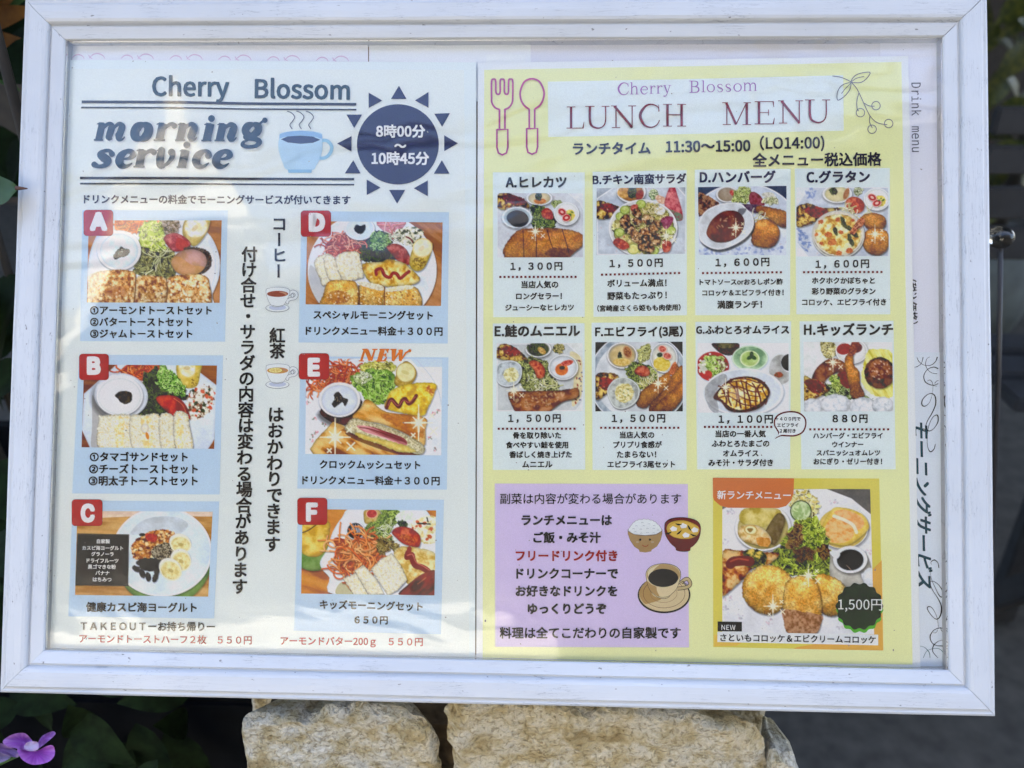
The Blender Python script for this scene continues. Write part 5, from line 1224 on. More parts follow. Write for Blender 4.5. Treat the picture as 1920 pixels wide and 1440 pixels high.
for tri in ([(1253, 104), (1325, 230), (1178, 230)], [(966, 170), (1095, 245), (966, 316)], [(1533, 164), (1533, 314), (1405, 244)], [(755, 378), (903, 378), (829, 505)], [(1588, 370), (1737, 364), (1662, 494)], [(668, 652), (803, 582), (803, 728)],
            [(1682, 574), (1812, 650), (1682, 724)], [(820, 810), (890, 936), (740, 936)], [(1660, 810), (1733, 938), (1584, 938)], [(948, 994), (1078, 1070), (948, 1140)], [(1526, 1002), (1526, 1152), (1394, 1076)], [(1160, 1092), (1312, 1092), (1236, 1222)]):
    A.poly(tri, cc)
sun_b = A.build('sun_badge', mor)
for s_, x0, x1, y, h in (('8時00分', 1035, 1503, 594, 118), ('～', 1208, 1324, 690, 42), ('10時45分', 992, 1540, 853, 118)):
    text(s_, x0, y, x1, y, (232, 238, 246), sun_b, T+0.0003, off=0.02, name='time_lettering', zoom=Z2)
text('ドリンクメニューの料金でモーニングサービスが付いてきます', 157, 381.5, 657.3, 383.3, (42, 44, 74), mor, T, off=0.016, name='note_lettering')

ZV1 = (420, 380, 3.787); ZV2 = (420, 740, 3.692)
pz = lambda z, L: [(c, z[0]+x/z[2], z[1]+y/z[2], e/z[2]) for c, x, y, e in L]
vtext(pz(ZV1, [('コ', 392, 152, 112), ('ー', 388, 262, 112), ('ヒ', 392, 375, 112), ('ー', 384, 485, 112)]), (28, 32, 62), mor, T, name='upright_lettering')
vtext(pz(ZV1, [('紅', 378, 945, 116), ('茶', 378, 1055, 116)]), INK, mor, T, name='upright_lettering')
vtext(pz(ZV2, [(c, x, y, 116) for c, x, y in zip('はおかわりできます', (358, 355, 352, 350, 348, 348, 343, 340, 335), (140, 250, 362, 475, 585, 697, 808, 918, 1037))]), INK, mor, T, name='upright_lettering')
vtext(pz(ZV1, [(c, x, y, 116) for c, x, y in zip('付け合せ・サラダの内', (180, 176, 174, 170, 171, 168, 166, 164, 160, 157), (368, 478, 588, 698, 808, 918, 1028, 1140, 1250, 1360))]) +
      pz(ZV2, [(c, x, y, 114) for c, x, y in zip('容は変わる場合があります', (150, 150, 147, 142, 140, 140, 137, 132, 122, 117, 112, 108), (108, 215, 325, 437, 550, 658, 768, 878, 990, 1103, 1215, 1330))]), INK, mor, T, name='upright_lettering')


def tea_cup(dy, lemon):
    A = Art(T, (480, 500+dy/5.533, 5.533)); o = (112, 120, 134); wh = (226, 233, 246)
    A.poly(oval(222, 428, 123, 43), o); A.poly(oval(222, 427, 118, 39), wh); A.poly(oval(224, 424, 88, 27), (190, 200, 220))
    for w, c in ((34, o), (26, wh)):
        A.line([(345, 285), (375, 258), (410, 268), (422, 300), (400, 328), (360, 335), (330, 350), (325, 372)], w, c, smooth=True, cap=True)
    A.poly(oval(378, 300, 18, 22), o); A.poly(oval(378, 300, 13, 17), (222, 230, 232))
    bowl = [(102, 250), (120, 225), (220, 211), (320, 222), (352, 252), (340, 310), (300, 380), (272, 412), (220, 420), (172, 412), (135, 370), (108, 300)]
    A.poly(smooth_pts(bowl), o); c0 = np.array([224, 315.])
    A.poly(c0+(smooth_pts(bowl)-c0)*0.972, wh)
    A.poly(oval(224, 282, 110, 32), (150, 84, 66) if not lemon else (206, 150, 84)); A.line([(240, 262), (300, 275), (318, 300)], [4, 22, 8], (190, 140, 110), smooth=True)
    if lemon:
        A.poly(oval(202, 280, 72, 28), (150, 130, 80)); A.poly(oval(202, 280, 68, 25), (236, 222, 150))
        for k in range(8):
            t = k*math.pi/4+0.3; A.line([(202+12*math.cos(t), 280+5*math.sin(t)), (202+56*math.cos(t), 280+20*math.sin(t))], 5, (206, 176, 90))
    A.line([(170, 402), (220, 412), (276, 402)], 4, o, smooth=True)
    A.build('cup_print', mor)


tea_cup(0, False); tea_cup(795, True)


def letter_tile(card, zoom, r, ch, x0, x1, yb, h):
    A = Art(0.0011, zoom); A.poly(rrect(r[0]-3, r[1]-3, r[2]+3, r[3]+3, 34), (120, 30, 34)); A.poly(rrect(*r, 32), (178, 44, 46))
    t = A.build('letter_tile', card)
    text(ch, x0, yb, x1, yb, (236, 240, 250), t, 0.0013, off=0.028, font='inter', name='tile_letter', zoom=zoom, h=h)


def mcard(zoom, quad, photo, tile, lines):
    card = Art(0.00085, zoom).poly(quad, (190, 214, 236)).build('menu_card', mor)
    photo().build('food_photo', card, 0.00098)
    if tile: letter_tile(card, zoom, *tile)
    for s_, x0, y0, x1, y1, c in lines: text(s_, x0, y0, x1, y1, c, card, T, off=0.018, name='caption', zoom=zoom)
    return card


ZA, ZB, ZC, ZD, ZE, ZF = (140, 380, 5.143), (130, 650, 5.143), (120, 920, 5.143), (550, 380, 5.143), (550, 640, 5.143), (540, 920, 5.143)
mcard(ZA, [(75, 72), (1475, 75), (1450, 1340), (52, 1335)], photo_A, ((88, 72, 368, 318), 'A', 143, 317, 256, 150),
      [('①アーモンドトーストセット', 148, 1078, 1322, 1080, INK), ('②バタートーストセット', 148, 1190, 1135, 1192, INK), ('③ジャムトーストセット', 148, 1305, 1135, 1307, INK)])
mcard(ZB, [(95, 78), (1482, 84), (1448, 1425), (28, 1415)], photo_B, ((97, 72, 378, 320), 'B', 168, 303, 257, 148),
      [('①タマゴサンドセット', 197, 1105, 1142, 1107, INK), ('②チーズトーストセット', 190, 1222, 1240, 1224, INK), ('③明太子トーストセット', 185, 1338, 1238, 1340, INK)])
cc_ = mcard(ZC, [(82, 95), (1497, 104), (1447, 1233), (43, 1212)], photo_C, ((77, 87, 368, 338), 'C', 160, 298, 295, 158), [('健康カスピ海ヨーグルト', 212, 1166, 1280, 1172, INK)])
for s_, x0, x1, y in (('自家製', 316, 442, 508), ('カスピ海ヨーグルト', 175, 570, 572), ('グラノーラ', 262, 478, 630), ('ドライフルーツ', 218, 525, 693), ('黒ゴマきな粉', 230, 500, 754), ('バナナ', 303, 438, 812), ('はちみつ', 277, 458, 876)):
    text(s_, x0, y, x1, y+2, (232, 232, 228), cc_, T, off=0.014, name='white_lettering', zoom=ZC)
mcard(ZD, [(78, 82), (1500, 92), (1488, 1358), (50, 1348)], photo_D, ((74, 78, 360, 325), 'D', 148, 307, 265, 150),
      [('スペシャルモーニングセット', 193, 1122, 1345, 1130, INK), ('ドリンクメニュー料金＋３００円', 118, 1276, 1440, 1282, INK)])
ce = mcard(ZE, [(70, 145), (1495, 155), (1480, 1430), (38, 1420)], photo_E, ((55, 118, 343, 365), 'E', 137, 258, 325, 152),
           [('クロックムッシュセット', 252, 1226, 1225, 1234, INK), ('ドリンクメニュー料金＋３００円', 85, 1380, 1412, 1387, INK)])
A = Art(T, ZE); og = (214, 120, 40)
for p, w in (([(690, 75), (655, 185)], 22), ([(630, 188), (680, 190)], 10), ([(665, 78), (715, 76)], 12), ([(705, 82), (745, 185)], 40), ([(785, 78), (752, 188)], 18), ([(760, 78), (812, 78)], 11),
             ([(860, 80), (828, 190)], 44), ([(795, 190), (880, 188)], 12), ([(830, 78), (925, 78)], 12), ([(905, 82), (912, 112)], [30, 4]), ([(845, 132), (895, 130)], 14), ([(893, 115), (885, 150)], 12), ([(880, 188), (902, 150)], [26, 6]),
             ([(935, 78), (995, 78)], 11), ([(970, 80), (962, 190)], [44, 26]), ([(962, 190), (1040, 80)], 16), ([(1035, 80), (1032, 190)], [44, 26]), ([(1032, 190), (1085, 110), (1130, 84)], [14, 18, 12])):
    A.line(p, w, og)
A.poly(oval(1122, 90, 16, 15), og); A.build('new_lettering', ce)
mcard(ZF, [(100, 78), (1503, 88), (1475, 1385), (58, 1350)], photo_F, ((92, 72, 376, 328), 'F', 173, 288, 285, 156),
      [('キッズモーニングセット', 305, 1138, 1298, 1160, INK), ('６５０円', 640, 1284, 962, 1288, INK)])
ZT = (100, 1150, 4.571); ZU = (500, 1150, 4.571)
text('ＴＡＫＥＯＵＴーお持ち帰りー', 232, 148, 1385, 153, INK, mor, T, off=0.014, name='takeout_lettering', zoom=ZT)
text('アーモンドトーストハーフ２枚　５５０円', 222, 252, 1700, 266, (158, 44, 56), mor, T, off=0.012, name='red_lettering', zoom=ZT)
text('アーモンドバター200ｇ　５５０円', 118, 284, 1338, 294, (170, 62, 62), mor, T, off=0.012, name='red_lettering', zoom=ZU)

# ------------------------------------------------------------------ right menu
lun = sheet('lunch_menu', [(896, 118), (1703, 105), (1726, 1275), (893, 1262)], 0.0010, 0.0003, (226, 231, 240), 'yellow lunch menu sheet with eight dish photographs and a lilac notice box', 'menu')
Art(0.0011).poly([(908, 131), (1300, 124), (1690, 116), (1701, 700), (1711, 1246), (1300, 1241), (905, 1236), (906, 700)], (228, 238, 174)).build('yellow_ground', lun)
T = 0.0016; Z3 = (900, 120, 4.8); Z4 = (1300, 120, 4.8)
Art(0.0012).poly([(1027, 153), (1300, 148), (1581, 141), (1582, 245), (1300, 251), (1028, 257)], (222, 236, 252)).build('title_panel', lun)
A = Art(T, Z3); pk = (176, 84, 140)
A.line([(175, 408), (175, 582)], 17, pk); A.line([(224, 404), (224, 582)], 17, pk)
A.line([(175, 410), (135, 392), (108, 350), (104, 300), (104, 160), (120, 137), (140, 150), (143, 250), (160, 272), (180, 255), (182, 150), (200, 137), (218, 150), (220, 250), (238, 272), (255, 255), (258, 150), (276, 137), (294, 155), (294, 300), (288, 350), (262, 390), (224, 410)], 16, pk, smooth=True)
A.line([(152, 590), (250, 588), (250, 750), (238, 800), (200, 818), (165, 800), (152, 750), (152, 586)], 16, pk)
A.build('fork_print', lun)
A = Art(T, Z3)
A.line([(443, 406), (443, 580)], 16, pk); A.line([(492, 406), (492, 578)], 16, pk)
A.line([(443, 408), (395, 370), (366, 310), (364, 240), (400, 160), (468, 133), (535, 160), (574, 240), (570, 310), (540, 370), (492, 406)], 17, pk, smooth=True)
A.line([(420, 582), (518, 580), (518, 745), (506, 795), (468, 812), (432, 795), (420, 745), (420, 578)], 16, pk)
A.build('spoon_print', lun)
A = Art(T, Z4); gy = (112, 116, 134)
A.line([(1252, 108), (1320, 118), (1380, 140), (1420, 165), (1470, 220), (1510, 300), (1560, 410), (1600, 480), (1660, 530), (1745, 546)], 7, gy, smooth=True)
for lf in ([(1420, 160), (1450, 110), (1510, 82), (1590, 76), (1560, 130), (1510, 165), (1460, 168)], [(1415, 172), (1408, 230), (1360, 290), (1300, 325), (1296, 260), (1320, 210), (1360, 180)]): A.line(lf, 7, gy, closed=True, smooth=True)
A.line([(1425, 158), (1470, 128), (1538, 112)], 6, gy, smooth=True); A.line([(1412, 178), (1370, 220), (1333, 266)], 6, gy, smooth=True)
A.line([(1490, 262), (1472, 330), (1474, 400), (1488, 425)], 7, gy, smooth=True); A.line([(1537, 352), (1580, 376), (1630, 380)], 7, gy, smooth=True); A.line([(1590, 470), (1586, 520), (1610, 576)], 7, gy, smooth=True)
for x, y in ((1504, 438), (1644, 375), (1609, 587), (1758, 536)): A.line(oval(x, y, 38, 38, 28), 7, gy, closed=True)
A.build('branch_print', lun)

# serif capitals and small letters, drawn in a unit box (x 0..1, y 0 top .. 1 bottom); widths in box heights
tk, tn = 0.10, 0.03
def srf(x, y, w=0.36): return ([(x-w/2, y), (x+w/2, y)], tn)
SER = {
    'L': [([(0.26, 0), (0.26, 1)], tk), srf(0.26, 0.015, .48), ([(0, 0.985), (0.95, 0.985)], tn), ([(0.99, 0.70), (0.93, 0.99)], [0.01, 0.06])],
    'U': [([(0.2, 0.01), (0.2, 0.62), (0.28, 0.88), (0.52, 0.985), (0.74, 0.90), (0.84, 0.64), (0.84, 0.01)], [tk, tk, tk*.8, tn*1.6, tn*1.6, tn*1.6]), srf(0.2, 0.015, .38), srf(0.84, 0.015, .32)],
    'N': [([(0.2, 0.02), (0.2, 0.985)], tn*1.5), ([(0.13, 0.02), (0.86, 0.98)], tk), ([(0.86, 0.02), (0.86, 1.0)], tn*1.5), srf(0.12, 0.015, .24), srf(0.2, 0.985, .34), srf(0.86, 0.015, .32)],
    'C': [([(0.97, 0.30), (0.90, 0.12), (0.62, 0.015), (0.34, 0.08), (0.10, 0.35), (0.08, 0.60), (0.28, 0.90), (0.60, 0.985), (0.86, 0.88), (0.99, 0.68)], [tn, tn*1.6, tn*1.6, tk*.8, tk*1.1, tk*1.1, tk*.8, tn*1.6, tn*1.4, tn]), ([(0.95, 0.02), (0.955, 0.32)], [0.015, 0.04])],
    'H': [([(0.2, 0), (0.2, 1)], tk), ([(0.8, 0), (0.8, 1)], tk), ([(0.2, 0.48), (0.8, 0.48)], tn*1.3), srf(0.2, 0.015, .38), srf(0.8, 0.015, .38), srf(0.2, 0.985, .38), srf(0.8, 0.985, .38)],
    'M': [([(0.16, 0.02), (0.16, 0.985)], tn*1.5), ([(0.14, 0.02), (0.48, 0.98)], tk*.95), ([(0.48, 0.98), (0.84, 0.02)], tn*1.4), ([(0.85, 0), (0.85, 1)], tk), srf(0.1, 0.015, .2), srf(0.16, 0.985, .28), srf(0.87, 0.015, .26), srf(0.85, 0.985, .3)],
    'E': [([(0.22, 0), (0.22, 1)], tk), ([(0, 0.015), (0.93, 0.015)], tn), ([(0, 0.985), (0.95, 0.985)], tn), ([(0.22, 0.49), (0.68, 0.49)], tn), ([(0.7, 0.36), (0.7, 0.62)], [0.03, 0.045, 0.03]), ([(0.93, 0.0), (0.97, 0.26)], [0.06, 0.01]), ([(1.0, 0.72), (0.94, 1.0)], [0.01, 0.06])],
    'B': [([(0.24, 0), (0.24, 1)], tk*.8), ([(0, 0.015), (0.55, 0.015), (0.82, 0.10), (0.84, 0.34), (0.6, 0.47), (0.24, 0.48)], [tn*1.5, tn*1.5, tk*.7, tk*.8, tn*1.5, tn*1.5]), ([(0.5, 0.48), (0.86, 0.55), (0.97, 0.75), (0.84, 0.94), (0.5, 0.985), (0, 0.985)], [tn*1.5, tk*.7, tk*.8, tk*.7, tn*1.5, tn*1.5])],
    'h': [([(0.2, 0), (0.2, 1)], tk*.7), ([(0.2, 0.52), (0.45, 0.34), (0.72, 0.38), (0.80, 0.6), (0.80, 0.98)], [tn, tn*2, tk*.7, tk*.7, tk*.7]), srf(0.12, 0.02, .2), srf(0.2, 0.98, .4), srf(0.8, 0.98, .4)],
    'e': [([(0.12, 0.45), (0.88, 0.45), (0.84, 0.2), (0.55, 0.03), (0.25, 0.15), (0.08, 0.5), (0.25, 0.88), (0.58, 0.98), (0.92, 0.75)], [.05, .05, .09, .06, .1, .13, .1, .07, .03])],
    'r': [([(0.28, 0), (0.28, 1)], tk), ([(0.28, 0.5), (0.5, 0.12), (0.85, 0.05), (0.95, 0.2)], [.04, .06, .07, .12]), srf(0.2, 0.03, .32), srf(0.32, 0.97, .62)],
    'y': [([(0.2, 0.02), (0.52, 0.66)], tk*.8), ([(0.82, 0.02), (0.5, 0.75), (0.3, 0.97), (0.08, 0.95)], [.04, .04, .05, .09]), srf(0.2, 0.02, .38), srf(0.82, 0.02, .34)],
    'l': [([(0.5, 0), (0.5, 1)], tk*.7), srf(0.3, 0.02, .4), srf(0.5, 0.98, .9)],
    'o': [([(0.5+0.44*math.cos(t), 0.5+0.46*math.sin(t)) for t in np.linspace(0, 2*math.pi, 17)], [.12, .05, .12, .05, .12])],
    's': [([(0.88, 0.28), (0.72, 0.06), (0.35, 0.05), (0.12, 0.25), (0.35, 0.45), (0.7, 0.55), (0.92, 0.75), (0.7, 0.95), (0.3, 0.96), (0.08, 0.72)], [.03, .05, .06, .1, .13, .13, .1, .06, .05, .03])],
    'm': [([(0.12, 0), (0.12, 1)], tk), ([(0.12, 0.35), (0.28, 0.06), (0.44, 0.1), (0.5, 0.35), (0.5, 0.98)], [.03, .07, .1, .1, .1]), ([(0.5, 0.35), (0.66, 0.06), (0.82, 0.1), (0.88, 0.35), (0.88, 0.98)], [.03, .07, .1, .1, .1]), srf(0.07, 0.03, .14), srf(0.12, 0.97, .24), srf(0.5, 0.97, .24), srf(0.88, 0.97, .24)],
}


def serif(A, ch, x0, x1, y0, y1, c, k=1.0):
    H = y1-y0
    for pts, w in SER[ch]:
        A.line([(x0+px*(x1-x0), y0+py*H) for px, py in pts], np.maximum(np.array(w)*H*k, 0.02*H) if not np.isscalar(w) else w*H*k, c, smooth=len(pts) > 3)


br = (124, 56, 66)
A = Art(T, Z3)
for ch, x0, x1, y0, y1 in (('L', 778, 938, 383, 580), ('U', 945, 1165, 378, 580), ('N', 1180, 1400, 374, 575), ('C', 1430, 1618, 360, 573), ('H', 1645, 1857, 360, 562)): serif(A, ch, x0, x1, y0, y1, br, 1.12)
A.build('title_lettering', lun)
A = Art(T, Z4)
for ch, x0, x1, y0, y1 in (('M', 260, 520, 345, 548), ('E', 552, 730, 335, 542), ('N', 763, 985, 328, 535), ('U', 1003, 1232, 320, 530)): serif(A, ch, x0, x1, y0, y1, br, 1.12)
A.build('title_lettering', lun)
A = Art(T, Z3); pu = (160, 112, 178)
for ch, x0, x1, y0, y1 in (('C', 1240, 1338, 168, 278), ('h', 1350, 1427, 165, 273), ('e', 1443, 1513, 198, 272), ('r', 1525, 1578, 195, 268), ('r', 1588, 1640, 193, 266), ('y', 1646, 1722, 190, 292)): serif(A, ch, x0, x1, y0, y1, pu, 1.3)
A.build('cafe_name', lun)
A = Art(T, Z4)
for ch, x0, x1, y0, y1 in (('B', -35, 52, 152, 257), ('l', 72, 108, 148, 253), ('o', 122, 193, 180, 254), ('s', 213, 268, 180, 252), ('s', 288, 340, 178, 250), ('o', 362, 435, 174, 249), ('m', 448, 573, 168, 243)): serif(A, ch, x0, x1, y0, y1, pu, 1.3)
A.build('cafe_name', lun)
NB = (32, 40, 66)
text('ランチタイム', 1074, 289.5, 1220, 288, NB, lun, T, off=0.018, name='hours_lettering')
text('11:30～15:00', 1248.3, 285.5, 1407.3, 283.3, NB, lun, T, off=0.018, name='hours_lettering')
text('（LO14:00)', 1424.6, 284, 1546, 283, NB, lun, T, off=0.014, name='hours_lettering')
text('全メニュー税込価格', 1411, 313, 1653.5, 310.5, NB, lun, T, off=0.016, name='tax_lettering')

LC = (220, 236, 250)


def lcard(zoom, quad, photo, title, price, dots, lines, mask=None):
    card = Art(0.0012, zoom).poly(quad, LC).build('dish_card', lun)
    photo().build('dish_photo', card, 0.00135, mask)
    text(title[0], title[1], title[2], title[3], title[4], title[5] if len(title) > 5 else INK, card, T, off=0.022, name='dish_name', zoom=zoom)
    text(price[0], price[1], price[2], price[3], price[4], INK, card, T, off=0.019, name='price', zoom=zoom)
    A = Art(T, zoom); x0, x1, y0, y1 = dots; n = int(round((x1-x0-20)/39.4))+1
    for i in range(n):
        x = x0+10+(x1-x0-20)*i/(n-1); y = y0+(y1-y0)*i/(n-1)
        A.poly([(x-10, y-10), (x+10, y-10), (x+10, y+10), (x-10, y+10)], (112, 50, 56))
    A.build('dotted_rule', card)
    for s_, a0, a1, y0, y1 in lines: text(s_, a0, y0, a1, y1, INK, card, T, off=0.018, name='caption', zoom=zoom)
    return card


L1, L2, L3, L4 = (915, 315, 4.963), (1105, 315, 4.963), (1295, 315, 4.963), (1480, 315, 4.965)
L5, L6, L7, L8 = (915, 600, 4.963), (1105, 600, 4.963), (1295, 600, 4.963), (1490, 600, 4.965)
lcard(L1, [(45, 40), (900, 40), (900, 1385), (48, 1388)], lunch_A, ('A.ヒレカツ', 163, 181, 733, 178), ('１，３００円', 207, 955, 693, 952), (105, 825, 1014, 1013),
      [('当店人気の', 310, 655, 1118, 1117), ('ロングセラー！', 260, 688, 1224, 1221), ('ジューシーなヒレカツ', 160, 800, 1327, 1325)])
lcard(L2, [(30, 35), (905, 20), (908, 1370), (38, 1385)], lunch_B, ('B.チキン南蛮サラダ', 30, 156, 905, 142, (44, 50, 74)), ('１，５００円', 188, 930, 685, 920), (108, 845, 993, 977),
      [('ボリューム満点！', 167, 720, 1108, 1102), ('野菜もたっぷり！', 167, 722, 1226, 1216), ('（宮崎産さくら姫もも肉使用）', 73, 850, 1336, 1325)])
lcard(L3, [(38, 15), (930, 8), (925, 1365), (42, 1370)], lunch_D, ('D.ハンバーグ', 83, 139, 793, 135, (48, 56, 82)), ('１，６００円', 230, 922, 735, 914), (105, 850, 978, 970),
      [('トマトソースorおろしポン酢', 83, 858, 1090, 1085), ('コロッケ＆エビフライ付き！', 107, 866, 1190, 1186), ('満腹ランチ！', 247, 665, 1308, 1304)])
lcard(L4, [(50, 5), (935, 0), (940, 1362), (65, 1362)], lunch_C, ('C.グラタン', 160, 139, 752, 135, (48, 52, 74)), ('１，６００円', 243, 937, 745, 930), (127, 868, 970, 968),
      [('ホクホクかぼちゃと', 210, 797, 1078, 1077), ('彩り野菜のグラタン', 208, 803, 1178, 1177), ('コロッケ、エビフライ付き', 118, 903, 1280, 1278)])
lcard(L5, [(45, 32), (898, 30), (905, 1392), (45, 1395)], lunch_E, ('E.鮭のムニエル', 60, 157, 858, 153), ('１，５００円', 187, 956, 678, 954), (90, 815, 1012, 1012),
      [('骨を取り除いた', 232, 680, 1104, 1103), ('食べやすい鮭を使用', 165, 747, 1194, 1192), ('香ばしく焼き上げた', 197, 780, 1283, 1281), ('ムニエル', 317, 600, 1373, 1371)])
lcard(L6, [(20, 25), (900, 20), (905, 1395), (30, 1395)], lunch_F, ('F.エビフライ(3尾）', 53, 168, 873, 164), ('１，５００円', 207, 957, 708, 955), (100, 838, 1003, 1003),
      [('当店人気の', 283, 605, 1101, 1100), ('プリプリ食感が', 222, 675, 1191, 1189), ('たまらない！', 255, 623, 1281, 1280), ('エビフライ3尾セット', 168, 798, 1374, 1373)])
lcard(L7, [(42, 18), (935, 12), (925, 1388), (60, 1390)], lunch_G, ('G.ふわとろオムライス', 50, 129, 918, 126), ('１，１００円', 258, 965, 767, 963), (123, 760, 995, 995),
      [('当店の一番人気', 230, 700, 1091, 1090), ('ふわとろたまごの', 195, 733, 1179, 1178), ('オムライス', 300, 632, 1269, 1268), ('みそ汁・サラダ付き', 165, 767, 1360, 1358)])
lcard(L8, [(45, 12), (920, 8), (940, 1390), (62, 1390)], lunch_H, ('H.キッズランチ', 85, 144, 918, 142), ('８８０円', 352, 957, 680, 956), (135, 880, 1018, 1018),
      [('ハンバーグ・エビフライ', 172, 820, 1104, 1103), ('ウインナー', 350, 640, 1184, 1183), ('スパニッシュオムレツ', 203, 797, 1264, 1263), ('おにぎり・ゼリー付き！', 175, 815, 1346, 1345)])
A = Art(0.0014)
bub = [(1459, 812), (1451, 797), (1453, 783), (1464, 774), (1481, 770.5), (1498, 773), (1510, 783), (1512, 797), (1506, 811), (1492, 818), (1476, 818.5), (1464, 818), (1453, 823), (1456, 819)]
A.poly(smooth_pts(bub), (104, 20, 40)); c0 = np.array([1481, 795.]); A.poly(c0+(smooth_pts(bub)-c0)*np.array([0.91, 0.88]), (226, 236, 250))
b = A.build('speech_bubble', lun)
for s_, x0, x1, y in (('＋４００円で', 1453.5, 1501, 789), ('エビフライ', 1457, 1497, 800.5), ('２尾付き', 1462, 1492, 811.5)): text(s_, x0, y, x1, y, INK, b, T, off=0.014, name='small_lettering')

ZN = (910, 890, 4.236)
note = Art(0.0012, ZN).poly([(75, 70), (1608, 75), (1618, 1372), (78, 1367)], (210, 196, 230)).build('notice_panel', lun)
for s_, x0, x1, y, c, off in (('副菜は内容が変わる場合があります', 117, 1555, 233, INK, 0.004), ('ランチメニューは', 287, 1007, 399, INK, 0.022), ('ご飯・みそ汁', 380, 918, 541, INK, 0.022), ('フリードリンク付き', 240, 1050, 686, (152, 26, 48), 0.022), ('ドリンクコーナーで', 245, 1055, 824, INK, 0.02),
                             ('お好きなドリンクを', 240, 1050, 966, INK, 0.02), ('ゆっくりどうぞ', 335, 962, 1105, INK, 0.022), ('料理は全てこだわりの自家製です', 113, 1553, 1301, INK, 0.014)):
    text(s_, x0, y, x1, y, c, note, T, off=off, name='notice_lettering', zoom=ZN)
ZP = (1160, 940, 6.547)
A = Art(0.0014, ZP); ol = (104, 100, 100); tn_ = (166, 138, 96)
bw = [(112, 345), (112, 400), (140, 480), (190, 555), (250, 595), (255, 618), (325, 628), (400, 615), (405, 595), (470, 555), (515, 480), (535, 400), (536, 345)]
A.poly(bw, ol); c0 = np.array([324., 470]); A.poly(c0+(np.array(bw)-c0)*0.982, tn_)
rc = [(115, 355), (135, 320), (160, 285), (195, 250), (235, 230), (290, 222), (345, 220), (400, 232), (445, 250), (485, 285), (520, 325), (532, 355)]
rr = []
for p, q in zip(rc[:-1], rc[1:]):
    for t in (0, .25, .5, .75): rr.append((p[0]+(q[0]-p[0])*t, p[1]+(q[1]-p[1])*t-(7 if t in (.25, .5) else 0)))
rr.append(rc[-1]); low = [(530, 365), (460, 405), (325, 418), (190, 405), (118, 370)]
A.poly(rr+low, ol); c0 = np.array([324., 330]); A.poly(c0+(np.array(rr+low)-c0)*0.98, (226, 236, 246))
for x, y in ((290, 258), (373, 275), (218, 300), (308, 298), (435, 295), (183, 335), (272, 340), (354, 330), (430, 333), (483, 352), (205, 372), (278, 390), (354, 380), (430, 386)): A.line([(x-14, y+6), (x-6, y), (x+6, y), (x+14, y+6)], 4, (150, 160, 170), smooth=True)
A.line([(115, 358), (190, 405), (325, 420), (460, 407), (533, 358)], 5, ol, smooth=True)
A.poly(oval(266, 471, 13, 14), (30, 28, 28)); A.poly(oval(385, 471, 13, 14), (30, 28, 28)); A.poly(oval(232, 500, 20, 12), (176, 160, 130)); A.poly(oval(415, 500, 20, 12), (176, 160, 130))
A.line([(290, 533), (305, 548), (327, 553), (350, 548), (364, 530)], 7, (150, 50, 56), smooth=True)
A.build('rice_bowl_print', note)
A = Art(0.0014, ZP)
sb = [(562, 300), (575, 255), (640, 210), (760, 195), (880, 207), (965, 240), (1005, 300), (1005, 390), (975, 480), (920, 545), (885, 570), (875, 605), (820, 618), (750, 615), (705, 600), (695, 570), (640, 520), (590, 450), (565, 380)]
A.poly(smooth_pts(sb), (50, 26, 26)); c0 = np.array([785., 400]); A.poly(c0+(smooth_pts(sb)-c0)*0.975, (110, 50, 46))
A.poly([(590, 330), (620, 270), (700, 240), (800, 235), (900, 265), (975, 310), (990, 360), (960, 420), (880, 455), (780, 460), (680, 440), (610, 390)], (196, 160, 70), True)
A.poly([(610, 345), (650, 285), (760, 250), (880, 270), (970, 340), (950, 400), (860, 440), (760, 450), (660, 420)], (210, 178, 84), True)
for x, y in ((674, 335), (795, 298), (935, 348), (826, 412)): A.poly([(x-45, y), (x-10, y-32), (x+44, y-8), (x+36, y+26), (x-22, y+34)], (236, 238, 240))
for x, y, a in ((735, 280, 10), (868, 325, 60), (742, 380, -40), (612, 388, -20), (915, 412, 20)):
    c, s = math.cos(math.radians(a))*38, math.sin(math.radians(a))*38; A.line([(x-c, y-s), (x, y+6), (x+c, y+s)], [6, 22, 6], (44, 46, 34), smooth=True)
A.build('soup_bowl_print', note)
A = Art(0.0014, ZP); dk = (52, 36, 34)
A.poly(oval(557, 1148, 324, 226, 60), dk); A.poly(oval(557, 1140, 305, 212, 60), (206, 190, 150)); A.poly([(250, 1130), (300, 1030), (360, 985), (420, 1150), (520, 1200), (380, 1250), (310, 1250)], (172, 142, 92), True)
A.line(oval(557, 1130, 256, 178, 48), 5, (96, 60, 54), closed=True); A.line(oval(552, 1130, 164, 112, 40), 4, (140, 100, 84), closed=True)
A.line([(720, 1072), (810, 1060), (865, 1040), (878, 1000), (850, 955), (810, 960), (765, 1000)], 48, dk, smooth=True); A.line([(720, 1072), (810, 1060), (865, 1040), (878, 1000), (850, 955), (810, 960), (765, 1000)], 34, (190, 172, 130), smooth=True); A.line([(740, 1010), (790, 980), (850, 1030)], 7, dk)
cp = [(332, 900), (345, 990), (380, 1090), (440, 1150), (490, 1185), (555, 1197), (610, 1182), (640, 1150), (710, 1080), (745, 990), (765, 910), (750, 840), (680, 785), (550, 762), (420, 785), (350, 840)]
A.poly(smooth_pts(cp), dk); c0 = np.array([550., 970]); A.poly(c0+(smooth_pts(cp)-c0)*0.975, (214, 200, 160)); A.poly([(350, 980), (400, 1020), (460, 1050), (470, 1100), (500, 1170), (440, 1140), (380, 1080)], (176, 146, 98), True)
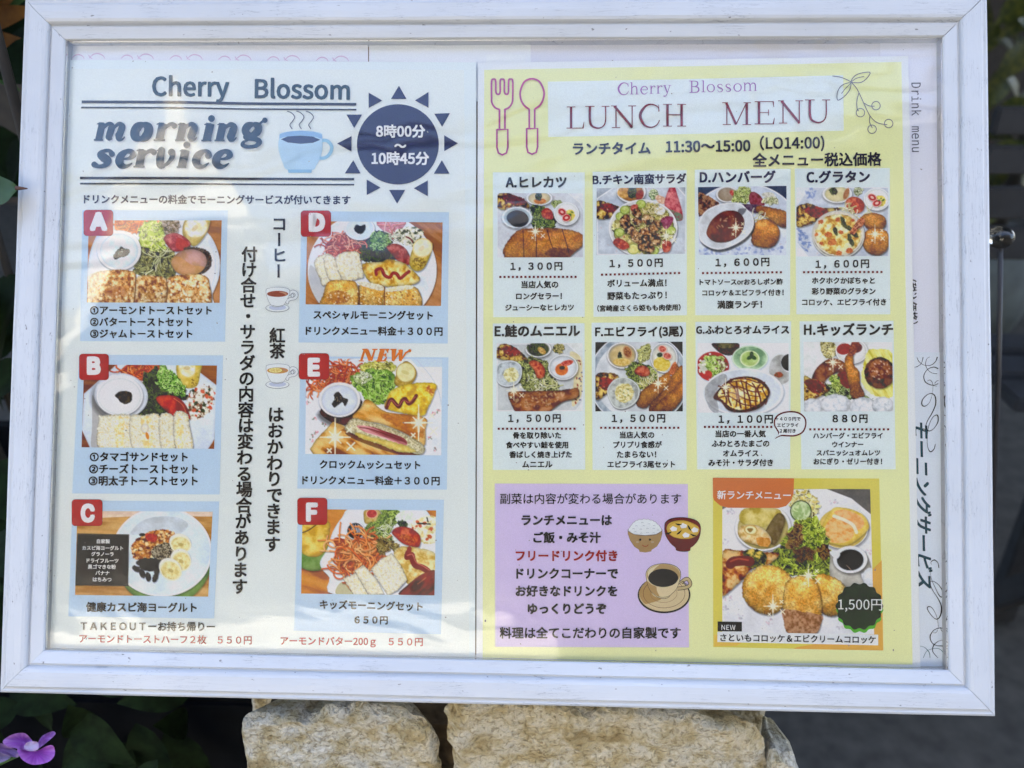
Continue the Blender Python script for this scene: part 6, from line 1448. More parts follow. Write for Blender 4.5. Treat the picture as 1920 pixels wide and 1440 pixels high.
A.poly(oval(550, 900, 205, 130, 48), (176, 150, 104)); A.poly([(360, 870), (400, 820), (500, 775), (440, 830), (390, 900), (365, 940)], (216, 204, 166), True); A.poly(oval(547, 940, 184, 112, 48), (24, 18, 20))
A.line([(475, 1160), (530, 1178), (600, 1170), (625, 1155)], 5, dk, smooth=True)
A.build('coffee_cup_print', note)

ZS = (1325, 885, 4.235)
A = Art(0.0012, ZS); A.poly([(50, 48), (1370, 52), (1402, 1417), (52, 1390)], (218, 206, 96)); A.poly([(1390, 700), (1320, 770), (1310, 1100), (1290, 1290), (720, 1390), (690, 1404), (1402, 1417)], (222, 172, 84)); A.poly([(60, 1290), (300, 1340), (240, 1380), (60, 1385)], (226, 190, 90))
spc = A.build('new_dish_card', lun)
photo_special().build('dish_photo', spc, 0.00135)
A = Art(0.0015, ZS); A.poly([(49, 46), (694, 50), (690, 170), (672, 225), (630, 270), (570, 286), (170, 284), (110, 268), (60, 226), (50, 200)], (206, 122, 74)); tg = A.build('orange_tag', spc)
text('新ランチメニュー', 83, 215, 668, 219, (246, 242, 236), tg, 0.0018, off=0.012, name='tag_lettering', zoom=ZS)
A = Art(0.0015, ZS); A.poly([(87, 1187), (280, 1190), (280, 1266), (87, 1264)], (28, 28, 32)); nb = A.build('new_box', spc); text('NEW', 118, 1253, 228, 1254, (236, 238, 240), nb, 0.0018, off=0, name='new_lettering', zoom=ZS)
A = Art(0.0015, ZS); A.poly([(85, 1268), (1362, 1292), (1362, 1376), (85, 1350)], (228, 232, 246)); cb = A.build('caption_strip', spc); text('さといもコロッケ＆エビクリームコロッケ', 107, 1344, 1343, 1362, INK, cb, 0.0018, off=0.012, name='caption', zoom=ZS)
A = Art(0.0016, ZS)
for cx, cy, r, c in ((1215, 1094, 186, (92, 172, 66)), (1213, 1066, 188, (28, 66, 40))):
    A.poly([(cx+(r-6+8*math.cos(14*t))*math.cos(t), cy+(r-6+8*math.cos(14*t))*math.sin(t)) for t in np.linspace(0, 2*math.pi, 113)[:-1]], c)
pb = A.build('price_badge', spc); text('1,500円', 1045, 1110, 1393, 1112, (240, 244, 242), pb, 0.0020, off=-0.004, name='badge_lettering', zoom=ZS)

# ------------------------------------------------------------------ the place round the board
ground_m = simple('asphalt', (0.050, 0.048, 0.042), 0.85, 0.35, 30, 0.3)


def plain(name, V, F, mat, label=None, cat=None, kind=None, parent=None, smooth=False):
    o = mesh_obj(name, V, F, mat, parent, smooth=smooth); return tag(o, label, cat, kind=kind)


N = 40; gx = np.linspace(-40, 40, N); V = [(x, y, 0) for y in gx for x in gx]; F = [[j*N+i, j*N+i+1, (j+1)*N+i+1, (j+1)*N+i] for j in range(N-1) for i in range(N-1)]
plain('ground', V, F, ground_m, kind='structure')


def box(name, c, s, mat, parent=None, rot=None, bev=0.0):
    bm = bmesh.new(); bmesh.ops.create_cube(bm, size=1); bmesh.ops.scale(bm, vec=s, verts=bm.verts)
    if bev: bmesh.ops.bevel(bm, geom=bm.edges[:], offset=bev, segments=2, affect='EDGES')
    if rot is not None: bmesh.ops.transform(bm, matrix=rot, verts=bm.verts)
    off = Vector(c)-(parent.location if parent else Vector((0, 0, 0)))
    bmesh.ops.translate(bm, vec=off, verts=bm.verts)
    me = bpy.data.meshes.new(name); bm.to_mesh(me); bm.free(); me.materials.append(mat)
    o = bpy.data.objects.new(name, me); COL.objects.link(o)
    if parent: o.parent = parent
    return o


def on_y(px, py, yp):
    a = BM @ Vector(CP.tolist()); b = far(px, py, 1.0)
    return a+(b-a)*((yp-a.y)/(b.y-a.y))


# ---- stone pier under the frame
def stone_mat():
    m, n, l, b = new_mat('ochre_limestone')
    tc = n.new('ShaderNodeTexCoord'); oi = n.new('ShaderNodeObjectInfo')
    add = n.new('ShaderNodeVectorMath'); l.new(tc.outputs['Object'], add.inputs[0])
    mul = n.new('ShaderNodeMath'); mul.operation = 'MULTIPLY'; mul.inputs[1].default_value = 7; l.new(oi.outputs['Random'], mul.inputs[0]); l.new(mul.outputs[0], add.inputs[1])
    def ns(sc, det, dist=0):
        t = n.new('ShaderNodeTexNoise'); t.inputs['Scale'].default_value = sc; t.inputs['Detail'].default_value = det; t.inputs['Distortion'].default_value = dist
        l.new(add.outputs[0], t.inputs['Vector']); return t
    a = ns(75, 10, 0.35); r = ramp(n, [(0.30, (0.30, 0.24, 0.13)), (0.40, (0.43, 0.37, 0.23)), (0.48, (0.50, 0.46, 0.35)), (0.56, (0.58, 0.56, 0.49)), (0.72, (0.45, 0.45, 0.43))]); l.new(a.outputs['Fac'], r.inputs[0])
    f = ns(420, 6, 0.8); fr = ramp(n, [(0.34, (0.50, 0.45, 0.36)), (0.46, (0.98, 0.96, 0.90)), (0.66, (1.2, 1.2, 1.2))]); l.new(f.outputs['Fac'], fr.inputs[0])
    m1 = n.new('ShaderNodeMix'); m1.data_type = 'RGBA'; m1.blend_type = 'MULTIPLY'; m1.inputs[0].default_value = 0.8; l.new(r.outputs[0], m1.inputs[6]); l.new(fr.outputs[0], m1.inputs[7])
    w2 = ns(11, 3); wr = ramp(n, [(0.42, (1.03, 0.95, 0.80)), (0.58, (1.0, 1.0, 1.0))]); l.new(w2.outputs['Fac'], wr.inputs[0])
    m0 = n.new('ShaderNodeMix'); m0.data_type = 'RGBA'; m0.blend_type = 'MULTIPLY'; m0.inputs[0].default_value = 1; l.new(m1.outputs[2], m0.inputs[6]); l.new(wr.outputs[0], m0.inputs[7]); m1 = m0
    v = n.new('ShaderNodeTexVoronoi'); v.inputs['Scale'].default_value = 60; l.new(add.outputs[0], v.inputs['Vector'])
    vr = ramp(n, [(0.06, (0.25, 0.25, 0.26)), (0.12, (1, 1, 1))]); l.new(v.outputs['Distance'], vr.inputs[0])
    g = ns(14, 2); gr = ramp(n, [(0.55, (0, 0, 0)), (0.62, (1, 1, 1))]); l.new(g.outputs['Fac'], gr.inputs[0])
    m2 = n.new('ShaderNodeMix'); m2.data_type = 'RGBA'; m2.blend_type = 'MULTIPLY'; l.new(gr.outputs[0], m2.inputs[0]); l.new(m1.outputs[2], m2.inputs[6]); l.new(vr.outputs[0], m2.inputs[7])
    l.new(m2.outputs[2], b.inputs['Base Color']); b.inputs['Roughness'].default_value = 0.85
    mx = n.new('ShaderNodeMath'); mx.operation = 'ADD'; l.new(f.outputs['Fac'], mx.inputs[0]); l.new(a.outputs['Fac'], mx.inputs[1])
    bp = n.new('ShaderNodeBump'); bp.inputs['Strength'].default_value = 1.0; bp.inputs['Distance'].default_value = 0.003; l.new(mx.outputs[0], bp.inputs['Height']); l.new(bp.outputs[0], b.inputs['Normal'])
    return m


M_STONE = stone_mat(); M_MORTAR = simple('brown_mortar', (0.16, 0.115, 0.065), 0.95, 0.5, 120, 0.8)
YF = -0.074
pier = empty('stone_pier', (0, 0.0, 0), 'stacked ochre limestone pier carrying the white frame', 'stone pier')


def stone(outline, yf, dep, seed, bulge=0.006, rough=0.0035, back=0.0):
    """split block grown from its outline in the x-z plane, face towards -y: a flat broken face, chamfered and chipped arris"""
    p = smooth_pts(outline, True, 9); c = p.mean(0); n = len(p); R = 46
    ts = np.concatenate([np.linspace(0, 0.86, R-12), np.linspace(0.875, 1.0, 13)])
    V = []; F = []
    for s in ts:
        y = yf-bulge*(1-np.clip((s-0.90)/0.10, 0, 1)**1.6)
        for q in p:
            v = c+(q-c)*s; V.append([v[0], y, v[1]])
    for k in range(1, 4):
        for q in p: v = c+(q-c)*(1-back*k/3); V.append([v[0], yf+dep*k/3, v[1]])
    V = np.array(V); X, Z = V[:, 0]*1000, V[:, 2]*1000; D = V[:, 1]*1000
    big = (fbm(X+seed*91, Z+seed*37, 60, seed, 3)-0.5)*2*rough*1.2
    rid = 1-np.abs(fbm(X+seed*17+D, Z*1.3+seed*3, 22, seed+1, 4)-0.5)*4          # ridged breaks
    fin = (fbm(X+D, Z+seed*11-D, 5, seed+4, 4)-0.5)*2
    V[:, 1] += big+rid*rough*0.45+fin*rough*0.42
    rim = np.concatenate([np.repeat(np.clip((ts-0.8)/0.2, 0, 1), n), np.ones(3*n)])
    chip = (fbm(X*1.0+D, Z+D, 13, seed+8, 3)-0.5)*2*0.0035*rim
    cc = V[:, [0, 2]]-c; L = np.maximum(np.linalg.norm(cc, axis=1), 1e-6)
    V[:, 0] += cc[:, 0]/L*chip+fin*0.0007; V[:, 2] += cc[:, 1]/L*chip+fin*0.0006
    m = len(ts)+2
    for k in range(m):
        for i in range(n):
            j = (i+1) % n; F.append([k*n+i, (k+1)*n+i, (k+1)*n+j, k*n+j])
    F.append(list(range(m*n, (m+1)*n)))
    V -= np.array(pier.location)
    return mesh_obj('stone', V, F, M_STONE, pier, smooth=False)


def px_out(pts, yp): return np.array([(lambda v: (v.x, v.z))(on_y(x, y+3, yp-0.006)) for x, y in pts])


stone(px_out([(450, 1372), (460, 1356), (500, 1352), (535, 1350), (562, 1358), (575, 1358), (597, 1346), (615, 1337), (660, 1334), (700, 1336), (737, 1338), (768, 1354), (802, 1369), (813, 1387), (821, 1425), (825, 1480), (818, 1555), (640, 1580), (465, 1570), (457, 1450)], YF), YF, 0.028, 1, back=0.55)
stone(px_out([(833, 1350), (840, 1336), (860, 1319), (900, 1316), (955, 1321), (985, 1325), (1008, 1321), (1042, 1330), (1082, 1337), (1108, 1346), (1130, 1338), (1190, 1340), (1232, 1347), (1290, 1351), (1350, 1361), (1402, 1366), (1427, 1382), (1441, 1427), (1443, 1500), (1400, 1570), (1100, 1590), (862, 1580), (846, 1450), (836, 1395)], YF), YF, 0.028, 2, back=0.5)
YB = -0.02
stone(px_out([(474, 1285), (580, 1275), (686, 1285), (690, 1330), (686, 1400), (580, 1420), (480, 1410), (470, 1350)], YB), YB, 0.05, 3, 0.004, 0.002)
stone(px_out([(695, 1290), (860, 1276), (1060, 1285), (1066, 1340), (1060, 1420), (880, 1440), (700, 1420), (694, 1360)], YB), YB, 0.05, 4, 0.004, 0.002)
stone(px_out([(1074, 1290), (1250, 1280), (1430, 1300), (1441, 1340), (1436, 1380), (1400, 1440), (1240, 1450), (1080, 1430), (1070, 1350)], YB), YB, 0.05, 5, 0.004, 0.002)
stone(px_out([(1446, 1432), (1470, 1425), (1500, 1438), (1510, 1500), (1480, 1560), (1446, 1540)], YF), YF, 0.03, 6, back=0.5)
zt = on_y(960, 1590, YF).z; rs = random.Random(4); z = zt-0.004; k = 7
while z > 0.03:
    h = min(rs.uniform(0.07, 0.11), z); x = -0.13
    while x < 0.13:
        w = min(rs.uniform(0.09, 0.17), 0.135-x)
        if w > 0.03:
            o = [(x+w*u, z-h*v) for u, v in ((0.03, 0.1), (0.3, 0.02), (0.7, 0.03), (0.97, 0.12), (0.98, 0.5), (0.95, 0.9), (0.6, 0.97), (0.3, 0.96), (0.05, 0.9), (0.02, 0.5))]
            stone(o, YF+0.004, 0.03, k, back=0.3); k += 1
        x += w+0.006
    z -= h+0.006
box('mortar_core', (0.0, 0.005, 0.36), (0.25, 0.12, 0.72), M_MORTAR, pier)

# ---- unseen porch added to block sun and sky: wall and roof
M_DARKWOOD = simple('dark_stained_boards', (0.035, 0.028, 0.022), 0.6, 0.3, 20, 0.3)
cafe = empty('cafe_porch', (0, 3.6, 0), 'unseen dark timber porch wall and roof added to keep the sun off the frame and background', 'porch')
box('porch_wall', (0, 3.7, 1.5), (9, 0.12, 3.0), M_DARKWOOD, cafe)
box('eave', (0, 1.92, 2.62), (9, 3.6, 0.12), M_DARKWOOD, cafe)  # put in overhead so the sun misses the board
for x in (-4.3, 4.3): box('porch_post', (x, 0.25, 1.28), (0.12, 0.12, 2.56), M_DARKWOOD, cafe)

# ---- dark slatted bench at the right
M_BENCH = simple('grey_black_paint', (0.018, 0.020, 0.024), 0.7, 0.3, 25, 0.2)
YBn = 0.78
bp0 = on_y(1890, 700, YBn)
bench = empty('garden_bench', (bp0.x+0.3, YBn, 0), 'dark grey slatted garden bench with crossed legs, blurred behind the frame at the right', 'bench')
xa, xb = on_y(1790, 500, YBn).x, on_y(1790, 500, YBn).x+1.1
for y0, y1 in ((200, 252), (273, 325), (350, 408), (424, 484)):
    a, b_ = on_y(1890, y0, YBn), on_y(1890, y1, YBn)
    box('slat', ((xa+xb)/2, YBn, (a.z+b_.z)/2), (xb-xa, 0.018, abs(a.z-b_.z)), M_BENCH, bench, bev=0.003)
zb = on_y(1890, 590, YBn).z
for i in range(5): box('seat_slat', ((xa+xb)/2, YBn-0.05-i*0.075, zb-0.03), (xb-xa, 0.055, 0.02), M_BENCH, bench, bev=0.003)
zt_ = on_y(1890, 190, YBn).z
for x in (xa+0.26, xb-0.06): box('back_post', (x, YBn+0.02, (zt_+0)/2), (0.045, 0.03, zt_), M_BENCH, bench, bev=0.003)
for x in (xa+0.20, xb-0.12):
    for sgn in (-1, 1):
        L = math.hypot(0.42, zb-0.05); ang = math.atan2(zb-0.05, 0.42)*sgn
        box('leg', (x+0.02*sgn, YBn-0.19, (zb-0.04)/2), (0.03, L, 0.04), M_BENCH, bench, bev=0.003).matrix_local
# tilt of the crossed legs is applied on their meshes
for o in bench.children:
    if o.name.startswith('leg'):
        me = o.data; c = Vector((0, 0, 0))
        for v in me.vertices: c += v.co
        c /= len(me.vertices); s = -1 if (int(o.name[4:] or 0) % 2 == 0) else 1
        m = Matrix.Translation(c) @ Matrix.Rotation(s*math.atan2(zb-0.05, 0.42), 4, 'X') @ Matrix.Translation(-c); me.transform(m)

# ---- leaves
def leaf_mesh(name, L, W, curl, fold=0.25, n=9, pointy=1.0):
    V = []; F = []
    for i in range(n+1):
        t = i/n; w = W*math.sin(math.pi*min(t**0.8, 1))**pointy+0.0004; z = -curl*t*t*L
        for j in range(-2, 3):
            u = j/2; V.append((w*u, t*L, z+abs(u)*w*fold+0.0006*math.sin(t*22)*abs(u)))
    for i in range(n):
        for j in range(4): a = i*5+j; F.append([a, a+1, a+6, a+5])
    me = bpy.data.meshes.new(name); me.from_pydata(V, [], F); me.polygons.foreach_set('use_smooth', [True]*len(F)); return me


def leaf_mat(name, c0, c1, rough=0.45, scale=60):
    m, n, l, b = new_mat(name); tc = n.new('ShaderNodeTexCoord'); t = n.new('ShaderNodeTexNoise'); t.inputs['Scale'].default_value = scale; t.inputs['Detail'].default_value = 4
    l.new(tc.outputs['Object'], t.inputs['Vector']); r = ramp(n, [(0.35, c0), (0.65, c1)]); l.new(t.outputs['Fac'], r.inputs[0]); l.new(r.outputs[0], b.inputs['Base Color'])
    b.inputs['Roughness'].default_value = rough; b.inputs['Specular IOR Level'].default_value = 0.12 if rough > 0.7 else 0.35; return m


M_LEAF = leaf_mat('dark_leaf', (0.004, 0.009, 0.003), (0.010, 0.024, 0.007), 0.8); M_CROTON = leaf_mat('orange_leaf', (0.10, 0.035, 0.006), (0.22, 0.09, 0.01), scale=25); M_LITE = leaf_mat('lit_leaf', (0.025, 0.07, 0.015), (0.05, 0.12, 0.03))  # paler green serves the croton leaves and flower stalk
M_STEM = simple('woody_stem', (0.015, 0.012, 0.008), 0.8, 0.3, 80)


def tube(name, pts, r0, r1, mat, parent, n=8):
    pts = [Vector(p) for p in pts]; V = []; F = []; m = len(pts)
    for i, p in enumerate(pts):
        d = (pts[min(i+1, m-1)]-pts[max(i-1, 0)]).normalized(); a = d.orthogonal().normalized(); b = d.cross(a); r = r0+(r1-r0)*i/max(m-1, 1)
        for k in range(n): t = k/n*2*math.pi; V.append(p+a*math.cos(t)*r+b*math.sin(t)*r)
    for i in range(m-1):
        for k in range(n): F.append([i*n+k, i*n+(k+1) % n, (i+1)*n+(k+1) % n, (i+1)*n+k])
    F.append(list(range(n))[::-1]); F.append([(m-1)*n+k for k in range(n)])
    off = parent.location if parent else Vector((0, 0, 0))
    return mesh_obj(name, [tuple(v-off) for v in V], F, mat, parent, smooth=True)


def put_leaf(me, mat, parent, pos, direction, up, s, name='leaf'):
    if not me.materials: me.materials.append(mat)
    o = bpy.data.objects.new(name, me); COL.objects.link(o); o.parent = parent
    y = Vector(direction).normalized(); x = y.cross(Vector(up)).normalized(); z = x.cross(y)
    m = Matrix((x, y, z)).transposed().to_4x4(); m = m @ Matrix.Scale(s, 4); m.translation = Vector(pos)-parent.location
    o.matrix_local = m; return o


rs = random.Random(12)
sh = empty('leafy_shrub', (-0.42, 0.12, 0), 'dark green leafy shrub in deep shade at the left of the frame', 'shrub')
camw = cam.matrix_world.translation
lm = [leaf_mesh('leaf', 0.075, 0.021, 0.35), leaf_mesh('leaf', 0.06, 0.019, 0.2), leaf_mesh('leaf', 0.085, 0.022, 0.5)]
for i in range(9):
    x = -0.62+0.07*i+rs.uniform(-.02, .02); y = 0.10+rs.uniform(-0.03, 0.22)
    tube('stem', [(x, y, 0), (x+0.02, y, 0.4), (x-0.02, y+0.02, 0.75), (x, y, 1.0+rs.uniform(0, .2))], 0.006, 0.0025, M_STEM, sh)
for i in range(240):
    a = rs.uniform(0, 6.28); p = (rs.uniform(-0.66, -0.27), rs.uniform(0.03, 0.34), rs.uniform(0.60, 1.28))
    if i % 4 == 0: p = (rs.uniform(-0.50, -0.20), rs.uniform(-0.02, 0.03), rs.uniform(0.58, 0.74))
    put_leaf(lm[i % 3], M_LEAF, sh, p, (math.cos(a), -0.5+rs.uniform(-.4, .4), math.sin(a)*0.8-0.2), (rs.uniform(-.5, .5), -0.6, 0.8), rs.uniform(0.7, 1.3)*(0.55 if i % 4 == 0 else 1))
tw = empty('green_leaf', (0, 0, 0), 'single dark green leaf with a brown tip poking over the left edge of the frame', 'leaf')
wp = lambda px, py, w: BM @ Vector(hit(px, py, w).tolist())
p0 = wp(-75, 372, 0.018); p1 = wp(34, 352, 0.016); up = (BN+Vector((0, 0, .2)))
tw.location = p0
bpy.context.view_layer.update()
lm2 = leaf_mesh('leaf_blade', (p1-p0).length, 0.0095, 0.02, 0.15, 16, 0.75)
put_leaf(lm2, leaf_mat('front_leaf', (0.012, 0.036, 0.008), (0.03, 0.07, 0.016), 0.35), tw, p0, p1-p0, up, 1.0, 'leaf_blade')
tube('leaf_tip', [p1-(p1-p0)*0.03, wp(42, 353, 0.0165), wp(51, 353.5, 0.017)], 0.0011, 0.0003, simple('dry_brown', (0.08, 0.035, 0.025), 0.7), tw)
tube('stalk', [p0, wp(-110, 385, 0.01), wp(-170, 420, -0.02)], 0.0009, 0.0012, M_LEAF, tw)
cr = empty('croton_plant', tuple(far(-60, 260, 0.8)), 'orange and green croton leaves blurred at the top left behind the frame', 'plant')
bpy.context.view_layer.update()
lm3 = leaf_mesh('leaf', 0.16, 0.022, 0.25, 0.2, 12, 0.7)
lm4 = leaf_mesh('leaf', 0.15, 0.018, 0.3, 0.2, 12, 0.7)
base = far(-110, 60, 0.78)
for (tx, ty), me, mt, s in (((42, -50), lm3, M_CROTON, 1.1), ((46, 88), lm3, M_CROTON, .95), ((20, -60), lm3, M_CROTON, 1.0), ((10, 150), lm4, M_LITE, .9), ((30, 24), lm3, M_CROTON, 1.1), ((30, 130), lm4, M_LITE, .7), ((60, -30), lm4, M_LITE, 1.2)):
    t = far(tx, ty, 0.74); put_leaf(me, mt, cr, base+(t-base)*0.15, t-base, camw-t, (t-base).length/0.17)

# ---- small purple flower at the lower left
def attr_mat(name, rough=0.55):
    m, n, l, b = new_mat(name); a = n.new('ShaderNodeAttribute'); a.attribute_name = 'ink'; tc = n.new('ShaderNodeTexCoord')
    t = n.new('ShaderNodeTexNoise'); t.inputs['Scale'].default_value = 300; l.new(tc.outputs['Object'], t.inputs['Vector']); r = ramp(n, [(0.3, (.85, .85, .85)), (0.7, (1.1, 1.1, 1.1))]); l.new(t.outputs['Fac'], r.inputs[0])
    mx = n.new('ShaderNodeMix'); mx.data_type = 'RGBA'; mx.blend_type = 'MULTIPLY'; mx.inputs[0].default_value = 1; l.new(a.outputs['Color'], mx.inputs[6]); l.new(r.outputs[0], mx.inputs[7]); l.new(mx.outputs[2], b.inputs['Base Color']); b.inputs['Roughness'].default_value = rough; return m


M_PETAL = attr_mat('petal')
fc = far(60, 1405, 0.44)
fl_ = empty('purple_flower', tuple(fc), 'small purple and white flower in the shade at the lower left corner', 'flower')
bpy.context.view_layer.update()


def petal(pts, ca, cb, dist, cup, cx, cy):
    p = smooth_pts(pts, True, 5); c = np.array([cx, cy], float); n = len(p); R = 8; V = []; Cc = []; F = []
    for k in range(R+1):
        t = k/R
        for i, q in enumerate(p):
            v = c+(q-c)*t; d = dist-cup*t*t+0.0012*math.sin(i*0.9)*t**3; w_ = far(v[0]/4, 1280+v[1]/4, d); V.append(w_-fc)
            m = min(max(t+0.12*math.sin(i*2.3), 0), 1); Cc.append(np.array(ca)*(1-m)+np.array(cb)*m)
    for k in range(R):
        for i in range(n): j = (i+1) % n; F.append([k*n+i, (k+1)*n+i, (k+1)*n+j, k*n+j])
    o = mesh_obj('petal', [tuple(v) for v in V], F, M_PETAL, fl_, np.clip(lin(np.array(Cc))*0.6, 0, .8), smooth=True)
    return o


petal([(0, 455), (60, 475), (140, 520), (130, 560), (60, 545), (-40, 500)], (150, 110, 180), (170, 140, 200), 0.447, 0.003, 20, 500)
petal([(-20, 520), (40, 530), (80, 560), (0, 600), (-40, 580)], (170, 150, 190), (190, 170, 210), 0.449, 0.003, 0, 560)
petal([(270, 500), (300, 420), (340, 385), (395, 365), (415, 388), (360, 440), (310, 480)], (140, 60, 170), (180, 130, 210), 0.444, 0.002, 330, 425)
petal([(20, 440), (90, 390), (180, 378), (230, 420), (250, 460), (240, 505), (180, 512), (110, 490), (60, 480)], (130, 40, 165), (196, 140, 220), 0.442, 0.004, 170, 440)
petal([(130, 500), (200, 508), (280, 510), (350, 475), (400, 475), (410, 540), (370, 590), (300, 612), (230, 612), (160, 570)], (140, 20, 165), (200, 130, 226), 0.440, 0.004, 270, 520)
petal([(180, 490), (200, 450), (245, 440), (285, 450), (285, 500), (225, 514)], (200, 190, 220), (210, 180, 226), 0.437, 0.001, 230, 480)
tube('stalk', [far(40, 1412, 0.447), far(-20, 1440, 0.46), far(-60, 1560, 0.5)], 0.0012, 0.0015, M_LITE, fl_)

# ---- small glass knob at the right edge
M_GLASS, n_, l_, b_ = new_mat('clear_glass'); b_.inputs['Transmission Weight'].default_value = 1; b_.inputs['Roughness'].default_value = 0.05; b_.inputs['IOR'].default_value = 1.45; b_.inputs['Base Color'].default_value = (.35, .38, .4, 1)
gk = empty('glass_ornament', tuple(far(1876, 445, 0.62)), 'small clear glass ornament on a thin stem beside the right edge of the frame', 'ornament')
bpy.context.view_layer.update()
bm = bmesh.new(); bmesh.ops.create_uvsphere(bm, u_segments=24, v_segments=14, radius=0.0085); bmesh.ops.scale(bm, vec=(1, 1, .85), verts=bm.verts); me = bpy.data.meshes.new('glass_globe'); bm.to_mesh(me); bm.free(); me.materials.append(M_GLASS); me.polygons.foreach_set('use_smooth', [True]*len(me.polygons))
o = bpy.data.objects.new('glass_globe', me); COL.objects.link(o); o.parent = gk
tube('stem', [far(1876, 462, 0.62), far(1872, 700, 0.66), far(1850, 1300, 0.8)], 0.0016, 0.0022, simple('dark_wire', (0.03, 0.03, 0.035), 0.4), gk)

# ---- black trough put in for the dark gap, and potted plant behind
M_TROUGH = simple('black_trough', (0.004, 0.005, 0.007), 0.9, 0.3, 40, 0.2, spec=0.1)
tr_ = empty('planter_trough', (-0.33, 0.2, 0), 'black trough added to fill the dark gap under the shrub, left of the stone pier', 'planter')
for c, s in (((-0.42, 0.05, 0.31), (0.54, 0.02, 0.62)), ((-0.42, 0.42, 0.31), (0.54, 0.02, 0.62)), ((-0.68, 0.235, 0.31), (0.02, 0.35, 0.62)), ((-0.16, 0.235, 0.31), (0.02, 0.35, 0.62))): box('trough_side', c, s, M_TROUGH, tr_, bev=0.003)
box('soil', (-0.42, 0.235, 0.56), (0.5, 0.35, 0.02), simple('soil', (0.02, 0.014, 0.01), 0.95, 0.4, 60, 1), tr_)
pc = on_y(1960, 90, 2.2)
pt = empty('potted_bush', (pc.x, 2.2, 0), 'yellow green bush blurred behind the bench at the top right', 'bush')
bpy.context.view_layer.update()
lm5 = leaf_mesh('leaf', 0.11, 0.03, 0.3); M_YG = leaf_mat('yellow_green_leaf', (0.016, 0.030, 0.008), (0.09, 0.10, 0.015))
for i in range(110):
    a = rs.uniform(0, 6.28); put_leaf(lm5, M_YG, pt, (pc.x+rs.uniform(-.34, .34), 2.2+rs.uniform(-.25, .25), pc.z+rs.uniform(-.45, .25)), (math.cos(a), -.4, math.sin(a)), (rs.uniform(-.5, .5), -.6, .8), rs.uniform(.8, 1.3))
tube('trunk', [(pc.x, 2.2, 0.2), (pc.x+.02, 2.2, 0.5), (pc.x, 2.2, max(pc.z, .6))], 0.03, 0.012, M_STEM, pt)
M_POT = simple('grey_pot', (0.10, 0.12, 0.12), 0.7, 0.2, 20)
tube('pot', [(pc.x, 2.2, 0.0), (pc.x, 2.2, 0.1), (pc.x, 2.2, 0.3)], 0.13, 0.19, M_POT, pt, 24)

# ---- across the lane, seen only mirrored in the pane: house, cables, cream shapes added for glare
M_BROWN = simple('brown_render', (0.026, 0.024, 0.020), 0.8, 0.25, 2, 0.1); M_CREAM = simple('cream_render', (0.62, 0.57, 0.46), 0.8, 0.12, 2, 0.1); M_TILE = simple('roof_tile', (0.07, 0.06, 0.06), 0.7, 0.3, 5)
M_WIN = simple('window_glass_dark', (0.02, 0.025, 0.03), 0.1, 0.1, 2)
ho = empty('neighbour_house', (0, -9.5, 0), 'brown house with a long sloping roof across the lane, mirrored in the pane', 'house')


def prism(name, prof, y0, y1, mat, parent):
    n = len(prof); V = [(x, y, z) for y in (y0, y1) for x, z in prof]; off = parent.location if parent else Vector()
    V = [(x-off.x, y-off.y, z-off.z) for x, y, z in V]
    F = [list(range(n)), list(range(n, 2*n))[::-1]]+[[i, i+n, (i+1) % n+n, (i+1) % n] for i in range(n)]
    return mesh_obj(name, V, F, mat, parent)


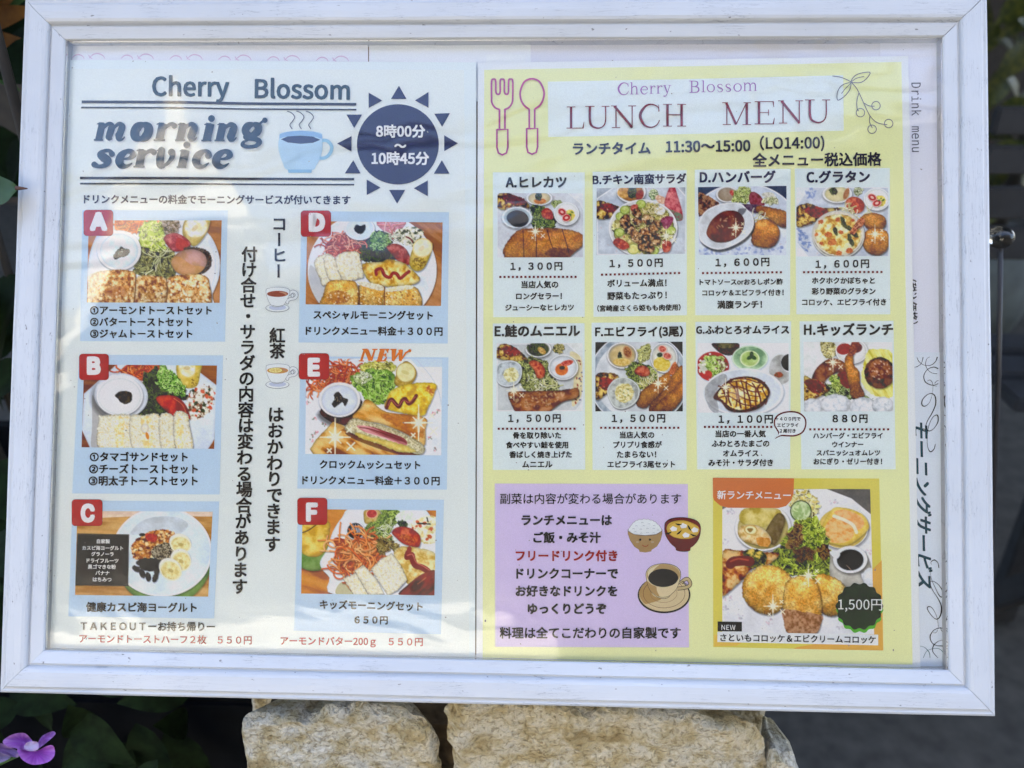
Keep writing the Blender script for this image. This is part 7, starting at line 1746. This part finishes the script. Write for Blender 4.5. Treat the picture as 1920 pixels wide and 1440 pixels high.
bpy.context.view_layer.update()
prism('wall', [(-12, 0), (-12, 4.3), (-3.8, 6.3), (-0.3, 7.6), (5.4, 9.2), (13, 11), (13, 0)], -7.1, -12, M_BROWN, ho)
prism('roof', [(-12.3, 4.3), (-12.3, 4.5), (-3.8, 6.5), (-0.3, 7.82), (5.4, 9.42), (13.3, 11.3), (13.3, 11.1), (5.4, 9.22), (-0.3, 7.62), (-3.8, 6.3)], -6.85, -12.2, M_TILE, ho)
prism('wing', [(-4.55, 0), (-4.62, 5.0), (-4.45, 6.7), (-3.6, 6.9), (-2.9, 6.2), (-2.9, 0)], -6.15, -6.38, M_BROWN, ho)  # added dark block that cuts off the tower's mirrored glare
for x in (-1.6, 0.8, 3.2):
    w_ = box('window', (x, -7.08, 4.2), (1.1, 0.08, 1.3), M_WIN, ho)
to = empty('cream_tower', (-4.2, -6.6, 0), 'narrow cream shape with a pointed top, added to mirror warm glare at the left of the pane', 'tower')
bpy.context.view_layer.update()
prism('wall', [(-4.95, 0), (-4.95, 8.6), (-4.75, 9.6), (-3.35, 7.3), (-3.35, 0)], -6.4, -7.0, M_CREAM, to)  # added sunlit shape whose reflection makes the warm glare
wl = mesh_obj('garden_wall', *(lambda pr: ([(x, y, z) for y in (-6.1, -6.3) for x, z in pr], [[0, 1, 2, 3, 4, 5], [11, 10, 9, 8, 7, 6]]+[[i, i+6, (i+1) % 6+6, (i+1) % 6] for i in range(6)]))([(-4.6, 0), (-4.6, 2.35), (-1.5, 2.55), (0.2, 2.5), (0.2, 1.9), (0.2, 0)]), M_CREAM)
tag(wl, 'low cream wall added across the lane to mirror pale streaks along the foot of the pane', 'wall')  # added pale band, there for the streaks it mirrors
M_CABLE = simple('black_cable', (0.01, 0.01, 0.01), 0.6)
for k, (a, b_, r) in enumerate((((150, 330), (1700, 120), .045), ((150, 300), (1760, 70), .022), ((400, 420), (1760, 180), .07), ((900, 330), (1760, 215), .03), ((100, 370), (1500, 60), .018))):
    p, q = mirrored(*a, -5.0), mirrored(*b_, -5.0); d = q-p; p = p-d*1.5; q = q+d*1.5
    pts = [p+(q-p)*t-Vector((0, 0, 0.5*4*t*(1-t)*0.5)) for t in np.linspace(0, 1, 25)]
    c = tube('overhead_cable', pts, r, r, M_CABLE, None, 6)
    tag(c, ('thickest', 'second thinnest', 'lowest and heaviest', 'short lower', 'steepest and thinnest')[k]+' black overhead cable across the lane, mirrored in the top of the pane', 'cable', 'overhead cables')

flush_text()
